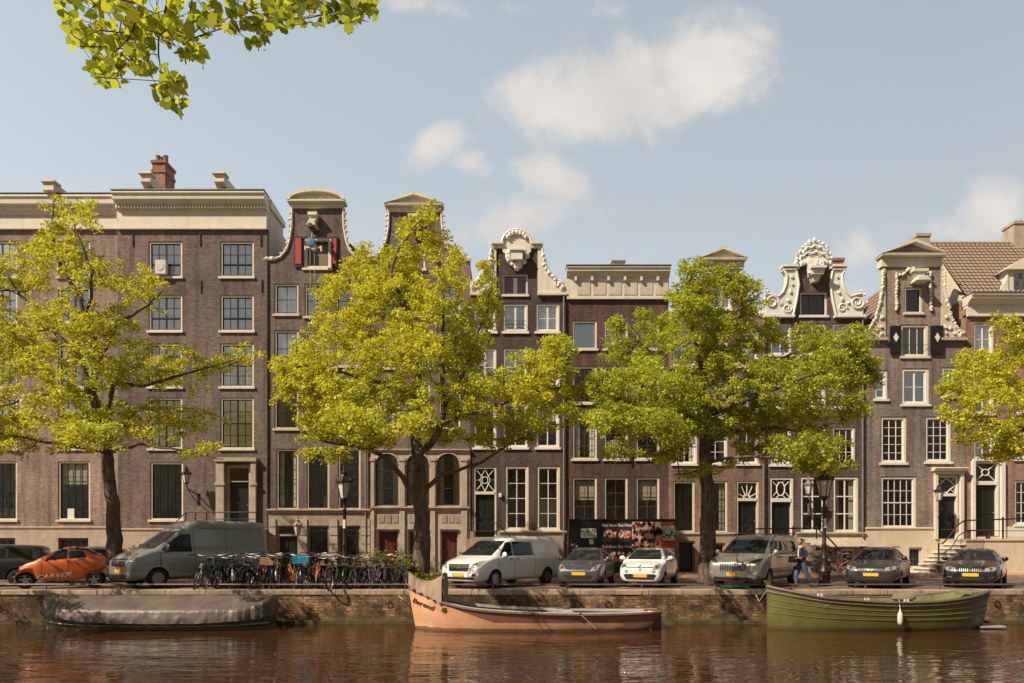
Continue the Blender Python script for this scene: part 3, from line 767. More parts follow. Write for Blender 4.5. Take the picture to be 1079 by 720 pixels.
def house_C():
    h = House('canal_house','aubergine brick house with arched cream bell cap, claw pieces and red attic curtains',495.5,597,38.7,M['brickC'],
        [(495.5,606),(597,606),(597,309),(567,309),(566,258),(523,258),(522,309),(495.5,309)])
    h.plinth = (560,'stoned',.06); h.fl = (563,480,412,358,315); h.pipe=(594,312)
    h.window((530,289,556,311),nx=2,ny=1,bars='lead',frame='white',curtain=('full','drapes'),fw=.07,midv=.2,glass='glass')
    for (x0,x1) in ((499,523),(530,556),(564.5,589.5)):
        h.window((x0,320,x1,350),nx=2,ny=2 if x0>560 else 1,bars='white',frame='white',sill='white',glass='glassu',midv=.10,curtain=('full','curtain'),sash=.07)
        h.window((x0,367,x1,406),nx=2,ny=2,bars='white',frame='white',sill='white',glass='glassu',midv=.10,curtain=('full','curtain'),sash=.06)
        h.window((x0,425,x1,472),nx=2,ny=2,bars='white',frame='white',sill='white',glass='glass',midv=.06,curtain=('top','curtain'),sash=.06)
    g = MB()
    for zz in (339,343): g.tube([(h.X(531),h.yf-.1,h.Z(zz)),(h.X(555),h.yf-.1,h.Z(zz))],.014,4)
    h.part('window_rail', g, M['black'])
    h.door((499,521,523,566),mat='dgreen',transom=(492,518),tstyle='star',frame='cream')
    for (x0,x1) in ((532,557),(565.5,590)):
        h.window((x0,491,x1,559),nx=2,ny=4,bars='cream',frame='cream',sill='cream',fw=.12,midv=.05,bar=.035)
    h.band(559.5,564,.16,'stone',x0=526)
    h.finish(eave=312); h.gable_roof(312,264)
    y=h.yf
    # cap: arch over neck
    m = MB(); x0,x1,xm = h.X(519),h.X(571),h.X(544.5); zb = h.Z(264); zc = h.Z(259)
    m.box(h.X(519.5),h.X(530),y-.16,y+.3,h.Z(262.5),zc); m.box(h.X(560),h.X(571),y-.16,y+.3,h.Z(262.5),zc)
    m.box(x0-.05,h.X(530.5),y-.26,y+.3,zc+.001,zc+.10); m.box(h.X(559.5),x1+.05,y-.26,y+.3,zc+.001,zc+.10)
    R_ = h.X(559.5)-xm; m.prism_y([(xm+R_*math.cos(t),zc+.02+.72*math.sin(t)) for t in [math.pi*i/14 for i in range(15)]]+[(xm-R_,h.Z(266)),(xm-R_*.5,h.Z(272)),(xm+R_*.5,h.Z(272)),(xm+R_,h.Z(266))],y-.12,y+.3)
    cp = h.part('gable_cap', m, M['cream'], bevel=.01)
    m = MB(); m.tube([(xm+(R_+.02)*math.cos(t),y-.16,zc+.06+.72*math.sin(t)) for t in [math.pi*i/14 for i in range(15)]],.08,6)
    for i in range(7): t = math.pi*(.2+.6*i/6); m.blob((xm+R_*.78*math.cos(t),y-.2,zc+.02+.62*math.sin(t)),(.11,.09,.14),7,5,.2)
    h.part('shell_crest', m, M['white'], cp, smooth=True)
    m = MB(); carving(m,[(xm-.42,h.Z(267)),(xm+.42,h.Z(267)),(xm-.5,h.Z(271)),(xm+.5,h.Z(271)),(xm-.35,h.Z(276)),(xm+.35,h.Z(276)),(xm-.2,h.Z(280)),(xm+.2,h.Z(280)),(xm,h.Z(282))],.15,.16,y-.14,2)
    m.box(xm-.3,xm+.3,y-.5,y,h.Z(277),h.Z(268)); m.box(xm-.38,xm+.38,y-.58,y,h.Z(267.9),h.Z(266)); h.part('carved_hood', m, M['white'], cp, smooth=True)
    for sg in (-1,1):
        f = lambda px: h.X(544.7+sg*(px-544.7))
        pts = [(566.5,263),(571.5,263),(573,273),(577,285),(585,294),(597 if sg>0 else 593.8,297),(597 if sg>0 else 593.8,311),(566.5,311)]
        m = MB(); m.prism_y([(f(a),h.Z(b)) for a,b in pts], y-.08, y+.3); c_ = h.part('claw_piece', m, M['cream'])
        m = MB(); m.box(min(f(566),f(597.3 if sg>0 else 594)),max(f(566),f(597.3 if sg>0 else 594)),y-.2,y+.3,h.Z(312),h.Z(309.5)); h.part('claw_ledge', m, M['cream'], c_)
        m = MB(); m.tube([(f(a),y-.1,h.Z(b)) for a,b in pts[1:5]],.075,6)
        carving(m,[(f(a),h.Z(b)) for a,b in lerp_pts([(572,270),(574,280),(580,289),(587,297),(592,303)],9)],.11,.09,y-.1,2); scroll(m,f(588),h.Z(300),.22,y-.1,y-.1,1.4,.06,sg)
        h.part('carved_scroll', m, M['white'], c_, smooth=True)
    # stoop and railing
    st = MB(); zt = h.Z(568); st.box(h.X(494),h.X(527),y-1.2,y-.062,0,zt)
    for i in range(8): st.box(h.X(527)+.25*i+.001,h.X(527)+.25*(i+1),y-1.2,y-.2,0,max(.02,zt-.2*(i+1)))
    h.part('stoop', st, M['stoned'])
    rl = MB(); yy = y-1.15
    rl.tube([(h.X(494),yy,zt),(h.X(494),yy,h.Z(552)),(h.X(524),yy,h.Z(552)),(h.X(540),yy,h.Z(568))],.025,5); rl.tube([(h.X(524),yy,zt),(h.X(524),yy,h.Z(552))],.025,5)
    rl.tube([(h.X(494),yy,h.Z(560)),(h.X(524),yy,h.Z(560))],.018,5)
    h.part('railing', rl, M['black'])
    m = MB(); m.box(h.X(525.5),h.X(528.5),y-.16,y-.003,h.Z(524),h.Z(520)); h.part('alarm_box', m, M['white'])
    return h
def house_D():
    h = House('canal_house','oxblood brick house with a flat panelled cream cornice above the poster hoarding',597,704.5,38.7,M['brickD'],
        [(597,606),(704.5,606),(704.5,310),(597,310)])
    h.plinth = (560,'stoned',.05); h.fl = (555,493,433,377,325)
    for i,(y0,y1) in enumerate(((338,368),(386,425),(442,484),(503,550))):
        for (x0,x1) in ((603,629),(636.5,661.5),(670,695)):
            h.window((x0,y0,x1,y1),nx=2,ny=(1,2,3,3)[i],bars='wood' if i else 'lead',frame='cream',sill='cream' if i<3 else None,glass='glassu' if i<1 else 'glass',
                     curtain=('full','blind') if i==0 else (('full','curtain') if i==9 else None))
    for (x0,x1) in ((603,629),(636.5,661.5),(670,695)): h.window((x0,570,x1,597),nx=2,ny=1,bars='wood',frame='stoned',sill=None)
    h.finish(eave=300)
    y=h.yf
    c = cornice(h,284,293,.5,'cream',frieze=316)
    m = MB(); 
    for i in range(6):
        a = h.x0+.55+i*.82; m.box(a,a+.68,y-.13,y-.101,h.Z(311.5),h.Z(299)); 
    h.part('cornice_panel', m, M['creamd'], c)
    m = MB()
    for i in range(6): a = h.x0+.4+i*.86; m.box(a,a+.12,y-.30,y-.1,h.Z(297.5),h.Z(293.5))
    h.part('bracket', m, M['cream'], c)
    m = MB(); m.prism_x([(y+.4,h.Z(296)),(y+4,h.Z(283)),(y+11,h.Z(296))],h.x0,h.x1); h.part('roof', m, M['lead'])
    m = MB(); x=h.X(651.5); m.box(x-.28,x+.28,y-.1,y+.6,h.Z(284),h.Z(276)); m.box(x-.38,x+.38,y-.2,y+.7,h.Z(276)+.001,h.Z(274.5)); h.part('hoist_beam_cover', m, M['cream'])
    for k in range(3):
        m = MB(); x = h.X(680+4*k); m.lathe([(.12,h.Z(285)),(.1,h.Z(281.5)),(.14,h.Z(281)),(.14,h.Z(280)),(.08,h.Z(280))],8,(x,y+1.0,0)); h.part('chimney_pot', m, M['lead'])
    h.anchors([(666,486)])
    return h
def house_E():
    h = House('canal_house','russet brick neck gable house mostly hidden behind the middle right tree',704.5,808,38.7,M['brickE'],
        [(704.5,606),(808,606),(808,335),(798,333),(788,322),(783,305),(781,288),(740,288),(738,305),(733,322),(722,333),(704.5,335)])
    h.plinth = (562,'stoned',.06); h.fl = (565,497,447,395,340); h.pipe=(804,337)
    h.window((750,298,771,326),nx=2,ny=2,bars='white',glass='glassu')
    for i,(y0,y1) in enumerate(((350,386),(402,440),(452,489))):
        for (x0,x1) in ((708.5,734.6),(742,766.6),(776,799)):
            h.window((x0,y0,x1,y1),nx=2,ny=(2,2,3)[i],bars='white',frame='white',sill='white',glass='glassu' if i<2 else 'glass',curtain=('sides','curtain') if i==2 else None)
    h.window((709,507,732,561),nx=3,ny=4,bars='dgreen',sill=None,frame='cream')
    h.window((742,507,766.6,561),nx=3,ny=4,bars='dgreen',sill=None,frame='cream')
    h.door((776,528,799.5,567),transom=(507,525),tstyle='fan',frame='cream')
    h.band(561.5,565.5,.14,'stone',x0=704.6,x1=774)
    h.door((714,570,732,603),mat='dgreen',frame='stoned'); h.window((738,572,764,598),nx=3,ny=1,bars='dgreen',frame='stoned',sill=None)
    h.finish(eave=337); h.gable_roof(337,292)
    neck_trim(h,[(740,286),(738,305),(733,322),(722,332)],[(781,286),(783,305),(788,322),(798,332)])
    pediment_tri(h,736,785.5,262.5,276,284)
    return h
def house_F():
    h = House('canal_house','dark umber brick house crowned by an ornate white scrolled bell gable',808,911,38.7,M['brickF'],
        [(808,606),(911,606),(911,333),(881,333),(878,318),(875,300),(877,286),(869,277),(857,273),(844,277),(836,286),(838,300),(835,318),(832,333),(808,334)])
    h.plinth = (564,'stoned',.06); h.fl = (567,497,441,384,337); h.pipe=(908,337); y=h.yf
    h.window((843,308,871.5,333),nx=3,ny=1,bars='dgreen',frame='white',sill='white',glass='glass',fw=.09)
    for i,(y0,y1) in enumerate(((341,374),(390,430),(450,490))):
        for (x0,x1) in ((811.5,834),(843.5,870),(877,901)):
            h.window((x0,y0,x1,y1),nx=2 if i<2 else 3,ny=(2,3,3)[i],bars='white',frame='white',sill='white',glass='glassu' if i<2 else 'glass',curtain=('top','blind') if rnd.random()<.3 else None)
    h.door((811,529,836,567),mat='dgreen',transom=(503,525),tstyle='oval',frame='white',fw=.12)
    for (x0,x1) in ((843,871),(877.5,904.5)):
        h.window((x0,502,x1,562),nx=2,ny=3,bars='white',frame='white',sill='white',fw=.14,sash=.06,bar=.06,midv=.06)
    h.band(561,566,.18,'stone',x0=838.5)
    m = MB(); m.prism_x([(y-.07,h.Z(574)),(y-.75,h.Z(576.5)),(y-.75,h.Z(575.5)),(y-.07,h.Z(566.5))],h.X(840),h.X(908)); h.part('sloping_awning', m, M['stone'])
    for (x0,x1) in ((842,858),(864,880),(886,902)): h.window((x0,578,x1,600),nx=2,ny=2,bars='cream',frame='creamd',sill=None)
    h.finish(eave=336); h.gable_roof(336,276)
    # white gable scrolls
    xm = 857
    for sg in (-1,1):
        f = lambda px: h.X(xm+sg*(px-xm))
        pts = [(879.5,333.5),(876,318),(873.5,301),(876,287),(876,283),(889,283),(889,286),(886,291),(886.5,300),(890,309),(895,314),(901,312),(907,311),(909.5,316),(909,325),(908,333.5)]
        m = MB(); m.prism_y([(f(a),h.Z(b)) for a,b in pts], y-.16, y+.25); g_ = h.part('gable_scroll', m, M['white'], bevel=.02)
        m = MB(); m.box(min(f(875),f(891)),max(f(875),f(891)),y-.30,y+.25,h.Z(283)+.001,h.Z(280.5)); m.box(min(f(876),f(890)),max(f(876),f(890)),y-.24,y+.25,h.Z(286),h.Z(284.5))
        m.tube([(f(a),y-.17,h.Z(b)) for a,b in pts[0:4]],.07,6); m.tube([(f(a),y-.17,h.Z(b)) for a,b in pts[6:13]],.07,6)
        scroll(m,f(901.5),h.Z(320),.36,y-.18,y-.18,1.6,.075,-sg,0); scroll(m,f(886),h.Z(326),.25,y-.18,y-.18,1.4,.06,sg,0)
        carving(m,[(f(a),h.Z(b)) for a,b in ((881,293),(880,301),(882,309),(885,317),(893,321),(909,312),(912,320),(906,308))],.085,.07,y-.16,2)
        h.part('scroll_carving', m, M['white'], g_, smooth=True)
        m = MB(); m.box(min(f(878),f(910.5)),max(f(878),f(910.5)),y-.24,y+.25,h.Z(335.5),h.Z(333)); h.part('scroll_ledge', m, M['white'], g_)
    pts = [(876,283.5),(838,283.5)]
    m = MB(); arch = [(h.X(xm)+ .97*math.cos(t)*1.0, h.Z(283.5)+.55*math.sin(t)) for t in [math.pi*i/14 for i in range(15)]]
    inner = [(h.X(xm)+ .80*math.cos(t), h.Z(285)+.42*math.sin(t)) for t in [math.pi*i/14 for i in range(15)]]
    m.prism_y(arch+inner[::-1], y-.2, y+.25); cr = h.part('crest_arch', m, M['white'])
    m = MB(); top = [(839,275),(840,269),(844,265),(845,261),(850,259),(853,256.5),(857,255.5),(861,256.5),(864,259),(869,261),(870,265),(874,269),(875,275)]
    m.prism_y([(h.X(a),h.Z(b)) for a,b in top]+[(h.X(857)+.9,h.Z(277)),(h.X(857)-.9,h.Z(277))], y-.10, y+.2)
    for q_,(yy_,hw_) in enumerate(((264.5,.60),(271,.76))):
        m.tube([(h.X(xm)+hw_*math.cos(t),y-.17,h.Z(yy_+4)+.34*math.sin(t)+.05*math.sin(t*9+q_)) for t in [math.pi*i/22 for i in range(23)]],.085,6)
        m.tube([(h.X(xm)+(hw_-.16)*math.cos(t),y-.15,h.Z(yy_+5)+.24*math.sin(t)+.04*math.sin(t*8)) for t in [math.pi*i/22 for i in range(23)]],.05,6)
    carving(m,[(h.X(a),h.Z(b-1)) for a,b in lerp_pts(top,13)],.085,.10,y-.12,1); carving(m,[(h.X(a),h.Z(277+abs(a-857)*.12)) for a in range(838,878,4)],.12,.12,y-.18,1)
    m.blob((h.X(857),y-.12,h.Z(254)),(.08,.08,.14),8,6)
    h.part('shell_crest', m, M['white'], cr, smooth=True)
    m = MB(); x=h.X(857); m.prism_y([(x-.42,h.Z(277)),(x-.40,h.Z(284)),(x-.3,h.Z(291)),(x-.14,h.Z(299)),(x+.14,h.Z(299)),(x+.3,h.Z(291)),(x+.40,h.Z(284)),(x+.42,h.Z(277))],y-.35,y+.02)
    m.box(x-.40,x+.40,y-.75,y,h.Z(287.5),h.Z(285)); m.prism_y([(x-.3,h.Z(293)),(x-.38,h.Z(287.6)),(x+.38,h.Z(287.6)),(x+.3,h.Z(293))],y-.6,y)
    carving(m,[(x+.3*math.sin(k),h.Z(279+2.2*k)) for k in range(6)],.12,.14,y-.34,2); h.part('carved_hood', m, M['white'], cr, smooth=True)
    m = MB(); cy=y+1.2; s_=cy/F; m.box((877-539.5)*s_,(889-539.5)*s_,cy,cy+.9,12.5,EYE+(573-275)*s_); m.box((876-539.5)*s_,(890-539.5)*s_,cy-.05,cy+.95,EYE+(573-275)*s_+.001,EYE+(573-272)*s_); h.part('chimney', m, M['chim'])
    # stoop shared with the neighbour door
    st = MB(); zt = h.Z(568); st.box(h.X(776),h.X(838),y-1.3,y-.065,0,zt)
    for i in range(8):
        st.box(h.X(838)+.27*i+.001,h.X(838)+.27*(i+1),y-1.3,y-.8,0,max(.02,zt-.2*(i+1)))
    h.part('stoop', st, M['stoned'])
    rl = MB(); yy = y-1.25
    rl.tube([(h.X(765),yy,h.Z(574)),(h.X(781),yy,h.Z(559.5)),(h.X(784),yy,h.Z(558)),(h.X(850),yy,h.Z(557)),(h.X(864),yy,h.Z(569)),(h.X(874),yy,h.Z(580))],.04,6)
    for px in (784,818,826,850): rl.tube([(h.X(px),yy,zt),(h.X(px),yy,h.Z(555))],.035,6)
    for py in (563,): rl.tube([(h.X(784),yy,h.Z(py)),(h.X(850),yy,h.Z(py))],.018,5)
    h.part('railing', rl, M['black'])
    lantern_on_wall(h,846,507,'lead')
    return h
def house_G():
    h = House('canal_house','taupe brick house with triangular pediment, carved garlands and dark attic shutters with white diamonds',911,1017.5,38.7,M['brickG'],
        [(911,606),(1017.5,606),(1017.5,357),(991,357),(991,281),(933,281),(933,357),(911,357)])
    h.plinth = (558,'plaster',.07); h.fl = (562,494,433,382,336); y=h.yf
    h.window((953,303,971.7,330),nx=1,ny=1,bars='dgreen',frame='cream',sill='cream',fw=.10,glass='glass')
    h.window((949,342,978,376),nx=3,ny=1,bars='cream',frame='cream',sill='cream',fw=.12,curtain=('full','curtain'),glass='glass')
    g = MB(); 
    for zz in (364,): g.tube([(h.X(950),y-.06,h.Z(zz)),(h.X(977),y-.06,h.Z(zz))],.014,4)
    h.part('window_rail', g, M['black'])
    for (a,b) in ((937,948),(979.5,992.5)):
        m = MB(); m.box(h.X(a),h.X(b),y-.14,y-.06,h.Z(373.5),h.Z(344)); m.box(h.X(a)+.09,h.X(b)-.09,y-.155,y-.141,h.Z(371.5),h.Z(346)); s_ = h.part('shutter', m, M['black'])
        m = MB(); xc=(h.X(a)+h.X(b))/2; zc=h.Z(356.5); m.prism_y([(xc-.14,zc),(xc,zc-.24),(xc+.14,zc),(xc,zc+.24)],y-.175,y-.156); h.part('diamond', m, M['white'], s_)
    h.window((950,388,979,426.5),nx=2,ny=2,bars='white',frame='white',sill='white',fw=.15,sash=.06,midv=.08,glass='glassu')
    h.window((921.5,390,935,421),nx=1,ny=3,bars='white',frame='white',sill='white',fw=.12,glass='glassu')
    h.window((992.5,387,1007,418),nx=1,ny=3,bars='white',frame='white',sill='white',fw=.12,glass='glassu')
    h.window((928,439,955,488),nx=3,ny=5,bars='white',frame='white',sill='white',fw=.13)
    h.window((975,439,1002,487),nx=3,ny=5,bars='white',frame='white',sill='white',fw=.13)
    h.window((928,502,965.5,557),nx=5,ny=4,bars='white',frame='white',sill='white',fw=.13,mid=.5)
    h.door((987,523,1010,568),mat='dgreen',transom=(501,520),tstyle='diamond',frame='white',fw=.10)
    m = MB(); m.box(h.X(983.5),h.X(986.8),y-.18,y-.003,h.Z(568),h.Z(500)); m.box(h.X(1010.2),h.X(1014),y-.18,y-.003,h.Z(568),h.Z(500))
    m.box(h.X(983),h.X(1014.5),y-.20,y-.0035,h.Z(500)+.001,h.Z(497)); m.prism_x([(y-.003,h.Z(497)+.001),(y-.28,h.Z(497)+.001),(y-.42,h.Z(494.5)),(y-.42,h.Z(493.5)),(y-.003,h.Z(492.5))],h.X(981),h.X(1016.5)); h.part('door_surround', m, M['cream'], bevel=.01)
    h.window((957,577,971,598),nx=3,ny=3,bars='dgreen',frame='creamd',sill=None)
    h.band(556,560,.13,'plaster',x0=911.2,x1=982)
    m = MB(); m.box(h.X(911.5),h.X(980),y-.012,y-.002,h.Z(430.6),h.Z(430)); h.part('string_line', m, M['stone'])
    h.finish(eave=358)
    m = MB(); # steep pantile roof
    m.prism_y([(h.x0+.01,h.Z(358)),(h.x1-.01,h.Z(358)),(h.X(975),h.Z(292)),(h.X(949),h.Z(292))], y+.5, y+11); h.part('roof', m, M['tile'])
    pantiles(h, h.x0+.02, h.X(949), h.Z(357.5), h.Z(292), y+.52, y+6, 'x')
    # pediment with brick tympanum
    pediment_tri(h,926,994,255.5,272,281.7,.38,'cream','brickG')
    for sg in (-1,1):
        xm=962; f=lambda px: h.X(xm+sg*(px-xm)); lim = 1017.3 if sg>0 else 1012.8
        pts = [(991.3,283),(994,283),(994,305),(996,320),(1001,336),(1009,348),(lim,352),(lim,356.5),(991.3,356.5)]
        m = MB(); m.prism_y([(f(a),h.Z(b)) for a,b in pts], y-.05, y+.3); c_ = h.part('claw_piece', m, M['creamd'])
        m = MB(); carving(m,[(f(a),h.Z(b)) for a,b in lerp_pts([(994.5,288),(995,305),(997.5,320),(1002,336),(1009,348),(1014,351)],30)],.07,.08,y-.06,2)
        carving(m,[(f(a),h.Z(b)) for a,b in ((996,335),(996,345),(1001,347),(1005,352),(996,352),(1011,353))],.09,.06,y-.08,2)
        h.part('carved_garland', m, M['cream'], c_, smooth=True)
        m = MB(); m.box(min(f(990.5),f(lim)),max(f(990.5),f(lim)),y-.22,y+.3,h.Z(359.5),h.Z(356.6)); h.part('claw_ledge', m, M['stone'], c_)
    m = MB(); gp = [(944,327),(944,315),(944.5,300),(944,289),(950,290),(957,285),(961,282.5),(967,286),(976,288),(979.5,289),(980,300),(980.5,315),(980,327)]
    carving(m,[(h.X(a),h.Z(b)) for a,b in lerp_pts(gp,40)],.08,.09,y-.05,1); m.tube([(h.X(a),y-.04,h.Z(b)) for a,b in gp],.05,6); h.part('carved_frame', m, M['cream'], smooth=True)
    hoist_hood(h,966,286,300,w=8,beam=False)
    # chimney on ridge
    m = MB(); cy=y+3.2; s_=cy/F; a,b=(967-539.5)*s_,(980-539.5)*s_; m.box(a,b,cy,cy+.8,15.5,EYE+(573-249)*s_); m.box(a-.06,b+.06,cy-.06,cy+.86,EYE+(573-249)*s_+.001,EYE+(573-246)*s_); h.part('chimney', m, M['stone'])
    # stoop along the facade with side stairs
    st = MB(); zt = h.Z(570); st.box(h.X(999),h.X(1017.3),y-1.5,y-.075,0,zt); st.box(h.X(998.5),h.X(1017.3),y-1.56,y-.073,zt+.001,zt+.09)
    h.part('stoop', st, M['stone'])
    n=8
    for i in range(n):
        t = MB(); x1_=h.X(999)-.26*i-.002; zz_=zt-.205*(i+1)+.05; t.use(M['stoned']).box(x1_-.27,x1_,y-1.46,y-.08,0,zz_-.07); t.use(M['white']).box(x1_-.33,x1_-.001,y-1.54,y-.079,zz_-.069,zz_); h.part('step', t, bevel=.008)
    rl = MB(); yy=y-1.48; zt+=.09
    rl.tube([(h.X(972),yy,.2),(h.X(972),yy,h.Z(572.5)),(h.X(976),yy,h.Z(573)),(h.X(984),yy,h.Z(564)),(h.X(990),yy,h.Z(555)),(h.X(998),yy,h.Z(549.5)),(h.X(1017.4),yy,h.Z(549))],.04,6)
    rl.tube([(h.X(976),yy,h.Z(583)),(h.X(985),yy,h.Z(577)),(h.X(992),yy,h.Z(565)),(h.X(998),yy,h.Z(561))],.025,6)
    rl.tube([(h.X(998.5),yy,zt),(h.X(998.5),yy,h.Z(549))],.04,6); rl.tube([(h.X(998.5),yy,h.Z(560)),(h.X(1017.4),yy,h.Z(560))],.018,5)
    h.part('railing', rl, M['black'])
    lantern_on_wall(h,981,514,'black')
    return h
def pantiles(h, x0, x1, z0, z1, ya, yb, direction):
    """real corrugated tile courses. direction 'x': roof rising with x from x0,z0 to x1,z1 (ridge along y);
       'y': roof rising with y from (ya,z0) to (yb,z1), ridge along x"""
    m = MB(); vs=[]; fs=[]
    if direction=='y':
        slope = math.hypot(yb-ya,z1-z0); nr=max(2,int(slope/.30)); nc=int((x1-x0)/.055)
        ny,nz = -(z1-z0)/slope,(yb-ya)/slope
        for r_ in range(nr):
            for e_ in (0,1):
                t=(r_+e_*1.06)/nr; lift=.05*(1-e_)
                for c in range(nc+1):
                    x=x0+(x1-x0)*c/nc; w=.035*math.sin(2*math.pi*(x-x0)/.24)+lift+.035
                    vs.append((x,ya+(yb-ya)*t+ny*w,z0+(z1-z0)*t+nz*w))
    else:
        slope = math.hypot(x1-x0,z1-z0); nr=int(slope/.30); nc=int((yb-ya)/.055)
        nx_,nz = -(z1-z0)/slope,(x1-x0)/slope
        for r_ in range(nr):
            for e_ in (0,1):
                t=(r_+e_*1.06)/nr; lift=.05*(1-e_)
                for c in range(nc+1):
                    y=ya+(yb-ya)*c/nc; w=.035*math.sin(2*math.pi*(y-ya)/.24)+lift+.035
                    vs.append((x0+(x1-x0)*t+nx_*w,y,z0+(z1-z0)*t+nz*w))
    w_=nc+1
    for r_ in range(nr):
        for c in range(nc):
            a=(2*r_)*w_+c; fs.append((a,a+1,a+1+w_,a+w_))
    m.add(vs,fs); return h.part('roof_tiles', m, M['tile'], smooth=True)
def house_H():
    h = House('canal_house','orange brick house at the right edge with a broad pantile roof and cream cornice',1018,1150,38.7,M['brickH'],
        [(1018,606),(1150,606),(1150,325),(1018,325)])
    h.plinth = (566,'plaster',.08); h.fl=(568,494,440,388,330); y=h.yf
    for (x0,x1) in ((1026,1047),(1069,1092),(1112,1136)):
        for i,(y0,y1) in enumerate(((341,373),(398,436),(448,484))):
            h.window((x0,y0,x1,y1),nx=2,ny=(2,2,3)[i],bars='white',frame='white',sill='white',glass='glassu',curtain=('full','curtain') if i==0 else ('sides','curtain'))
    for (x0,x1) in ((1069,1093),(1112,1136)): h.window((x0,506,x1,553),nx=3,ny=4,bars='white',frame='white',sill='white')
    h.door((1026.5,511,1053,565),mat='dgreen',transom=(486,507),tstyle='cross',frame='white',fw=.12)
    m = MB(); m.box(h.X(1023),h.X(1026.2),y-.16,y-.003,h.Z(568),h.Z(486)); m.box(h.X(1053.4),h.X(1057.5),y-.16,y-.003,h.Z(568),h.Z(486)); h.part('door_surround', m, M['white'])
    m = MB(); m.box(h.X(1058.5),h.X(1150),y-.04,y-.003,h.Z(565.8),h.Z(555)); h.part('wall_panel', m, M['plasterw'])
    h.window((1048,578,1066,596),nx=1,ny=1,bars='cream',frame='cream',sill=None,glass='glass')
    h.finish(eave=314)
    cornice(h,313,322,.6,'cream',frieze=334)
    # roof with ridge along the street
    ze,zr=h.Z(312.5),18.72; ry=y+3.3
    m = MB(); m.prism_x([(y+.35,ze-.15),(ry,zr),(y+6.6,ze-.15)],h.x0+.01,h.x1); h.part('roof', m, M['plaster'])
    pantiles(h,h.x0-.08,h.x1,ze,zr,y-.1,ry,'y')
    m = MB()
    n=int((h.x1-h.x0)/.34)
    for i in range(n): m.tube([(h.x0-.08+.34*i,ry,zr+.06),(h.x0-.08+.34*i+.36,ry,zr+.04)],[.13,.11],8)
    h.part('ridge_tiles', m, M['stone'], smooth=True)
    # dormer
    m = MB(); a,b = h.X(1064),h.X(1096); m.box(a,b,y+.15,y+2.6,ze-.1,h.Z(284)); d=h.part('dormer', m, M['cream'])
    m = MB(); m.prism_y([(a-.25,h.Z(284)+.002),(b+.25,h.Z(284)+.002),((a+b)/2,h.Z(271))],y-.05,y+2.8); h.part('dormer_roof', m, M['cream'], d)
    m = MB(); m.box(a+.3,b-.3,y+.12,y+.149,ze+.25,h.Z(287)); h.part('dormer_pane', m, M['glass'], d)
    for sg,(e1) in ((-1,a),(1,b)):
        m = MB(); m.prism_y([(e1,ze),(e1+sg*.75,ze),(e1+sg*.5,ze+.25),(e1+sg*.12,ze+.9),(e1,h.Z(286))],y+.10,y+.3); h.part('dormer_scroll', m, M['cream'], d)
    m = MB(); cy=ry-.3; s_=cy/F; a,b=(1069-539.5)*s_,(1092-539.5)*s_; m.box(a,b,cy,cy+1,17,EYE+(573-236)*s_); m.box(a-.06,b+.06,cy-.06,cy+1.06,EYE+(573-236)*s_+.001,EYE+(573-233)*s_)
    m.lathe([(.12,EYE+(573-233)*s_),(.12,EYE+(573-228)*s_)],8,((a+b)/2,cy+.5,0)); h.part('chimney', m, M['stone'])
    st = MB(); zt = h.Z(570)
    st.box(h.X(1018.2),h.X(1085),y-1.5,y-.085,0,zt); st.box(h.X(1018.2),h.X(1085)+.05,y-1.56,y-.083,zt+.001,zt+.09); h.part('stoop', st, M['plaster'])
    rl = MB(); yy=y-1.48; zt+=.09
    rl.tube([(h.X(1018),yy,h.Z(549)),(h.X(1071),yy,h.Z(547)),(h.X(1085),yy,h.Z(556)),(h.X(1100),yy,h.Z(575))],.04,6)
    rl.tube([(h.X(1018),yy,h.Z(560)),(h.X(1071),yy,h.Z(560))],.018,5)
    for px in (1037,1071): rl.tube([(h.X(px),yy,zt),(h.X(px),yy,h.Z(546))],.045,6)
    h.part('railing', rl, M['black'])
    bn = MB(); bn.box(h.X(1010),h.X(1034),y-.9,y-.5,zt+.42,zt+.48)
    for px in (1012,1032): bn.box(h.X(px)-.03,h.X(px)+.03,y-.85,y-.55,zt,zt+.42)
    b_ = bn.build('bench', M['wood']); tag(b_,'small dark bench on the raised stone landing at the right','bench')
    return h
left_block(); left_block2(); house_A(); house_B(); house_C(); house_D(); house_E(); house_F(); house_G(); house_H()
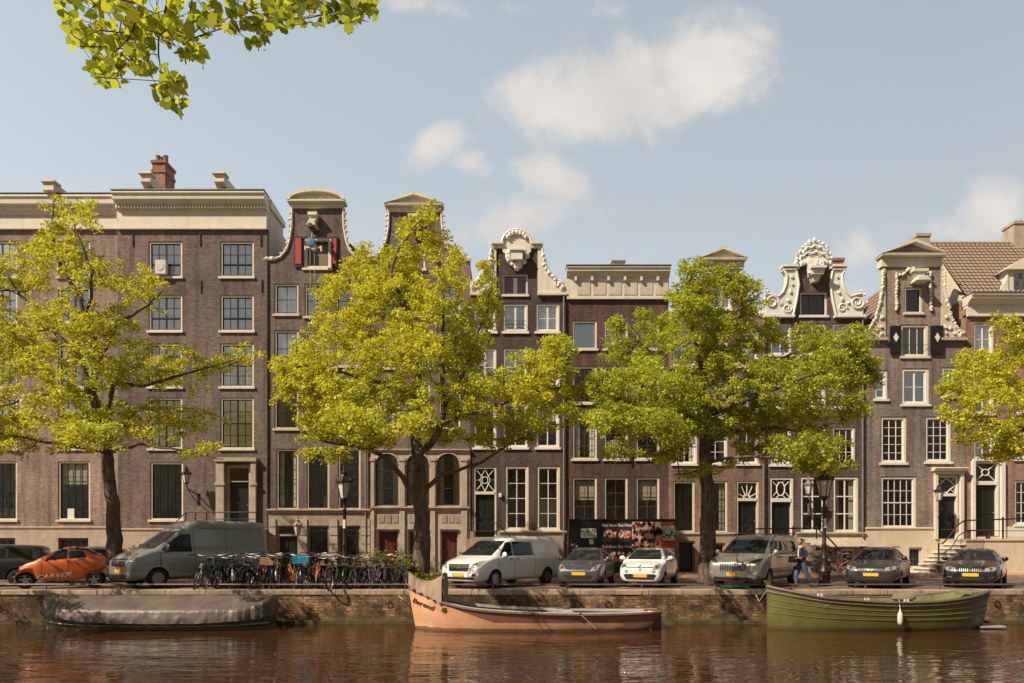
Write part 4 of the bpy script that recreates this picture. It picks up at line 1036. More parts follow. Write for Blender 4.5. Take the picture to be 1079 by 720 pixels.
# ================================================================== SETTING
def ground_mat():
    t = NT('clinker_paving'); v = t.pos()
    b = t.n('ShaderNodeTexBrick'); t.l(v, b.inputs['Vector'])
    b.inputs['Color1'].default_value = (.13,.085,.06,1); b.inputs['Color2'].default_value = (.19,.125,.09,1); b.inputs['Mortar'].default_value = (.06,.05,.04,1)
    b.inputs['Scale'].default_value = 1; b.inputs['Brick Width'].default_value = .2; b.inputs['Row Height'].default_value = .1; b.inputs['Mortar Size'].default_value = .008
    c = t.mix(.8, b.outputs['Color'], t.ramp(t.noise(v,.5,6,.65),[(.3,(.6,.58,.56)),(.7,(1.35,1.3,1.25))]), 'MULTIPLY')
    return t.out(t.principled(Base_Color=c, Roughness=.85, Normal=t.bump(b.outputs['Fac'],-.4,.01)))
def sidewalk_mat():
    t = NT('red_sidewalk'); v = t.pos()
    b = t.n('ShaderNodeTexBrick'); t.l(v, b.inputs['Vector'])
    b.inputs['Color1'].default_value = (.36,.20,.13,1); b.inputs['Color2'].default_value = (.44,.27,.18,1); b.inputs['Mortar'].default_value = (.2,.15,.1,1)
    b.inputs['Scale'].default_value = 1; b.inputs['Brick Width'].default_value = .2; b.inputs['Row Height'].default_value = .1; b.inputs['Mortar Size'].default_value = .006
    c = t.mix(.7, b.outputs['Color'], t.ramp(t.noise(v,.8,6,.65),[(.3,(.7,.68,.66)),(.7,(1.25,1.2,1.2))]), 'MULTIPLY')
    return t.out(t.principled(Base_Color=c, Roughness=.85))
def coping_mat():
    t = NT('coping_stone'); v = t.pos(); sx = t.n('ShaderNodeSeparateXYZ'); t.l(v, sx.inputs[0])
    c = t.mix(t.ramp(t.noise(v,2.2,8,.7),[(.3,0.),(.7,1.)]), (.24,.17,.115), (.50,.38,.27))
    j = t.math('LESS_THAN', t.math('FRACT', t.math('DIVIDE', sx.outputs[0], 1.15)), .018)
    c = t.mix(j, c, (.03,.025,.02))
    c = t.mix(t.ramp(t.noise(v,.7,5,.7),[(.52,0.),(.66,.55)]), c, (.10,.085,.04))
    return t.out(t.principled(Base_Color=c, Roughness=.9, Normal=t.bump(t.noise(v,25,4),.4,.01)))
g = MB()
g.add([(-900,-900,0),(900,-900,0),(900,-.6,0),(-900,-.6,0)],[(0,1,2,3)])
g.add([(-900,-.6,0),(900,-.6,0),(900,-.6,-3),(-900,-.6,-3),(900,QY+.3,-3),(-900,QY+.3,-3),(900,QY+.3,0),(-900,QY+.3,0)],[(0,1,2,3),(3,2,4,5),(5,4,6,7)])
g.add([(-900,QY+.3,0),(900,QY+.3,0),(900,1500,0),(-900,1500,0)],[(0,1,2,3)])
struct('ground', g, ground_mat())
g = MB(); g.box(-60,60,34.6,38.95,-.2,.11); g.box(-60,60,34.42,34.598,-.2,.12)
struct('pavement', g, sidewalk_mat())
def water_mat():
    t = NT('canal_water'); v = t.pos()
    n1 = t.noise(t.mapping(v,(.40,1.0,1)),1.0,2,.5,.8)
    n2 = t.noise(t.mapping(v,(1.15,3.3,1)),1.0,3,.5,.8)
    n3 = t.noise(t.mapping(v,(9,22,1)),1.0,2,.5)
    b = t.bump(n1,1,.036); b = t.bump(n2,1,.015,b)
    c = t.mix(t.noise(v,.25,3), (.034,.014,.0045), (.060,.026,.008))
    return t.out(t.principled(Base_Color=c, Roughness=.02, IOR=1.45, Specular_IOR_Level=.7, Normal=b))
w = MB(); w.add([(-900,-.6,WZ),(900,-.6,WZ),(900,QY+.02,WZ),(-900,QY+.02,WZ)],[(0,1,2,3)])
struct('canal_water', w, water_mat())

qw = empty('quay_wall',(0,QY,0),label='long mossy brown brick quay wall rising out of the canal under the parked cars',cat='quay wall')
m = MB(); m.box(-60,60,QY,QY+.31,-2.9,-.13); m.build('brick_face', M['quay'], qw)
cop = coping_mat()
m = MB(); x=-60; rnd2 = random.Random(3)
while x < 60:
    L = 1.15; e = rnd2.uniform(-.008,.008); m.box(x+.006,x+L-.006,QY-.025+e*1.6,QY+.55,-.128,.035+e); x += L
m.build('coping', cop, qw, bevel=.012)
m = MB(); 
for i in range(46):   # timber fender posts low at the waterline
    x = -40+i*1.9+rnd2.uniform(-.3,.3)
m.box(-60,60,QY-.10,QY-.002,WZ-.3,WZ+.12); m.build('footing', paint('mossy_footing',(.11,.085,.035),.9,var=.6,nscale=3,bump=.5), qw)
# mooring rings
for px in (262,410,640,900,1050):
    m = MB(); x=(px-539.5)*QY/F; m.lathe([(.09,-.01),(.11,0),(.09,.01),(.07,0)],12,(x,QY-.04,-.42),'y',True); m.build('mooring_ring', M['black'], qw, smooth=True)

rl = empty('edge_rail',(0,QY+.35,0),label='low galvanised steel rail running along the canal edge in front of the cars',cat='rail')
galv = paint('galvanised_steel',(.13,.11,.09),.6,metal=.3,var=.3)
m = MB(); m.tube([(-45,QY+.35,.20),(45,QY+.35,.20)],.032,6); m.build('bar', galv, rl, smooth=True)
for i in range(36):
    m = MB(); x=-44+i*2.55; m.tube([(x,QY+.35,.03),(x,QY+.35,.18)],.028,6); m.build('post', galv, rl)

# ------------------------------------------------------------------ trees
def bark_mat():
    t = NT('tree_bark'); v = t.pos()
    n = t.noise(t.mapping(v,(9,9,2.2)),1,6,.7)
    c = t.mix(t.ramp(n,[(.35,0.),(.65,1.)]), (.040,.028,.019), (.19,.14,.09))
    c = t.mix(t.ramp(t.noise(v,1.3,5,.7),[(.5,0.),(.7,.5)]), c, (.075,.075,.025))
    return t.out(t.principled(Base_Color=c, Roughness=.95, Normal=t.bump(n,.9,.04)))
M['bark'] = bark_mat()
def leaf_mat(name, a, b, c3, trans=.5):
    t = NT(name); at = t.n('ShaderNodeAttribute'); at.attribute_name = 'tint'
    col = t.ramp(at.outputs['Fac'], [(0.,a),(.5,b),(1.,c3)])
    d = t.n('ShaderNodeBsdfDiffuse'); t.l(col, d.inputs[0])
    tr = t.n('ShaderNodeBsdfTranslucent'); t.l(t.mix(.5,col,(.58,.57,.045),'MIX'), tr.inputs[0])
    gl = t.n('ShaderNodeBsdfGlossy'); gl.inputs['Roughness'].default_value=.45; gl.inputs[0].default_value=(.6,.6,.5,1)
    m1 = t.n('ShaderNodeMixShader'); m1.inputs[0].default_value = trans; t.l(d.outputs[0],m1.inputs[1]); t.l(tr.outputs[0],m1.inputs[2])
    m2 = t.n('ShaderNodeMixShader'); m2.inputs[0].default_value = .04; t.l(m1.outputs[0],m2.inputs[1]); t.l(gl.outputs[0],m2.inputs[2])
    return t.out(m2.outputs[0])
M['leafy'] = leaf_mat('elm_leaves_yellow_green', (.23,.26,.018),(.62,.59,.038),(.92,.83,.10))
M['leafg'] = leaf_mat('elm_leaves_green', (.14,.20,.015),(.42,.455,.030),(.78,.72,.08))
M['leafo'] = leaf_mat('lime_leaves', (.14,.22,.02),(.42,.48,.03),(.85,.78,.05),.65)
M['leafs'] = leaf_mat('shrub_leaves', (.08,.11,.015),(.24,.27,.03),(.40,.40,.05))

def leaf_mesh(name, centers, spread, size, per, seed, mat, parent, flat=.55, tints=None, shape=None):
    """centers Nx3; spread (x,y,z); returns object with many small leaves"""
    rng = np.random.default_rng(seed); cn = np.repeat(np.asarray(centers), per, axis=0); n = len(cn)
    d = rng.normal(size=(n,3)); d /= np.linalg.norm(d,axis=1)[:,None]; rr = rng.random(n)**.6
    pos = cn+d*rr[:,None]*np.asarray(spread)
    pos[:,2] -= .10*spread[0]*(rr**2)
    nrm = rng.normal(size=(n,3))*np.array([1,1,.8]); nrm[:,2] = np.abs(nrm[:,2])+flat; nrm /= np.linalg.norm(nrm,axis=1)[:,None]
    a = np.cross(nrm, rng.normal(size=(n,3))); a /= np.linalg.norm(a,axis=1)[:,None]; b = np.cross(nrm,a)
    s = (size*(.65+.7*rng.random(n)))[:,None]
    fold = nrm*s*.12
    if shape == 'heart':
        prof = [(-.46,0,0),(-.54,.16,.2),(-.42,.38,.5),(-.12,.49,.7),(.2,.42,.6),(.5,.2,.3),(.82,0,-.3),(.5,-.2,.3),(.2,-.42,.6),(-.12,-.49,.7),(-.42,-.38,.5),(-.54,-.16,.2)]
    else:
        prof = [(-.5,0,0),(-.05,.34,1.2),(.6,0,-.3),(-.05,-.34,1.2)]
    k = len(prof)
    V = np.empty((n,k,3))
    for i,(u,w,f) in enumerate(prof): V[:,i,:] = pos+a*s*u+b*s*w+fold*f
    off = Vector((0,0,0)); p = parent
    while p is not None: off += p.location; p = p.parent
    V -= np.array(off)
    me = bpy.data.meshes.new(name); me.vertices.add(n*k); me.vertices.foreach_set('co', V.reshape(-1))
    me.loops.add(n*k); me.loops.foreach_set('vertex_index', np.arange(n*k,dtype=np.int32))
    me.polygons.add(n); me.polygons.foreach_set('loop_start', np.arange(n,dtype=np.int32)*k)
    me.update(calc_edges=True)
    at = me.attributes.new('tint','FLOAT','FACE')
    tb = np.repeat(tints if tints is not None else rng.random(len(centers)), per)
    at.data.foreach_set('value', np.clip(tb*.6+rng.random(n)*.5-.05,0,1).astype(np.float32))
    me.materials.append(mat); o = bpy.data.objects.new(name, me); C.objects.link(o)
    if parent: o.parent = parent
    return o

class Skel:
    def __init__(s): s.p=[]; s.par=[]; s.minr=[]
    def add(s, p, par, r=0): s.p.append(Vector(p)); s.par.append(par); s.minr.append(r); return len(s.p)-1
    def limb(s, pts, radii, start=None, step=.28):
        """pts list of Vector; returns index list; begins from nearest existing node if start is None and skeleton exists"""
        if s.p and start is None:
            q = np.array([tuple(a) for a in s.p]); i = int(np.argmin(((q-np.array(pts[0]))**2).sum(1))); last = i
        else: last = -1 if not s.p else start
        prev = pts[0] if last < 0 else s.p[last]
        if last < 0: last = s.add(pts[0], -1, radii[0])
        n = len(pts)
        for k in range(1,n):
            a = prev; b = pts[k]; m_ = max(1,int((b-a).length/step))
            for i in range(1,m_+1):
                t=i/m_; r = radii[k-1]+(radii[k]-radii[k-1])*t
                j = Vector((rnd.uniform(-1,1),rnd.uniform(-1,1),rnd.uniform(-1,1)))*.035 if i<m_ else Vector((0,0,0))
                last = s.add(a.lerp(b,t)+j, last, r)
            prev = b
    def grow(s, attr, rng, sag=.12):
        P0 = np.array([tuple(a) for a in s.p]); cap = len(P0)+len(attr)*12
        arr = np.empty((cap,3)); arr[:len(P0)] = P0; n = len(P0)
        attr = sorted(attr, key=lambda a: float(np.min(((P0-np.array(a))**2).sum(1)))); ends=[]
        for a in attr:
            av = np.array(a); d = arr[:n]-av; dist = np.sqrt((d**2).sum(1)); pen = np.clip(d[:,2],0,None)*1.2
            i = int(np.argmin(dist+pen)); st = Vector(arr[i]); en = Vector(a); L=(en-st).length
            k = min(10,max(1,int(L/.32))); last=i
            side = Vector((rng.normal(),rng.normal(),rng.normal()*.5))*.06*L
            for q in range(1,k+1):
                t=q/k; p = st.lerp(en,t)+side*math.sin(math.pi*t)+Vector((0,0,sag*L*math.sin(math.pi*t)))
                last = s.add(p,last); arr[n]=tuple(p); n+=1
            ends.append(last)
        return ends
    def radii(s, tip=.008, e=2.5):
        n=len(s.p); acc=[0.0]*n; ch=[[] for _ in range(n)]
        for i in range(n):
            if s.par[i]>=0: ch[s.par[i]].append(i)
        r=[0]*n
        for i in range(n-1,-1,-1):
            r[i] = max((acc[i])**(1/e) if acc[i]>0 else tip, tip)
            if s.par[i]>=0: acc[s.par[i]] += r[i]**e
        r2=[max(a,b) if b>0 else min(a,.12) for a,b in zip(r,s.minr)]
        r2=[b if b>0 else a for a,b in zip(r2,s.minr)]
        return r2,ch
    def mesh(s, mb, tip=.008):
        r,ch = s.radii(tip)
        stack=[(0,None)]
        while stack:
            st,pa = stack.pop(); chain=[pa] if pa is not None else []; chain.append(st); cur=st
            while ch[cur]:
                kids = sorted(ch[cur], key=lambda c:-r[c])
                for k in kids[1:]: stack.append((k,cur))
                cur=kids[0]; chain.append(cur)
            if len(chain)<2: continue
            rr=[r[c] for c in chain]
            if pa is not None: rr[0]=min(rr[0],rr[1]*1.15)
            nn = 9 if rr[min(1,len(rr)-1)]>.09 else (6 if rr[min(1,len(rr)-1)]>.03 else 4)
            mb.tube([s.p[c] for c in chain], rr, nn)

def street_tree(name, label, base, limbs, blobs, Y0, seed, nattr, per, mat, lsize=.105, tmul=1):
    rng = np.random.default_rng(seed); sk = Skel(); sc = Y0/F
    root = empty(name, tuple(base), label=label, cat='tree', group='elms along the canal edge')
    for pts,rad in limbs:
        sk.limb([P(a,b,Y0+dy) for a,b,dy in pts], rad)
    W = np.array([b[2]*b[3] for b in blobs],float); W/=W.sum(); attr=[]; tints=[]
    cs=[]
    for i,b in enumerate(blobs):
        dy = (b[4]*1.35 if len(b)>4 else rng.uniform(-2.4,2.4))+.7
        cs.append((P(b[0],b[1],Y0),b[2]*sc,b[3]*sc,dy))
    tries=0
    while len(attr)<nattr and tries<nattr*20:
        tries+=1
        i = int(rng.choice(len(blobs),p=W)); c,rx,rz,dy = cs[i]
        d = rng.normal(size=3); d/=np.linalg.norm(d); q=rng.random()**.42
        ry = 1.0*max(rx,rz)+.7
        a = Vector((c.x+d[0]*q*rx, c.y+dy+d[1]*q*ry, c.z+d[2]*q*rz))
        # keep photo outline: re-project x and z from nominal depth to actual depth
        k = a.y/Y0; a.x*=k; a.z = EYE+(a.z-EYE)*k
        if mnoise.noise(a*.85+Vector((seed,0,0))) < -.20: continue      # gaps
        attr.append(tuple(a)); tints.append(.5+.5*mnoise.noise(a*.5)+rng.normal()*.12)
    ends = sk.grow(attr,rng)
    # order of attractors was resorted by grow: rebuild centres from ends
    cen = np.array([tuple(sk.p[e]) for e in ends])
    tn = np.array([.5+.45*mnoise.noise(sk.p[e]*.45)+rng.normal()*.10 for e in ends])
    mb = MB(); sk.mesh(mb); mb.build('trunk', M['bark'], root, smooth=True, sharp=80)
    leaf_mesh('crown', cen, (.31,.31,.20), lsize, per, seed, mat, root, tints=tn)
    return root
r_ = lambda *a: list(a)
T1 = [([(122,604,0),(120,560,0),(119.5,540,0),(116,512,0),(114,485,0),(110,460,0),(103,435,0),(97,415,0),(90,396,0),(83,382,0),(74,368,0),(64,357,0),(45,335,.4),(22,312,.8),(2,280,1.2)],[.34,.27,.25,.23,.22,.20,.18,.16,.14,.13,.11,.10,.08,.05,.03]),
      ([(97,415,0),(104,380,-.6),(97,350,-1),(90,335,-1.2),(84,315,-1.3),(75,299,-1.4),(60,272,-1.4),(55,240,-1.2),(57,210,-1)],[.13,.11,.10,.09,.08,.07,.05,.035,.02]),
      ([(90,335,-1.2),(96,315,-1.6),(97,285,-1.9),(88,262,-2),(80,243,-2),(72,222,-2)],[.07,.06,.05,.04,.03,.02]),
      ([(97,415,0),(85,417,-.4),(70,414,-.8),(56,415,-1.2),(28,420,-1.6),(0,428,-2)],[.10,.09,.08,.07,.05,.03]),
      ([(103,380,-.4),(114,362,.3),(125,340,.6),(140,332,.9),(156,322,1.2),(172,306,1.4)],[.10,.09,.08,.06,.045,.02]),
      ([(108,450,0),(116,420,.8),(120,404,1.0),(135,405,1.3),(150,407,1.5),(180,398,2),(215,388,2.3),(250,378,2.5)],[.11,.10,.09,.08,.07,.06,.04,.02]),
      ([(113,478,0),(124,474,-.5),(150,468,-1),(195,476,-1.4),(235,484,-1.6)],[.07,.06,.05,.04,.02]),
      ([(112,480,0),(98,474,-1),(70,470,-1.6),(30,462,-2),(-15,455,-2.3)],[.08,.07,.06,.045,.03])]
B1 = [(58,226,16,20,-1),(90,228,22,16,-2),(62,262,34,28,-1.3),(22,292,34,40,1),(-15,310,30,50,0),(95,292,34,32,-1.8),(150,302,26,22,1.3),(165,322,16,12,1.5),(60,345,55,40,-.5),(110,345,38,28,-1),(0,375,45,45,1),(60,392,60,36,-1.5),(130,385,50,30,.5),(185,392,45,28,2),(235,385,34,20,2.4),(262,372,14,10,2.5),(40,435,70,32,-1.8),(-20,440,40,36,-1.5),(115,440,40,26,.5),(165,440,42,22,1),(205,445,34,16,1.2),(215,474,26,10,-1.5),(80,468,60,12,-1.5),(5,470,45,12,-2),(150,462,36,12,-.8),(90,455,38,14,-5.6)]
T2 = [([(443,612,0),(444,585,0),(445,550,0),(442,517,0),(442,490,0),(439,470,0),(437,455,0),(441,430,0),(440,400,.2),(437,375,.3),(432,348,.3),(426,325,.3),(418,305,.2),(412,288,0),(420,262,0),(440,235,0)],[.40,.34,.31,.28,.25,.22,.20,.18,.16,.14,.12,.10,.085,.07,.05,.02]),
      ([(439,524,0),(428,510,-.5),(420,498,-1),(408,484,-1.2),(392,474,-1.5),(370,470,-2),(345,466,-2.2),(318,455,-2.4)],[.12,.11,.10,.09,.08,.06,.045,.03]),
      ([(447,522,0),(456,509,.4),(465,500,.6),(481,497,.8),(510,486,1.2),(534,470,1.5),(565,455,1.8)],[.11,.10,.09,.07,.06,.04,.02]),
      ([(440,478,0),(452,470,-.3),(462,456,-.5),(468,430,-.8),(467,415,-1),(465,383,-1.2),(466,350,-1.3),(468,318,-1.2),(462,285,-1)],[.15,.14,.13,.12,.10,.09,.07,.05,.03]),
      ([(468,425,-.8),(485,400,.2),(497,372,.8),(503,350,1.2),(512,332,1.4),(518,300,1.5),(522,275,1.5)],[.09,.08,.07,.06,.05,.03,.015]),
      ([(436,350,.3),(422,345,.8),(409,338,1.2),(390,325,1.5),(375,318,1.6),(353,307,1.7)],[.08,.07,.065,.055,.045,.025]),
      ([(441,425,0),(420,410,-1),(395,402,-1.6),(360,392,-2.1),(320,385,-2.4),(300,390,-2.5)],[.10,.085,.07,.055,.04,.02]),
      ([(462,450,-.4),(490,438,-1),(530,425,-1.5),(570,408,-1.8),(598,395,-2)],[.10,.08,.065,.045,.02])]
B2 = [(450,228,11,16,0),(442,258,22,20,0),(415,275,26,20,.5),(382,262,12,12,1.2),(378,288,28,20,1.2),(347,308,22,18,1.8),(470,290,24,26,-1),(400,325,46,34,.8),(455,330,36,36,-1),(514,292,13,22,1.5),(510,330,20,30,1.4),(352,350,36,30,.5),(420,375,56,36,-1.2),(485,375,36,32,.5),(318,385,30,28,-2),(300,408,14,22,-2.3),(355,405,50,36,-2),(430,425,55,30,-1.5),(500,415,45,32,-1),(560,400,40,34,-1.8),(588,372,20,22,-1.8),(578,432,34,22,-1.5),(540,448,40,18,1),(335,445,32,22,-2.2),(385,455,36,20,-1.8),(345,478,32,9,-2.3),(470,458,34,12,.5),(520,465,30,9,1.2),(600,410,12,20,-2),(375,440,40,18,-5.7),(430,450,30,14,-5.2),(432,240,16,16,0),(430,300,26,24,0),(470,262,12,20,0),(405,300,24,20,0)]
T3 = [([(745,614,0),(745,590,0),(746,560,0),(746,520,0),(744,495,0),(743,470,0),(742,445,0),(740,420,0),(741,397,0),(747,375,0),(754,355,0),(766,343,0),(779,333,0),(785,310,0),(775,290,0)],[.40,.33,.30,.27,.25,.23,.21,.18,.16,.13,.11,.09,.07,.04,.02]),
      ([(741,402,0),(735,397,.6),(729,390,1),(712,389,1.3),(696,388,1.5),(684,370,1.7),(672,352,1.8),(660,340,1.8)],[.11,.10,.09,.08,.065,.05,.035,.02]),
      ([(743,440,0),(755,434,-.7),(768,428,-1.3),(800,415,-1.8),(835,402,-2.2),(875,390,-2.4),(905,378,-2.5)],[.13,.12,.11,.09,.07,.05,.02]),
      ([(742,450,0),(725,438,-1),(700,430,-1.6),(665,425,-2.1),(640,418,-2.3),(625,410,-2.4)],[.12,.10,.08,.06,.04,.02]),
      ([(745,470,0),(765,456,.8),(800,450,1.4),(850,455,1.8),(885,445,2)],[.11,.10,.08,.05,.02]),
      ([(741,400,0),(735,370,-.8),(728,340,-1.2),(726,310,-1.3),(730,285,-1.2)],[.11,.09,.07,.05,.02]),
      ([(754,430,-.3),(790,400,.6),(830,375,1),(860,362,1.2)],[.10,.08,.05,.02]),
      ([(744,495,0),(728,498,-.8),(712,500,-1.2)],[.05,.035,.02]),
      ([(744,488,0),(775,482,-1.5),(820,482,-2),(865,490,-2.4)],[.08,.06,.045,.02])]
B3 = [(733,285,16,18,-1.2),(765,295,24,20,0),(792,312,20,22,0),(728,320,30,28,-1.2),(690,345,28,24,1.5),(652,344,11,11,1.8),(665,370,34,22,1.5),(745,355,50,34,-.5),(800,352,24,24,.5),(855,362,34,22,1),(902,366,24,24,-2),(880,390,40,24,-2),(640,408,26,24,-2),(690,410,50,34,-1.5),(760,400,55,34,-1),(825,405,44,32,-1),(655,442,36,24,-2),(650,470,28,14,-2),(705,448,42,24,-1.8),(770,440,50,26,0),(840,440,44,24,1),(895,430,26,20,1.5),(850,472,46,18,-2),(800,474,36,14,1),(868,490,32,10,-2.4),(728,500,24,5,-1),(755,492,22,7,-1),(700,478,24,10,-1.5),(920,392,10,14,-2),(650,440,36,16,-5.8),(690,445,30,14,-5.3)]
T4 = [([(1128,612,0),(1126,560,0),(1122,500,0),(1118,460,0),(1110,420,0),(1100,385,0),(1080,350,0),(1064,335,0)],[.36,.30,.26,.24,.18,.12,.06,.03]),
      ([(1118,462,0),(1095,455,-1),(1065,450,-1.5),(1030,442,-1.8),(1000,432,-2)],[.12,.10,.08,.05,.02]),
      ([(1114,440,0),(1085,425,.8),(1050,405,1.3),(1020,388,1.5)],[.11,.09,.06,.02]),
      ([(1112,430,0),(1140,400,0),(1170,380,0)],[.12,.08,.03])]
B4 = [(1060,345,16,18,0),(1078,362,24,24,0),(1028,385,24,20,1.5),(1055,395,36,28,.5),(1010,412,22,20,-1),(1005,438,22,16,-2),(1045,435,44,28,-1.5),(1095,400,40,46,0),(1075,460,34,16,-1.5),(1060,478,26,10,-1),(1025,462,28,10,-1.8),(1140,390,50,50,0),(1140,450,50,30,0)]
T0=[([(-150,612,0),(-146,560,-.3),(-140,500,-.8),(-125,450,-1.4),(-100,410,-2.2),(-75,380,-3)],[.36,.3,.26,.2,.12,.05]),([(-140,480,-1),(-110,470,-2.4),(-60,465,-3.5)],[.12,.08,.03])]
B0=[(-90,380,50,40,-2),(-80,440,50,34,-3),(-130,400,50,50,-1),(-150,340,50,50,0),(-200,400,50,50,0),(-75,340,34,34,-2.5),(-70,470,40,14,-3.5),(-215,440,60,26,-5.8),(-170,455,40,16,-5.5)]
street_tree('elm_tree','yellow green elm leaning in from beyond the left edge of the picture', P(-150,612,27.4), T0, B0, 27.4, 10, 520, 60, M['leafy'])
street_tree('elm_tree','yellow green elm at the left standing behind the orange microcar and grey cargo van', P(122,604,28.3), T1, B1, 28.3, 11, 1150, 50, M['leafy'])
street_tree('elm_tree','tallest yellow green elm standing between the bicycle rack and white van', P(443,612,28.3), T2, B2, 28.3, 12, 2100, 50, M['leafy'])
street_tree('elm_tree','broad green elm whose trunk stands beside the white hatchback', P(745,614,28.6), T3, B3, 28.6, 13, 2100, 50, M['leafg'])
street_tree('elm_tree','green elm cut by the right edge of the picture', P(1128,612,28.6), T4, B4, 28.6, 14, 850, 50, M['leafy'])
# ivy and suckers at the foot of tree trunks and shrubs behind the bicycles
def shrub(name, label, px, py, Y, r, n, seed, mat='leafs'):
    base = P(px,py,Y); base.z=.0; rt = empty(name, tuple(base), label=label, cat='shrub')
    rng = np.random.default_rng(seed); mb=MB(); cen=[]
    for i in range(n):
        a = rng.uniform(0,2*math.pi); q=rng.random()**.5; h=r[1]*(.25+.75*rng.random())*(1-.45*q*q)
        p = base+Vector((r[0]*q*math.cos(a), r[0]*.6*q*math.sin(a), h)); mb.tube([base+Vector((.15*math.cos(a)*q,.15*math.sin(a)*q,0)),base.lerp(p,.55)+Vector((0,0,.08)),p],[.015,.01,.004],4); cen.append(tuple(p)); cen.append(tuple(base.lerp(p,.7)))
    mb.build('stem', M['bark'], rt); leaf_mesh('foliage', cen, (.17,.15,.13), .075, 26, seed, M[mat], rt)
shrub('shrub','round yellow green shrub against the stone doors behind the bicycles',404,604,28.3,(1.25,1.45),90,21)
shrub('shrub','smaller yellow green shrub between bicycles and the tallest elm trunk',431,604,28.0,(.45,1.25),40,22)
shrub('shrub','light green bush at the foot of the tallest elm',456,610,27.9,(.4,.6),16,23)
shrub('shrub','small green bush behind the left elm trunk beside the cargo van',137,604,34,(.9,1.7),30,24)
# trees across the water, behind the viewpoint (seen mirrored in windows)
rng = np.random.default_rng(5); cen=[]
for i in range(330):
    x = rng.uniform(-60,60); y = -9+rng.normal()*2.5; z = rng.uniform(3.0,12.5)-1.6*abs(math.sin(x*.35)); cen.append((x,y,z))
o = leaf_mesh('opposite_bank_foliage', cen, (2.0,1.6,1.2), .55, 60, 5, leaf_mat('shaded_leaves',(.03,.05,.01),(.07,.10,.02),(.12,.15,.03),.3), None); tag(o,'dense foliage of the row of trees on the opposite bank',None,kind='stuff')

# overhanging lime branch above the near quay
def near_branch():
    Y0=4.8; rt = empty('lime_tree',(-4.2,-1.5,0),label='overhanging lime branch with large heart shaped leaves at the top left',cat='tree')
    sk=Skel(); q=lambda a,b,Y=Y0: P(a,b,Y)
    sk.limb([Vector((-4.2,-1.5,0)),Vector((-4.1,-1.3,2.5)),Vector((-3.8,-.6,4.4)),Vector((-3.2,1.2,5.6)),q(120,-170,3.6),q(170,-70,4.6),q(178,-5)],[.26,.22,.17,.10,.06,.025,.014],step=.3)
    def br(pts,r0): sk.limb([q(*p) for p in pts],[r0*(1-.75*i/(len(pts)-1)) for i in range(len(pts))],step=.08)
    br([(178,-5),(172,20),(167,40),(167,58),(170,78),(170,97),(182,112)],.009)
    br([(165,-45,4.5),(155,-15,4.6),(145,10,4.6),(128,22,4.5),(105,32,4.4),(88,40,4.4)],.010)
    br([(145,8,4.6),(140,35,4.6),(125,52,4.6),(105,65,4.6),(102,80,4.6)],.007)
    br([(178,-10),(215,-12),(250,5),(285,15),(310,20),(345,15),(385,10)],.009)
    br([(250,2),(262,25),(275,40)],.005); br([(167,40),(185,48),(205,55)],.005); br([(215,-12),(200,15),(190,35),(205,55)],.006)
    br([(128,-20,4.5),(110,-5,4.5),(95,10,4.5)],.007); br([(345,12),(360,22),(352,30)],.004)
    rng=np.random.default_rng(8); attr=[]
    regs=[(95,28,28,24,22),(122,40,30,34,30),(115,72,20,14,20),(110,80,10,8,6),(155,30,24,24,30),(150,62,20,12,14),(72,2,12,8,6),(110,0,40,12,24),(200,20,30,22,26),(195,45,18,14,12),(212,57,6,5,4),(180,84,12,10,9),(183,105,13,12,14),(168,96,5,8,4),(245,15,32,18,22),(272,38,12,14,8),(290,12,24,18,18),(325,12,22,17,20),(362,10,22,14,20),(385,8,12,14,12),(300,-15,110,12,40),(180,-15,90,10,30)]
    for (cx,cy,rx,ry,n) in regs:
        for _ in range(n):
            a=rng.uniform(0,2*math.pi); r=rng.random()**.5; attr.append(tuple(q(cx+rx*r*math.cos(a),cy+ry*r*math.sin(a),4.75+rng.normal()*.28)))
    ends=sk.grow(attr,rng,sag=.05)
    mb=MB(); r,ch=sk.radii(.0018)
    sk.mesh(mb,.0018); mb.build('branch', M['bark'], rt, smooth=True)
    # hanging heart leaves: normals mostly sideways
    n=len(ends); cen=np.array([tuple(sk.p[e]) for e in ends])
    leaf_mesh('foliage', cen, (.05,.06,.05), .054, 3, 9, M['leafo'], rt, flat=.0, shape='heart', tints=np.clip((360-((cen[:,0]/cen[:,1])*F+539.5))/420+rng.normal(size=n)*.12,0,1))
near_branch()

# ------------------------------------------------------------------ sky, sun, camera
sund = Vector((1.5,1.0,-1.72)).normalized()     # light travels this way
el = math.asin(-sund.z); az = math.atan2(-sund.x,-sund.y)
W_ = bpy.data.worlds.new('World'); bpy.context.scene.world = W_; W_.use_nodes = True
nt = W_.node_tree; nt.nodes.clear()
class WN(NT):
    def __init__(s, t): s.t=t
k = WN(nt)
sky = k.n('ShaderNodeTexSky'); sky.sky_type='NISHITA'; sky.sun_disc=False; sky.sun_elevation=el; sky.sun_rotation=az
sky.air_density=1.0; sky.dust_density=2.2; sky.ozone_density=1.2
tc = k.n('ShaderNodeTexCoord').outputs['Generated']; sx = k.n('ShaderNodeSeparateXYZ'); k.l(tc, sx.inputs[0])
ay = k.math('MAXIMUM', k.math('ABSOLUTE', sx.outputs[1]), .02)
u = k.math('DIVIDE', sx.outputs[0], ay); v = k.math('DIVIDE', sx.outputs[2], ay)
cb = k.n('ShaderNodeCombineXYZ'); k.l(u,cb.inputs[0]); k.l(v,cb.inputs[1]); uv=cb.outputs[0]
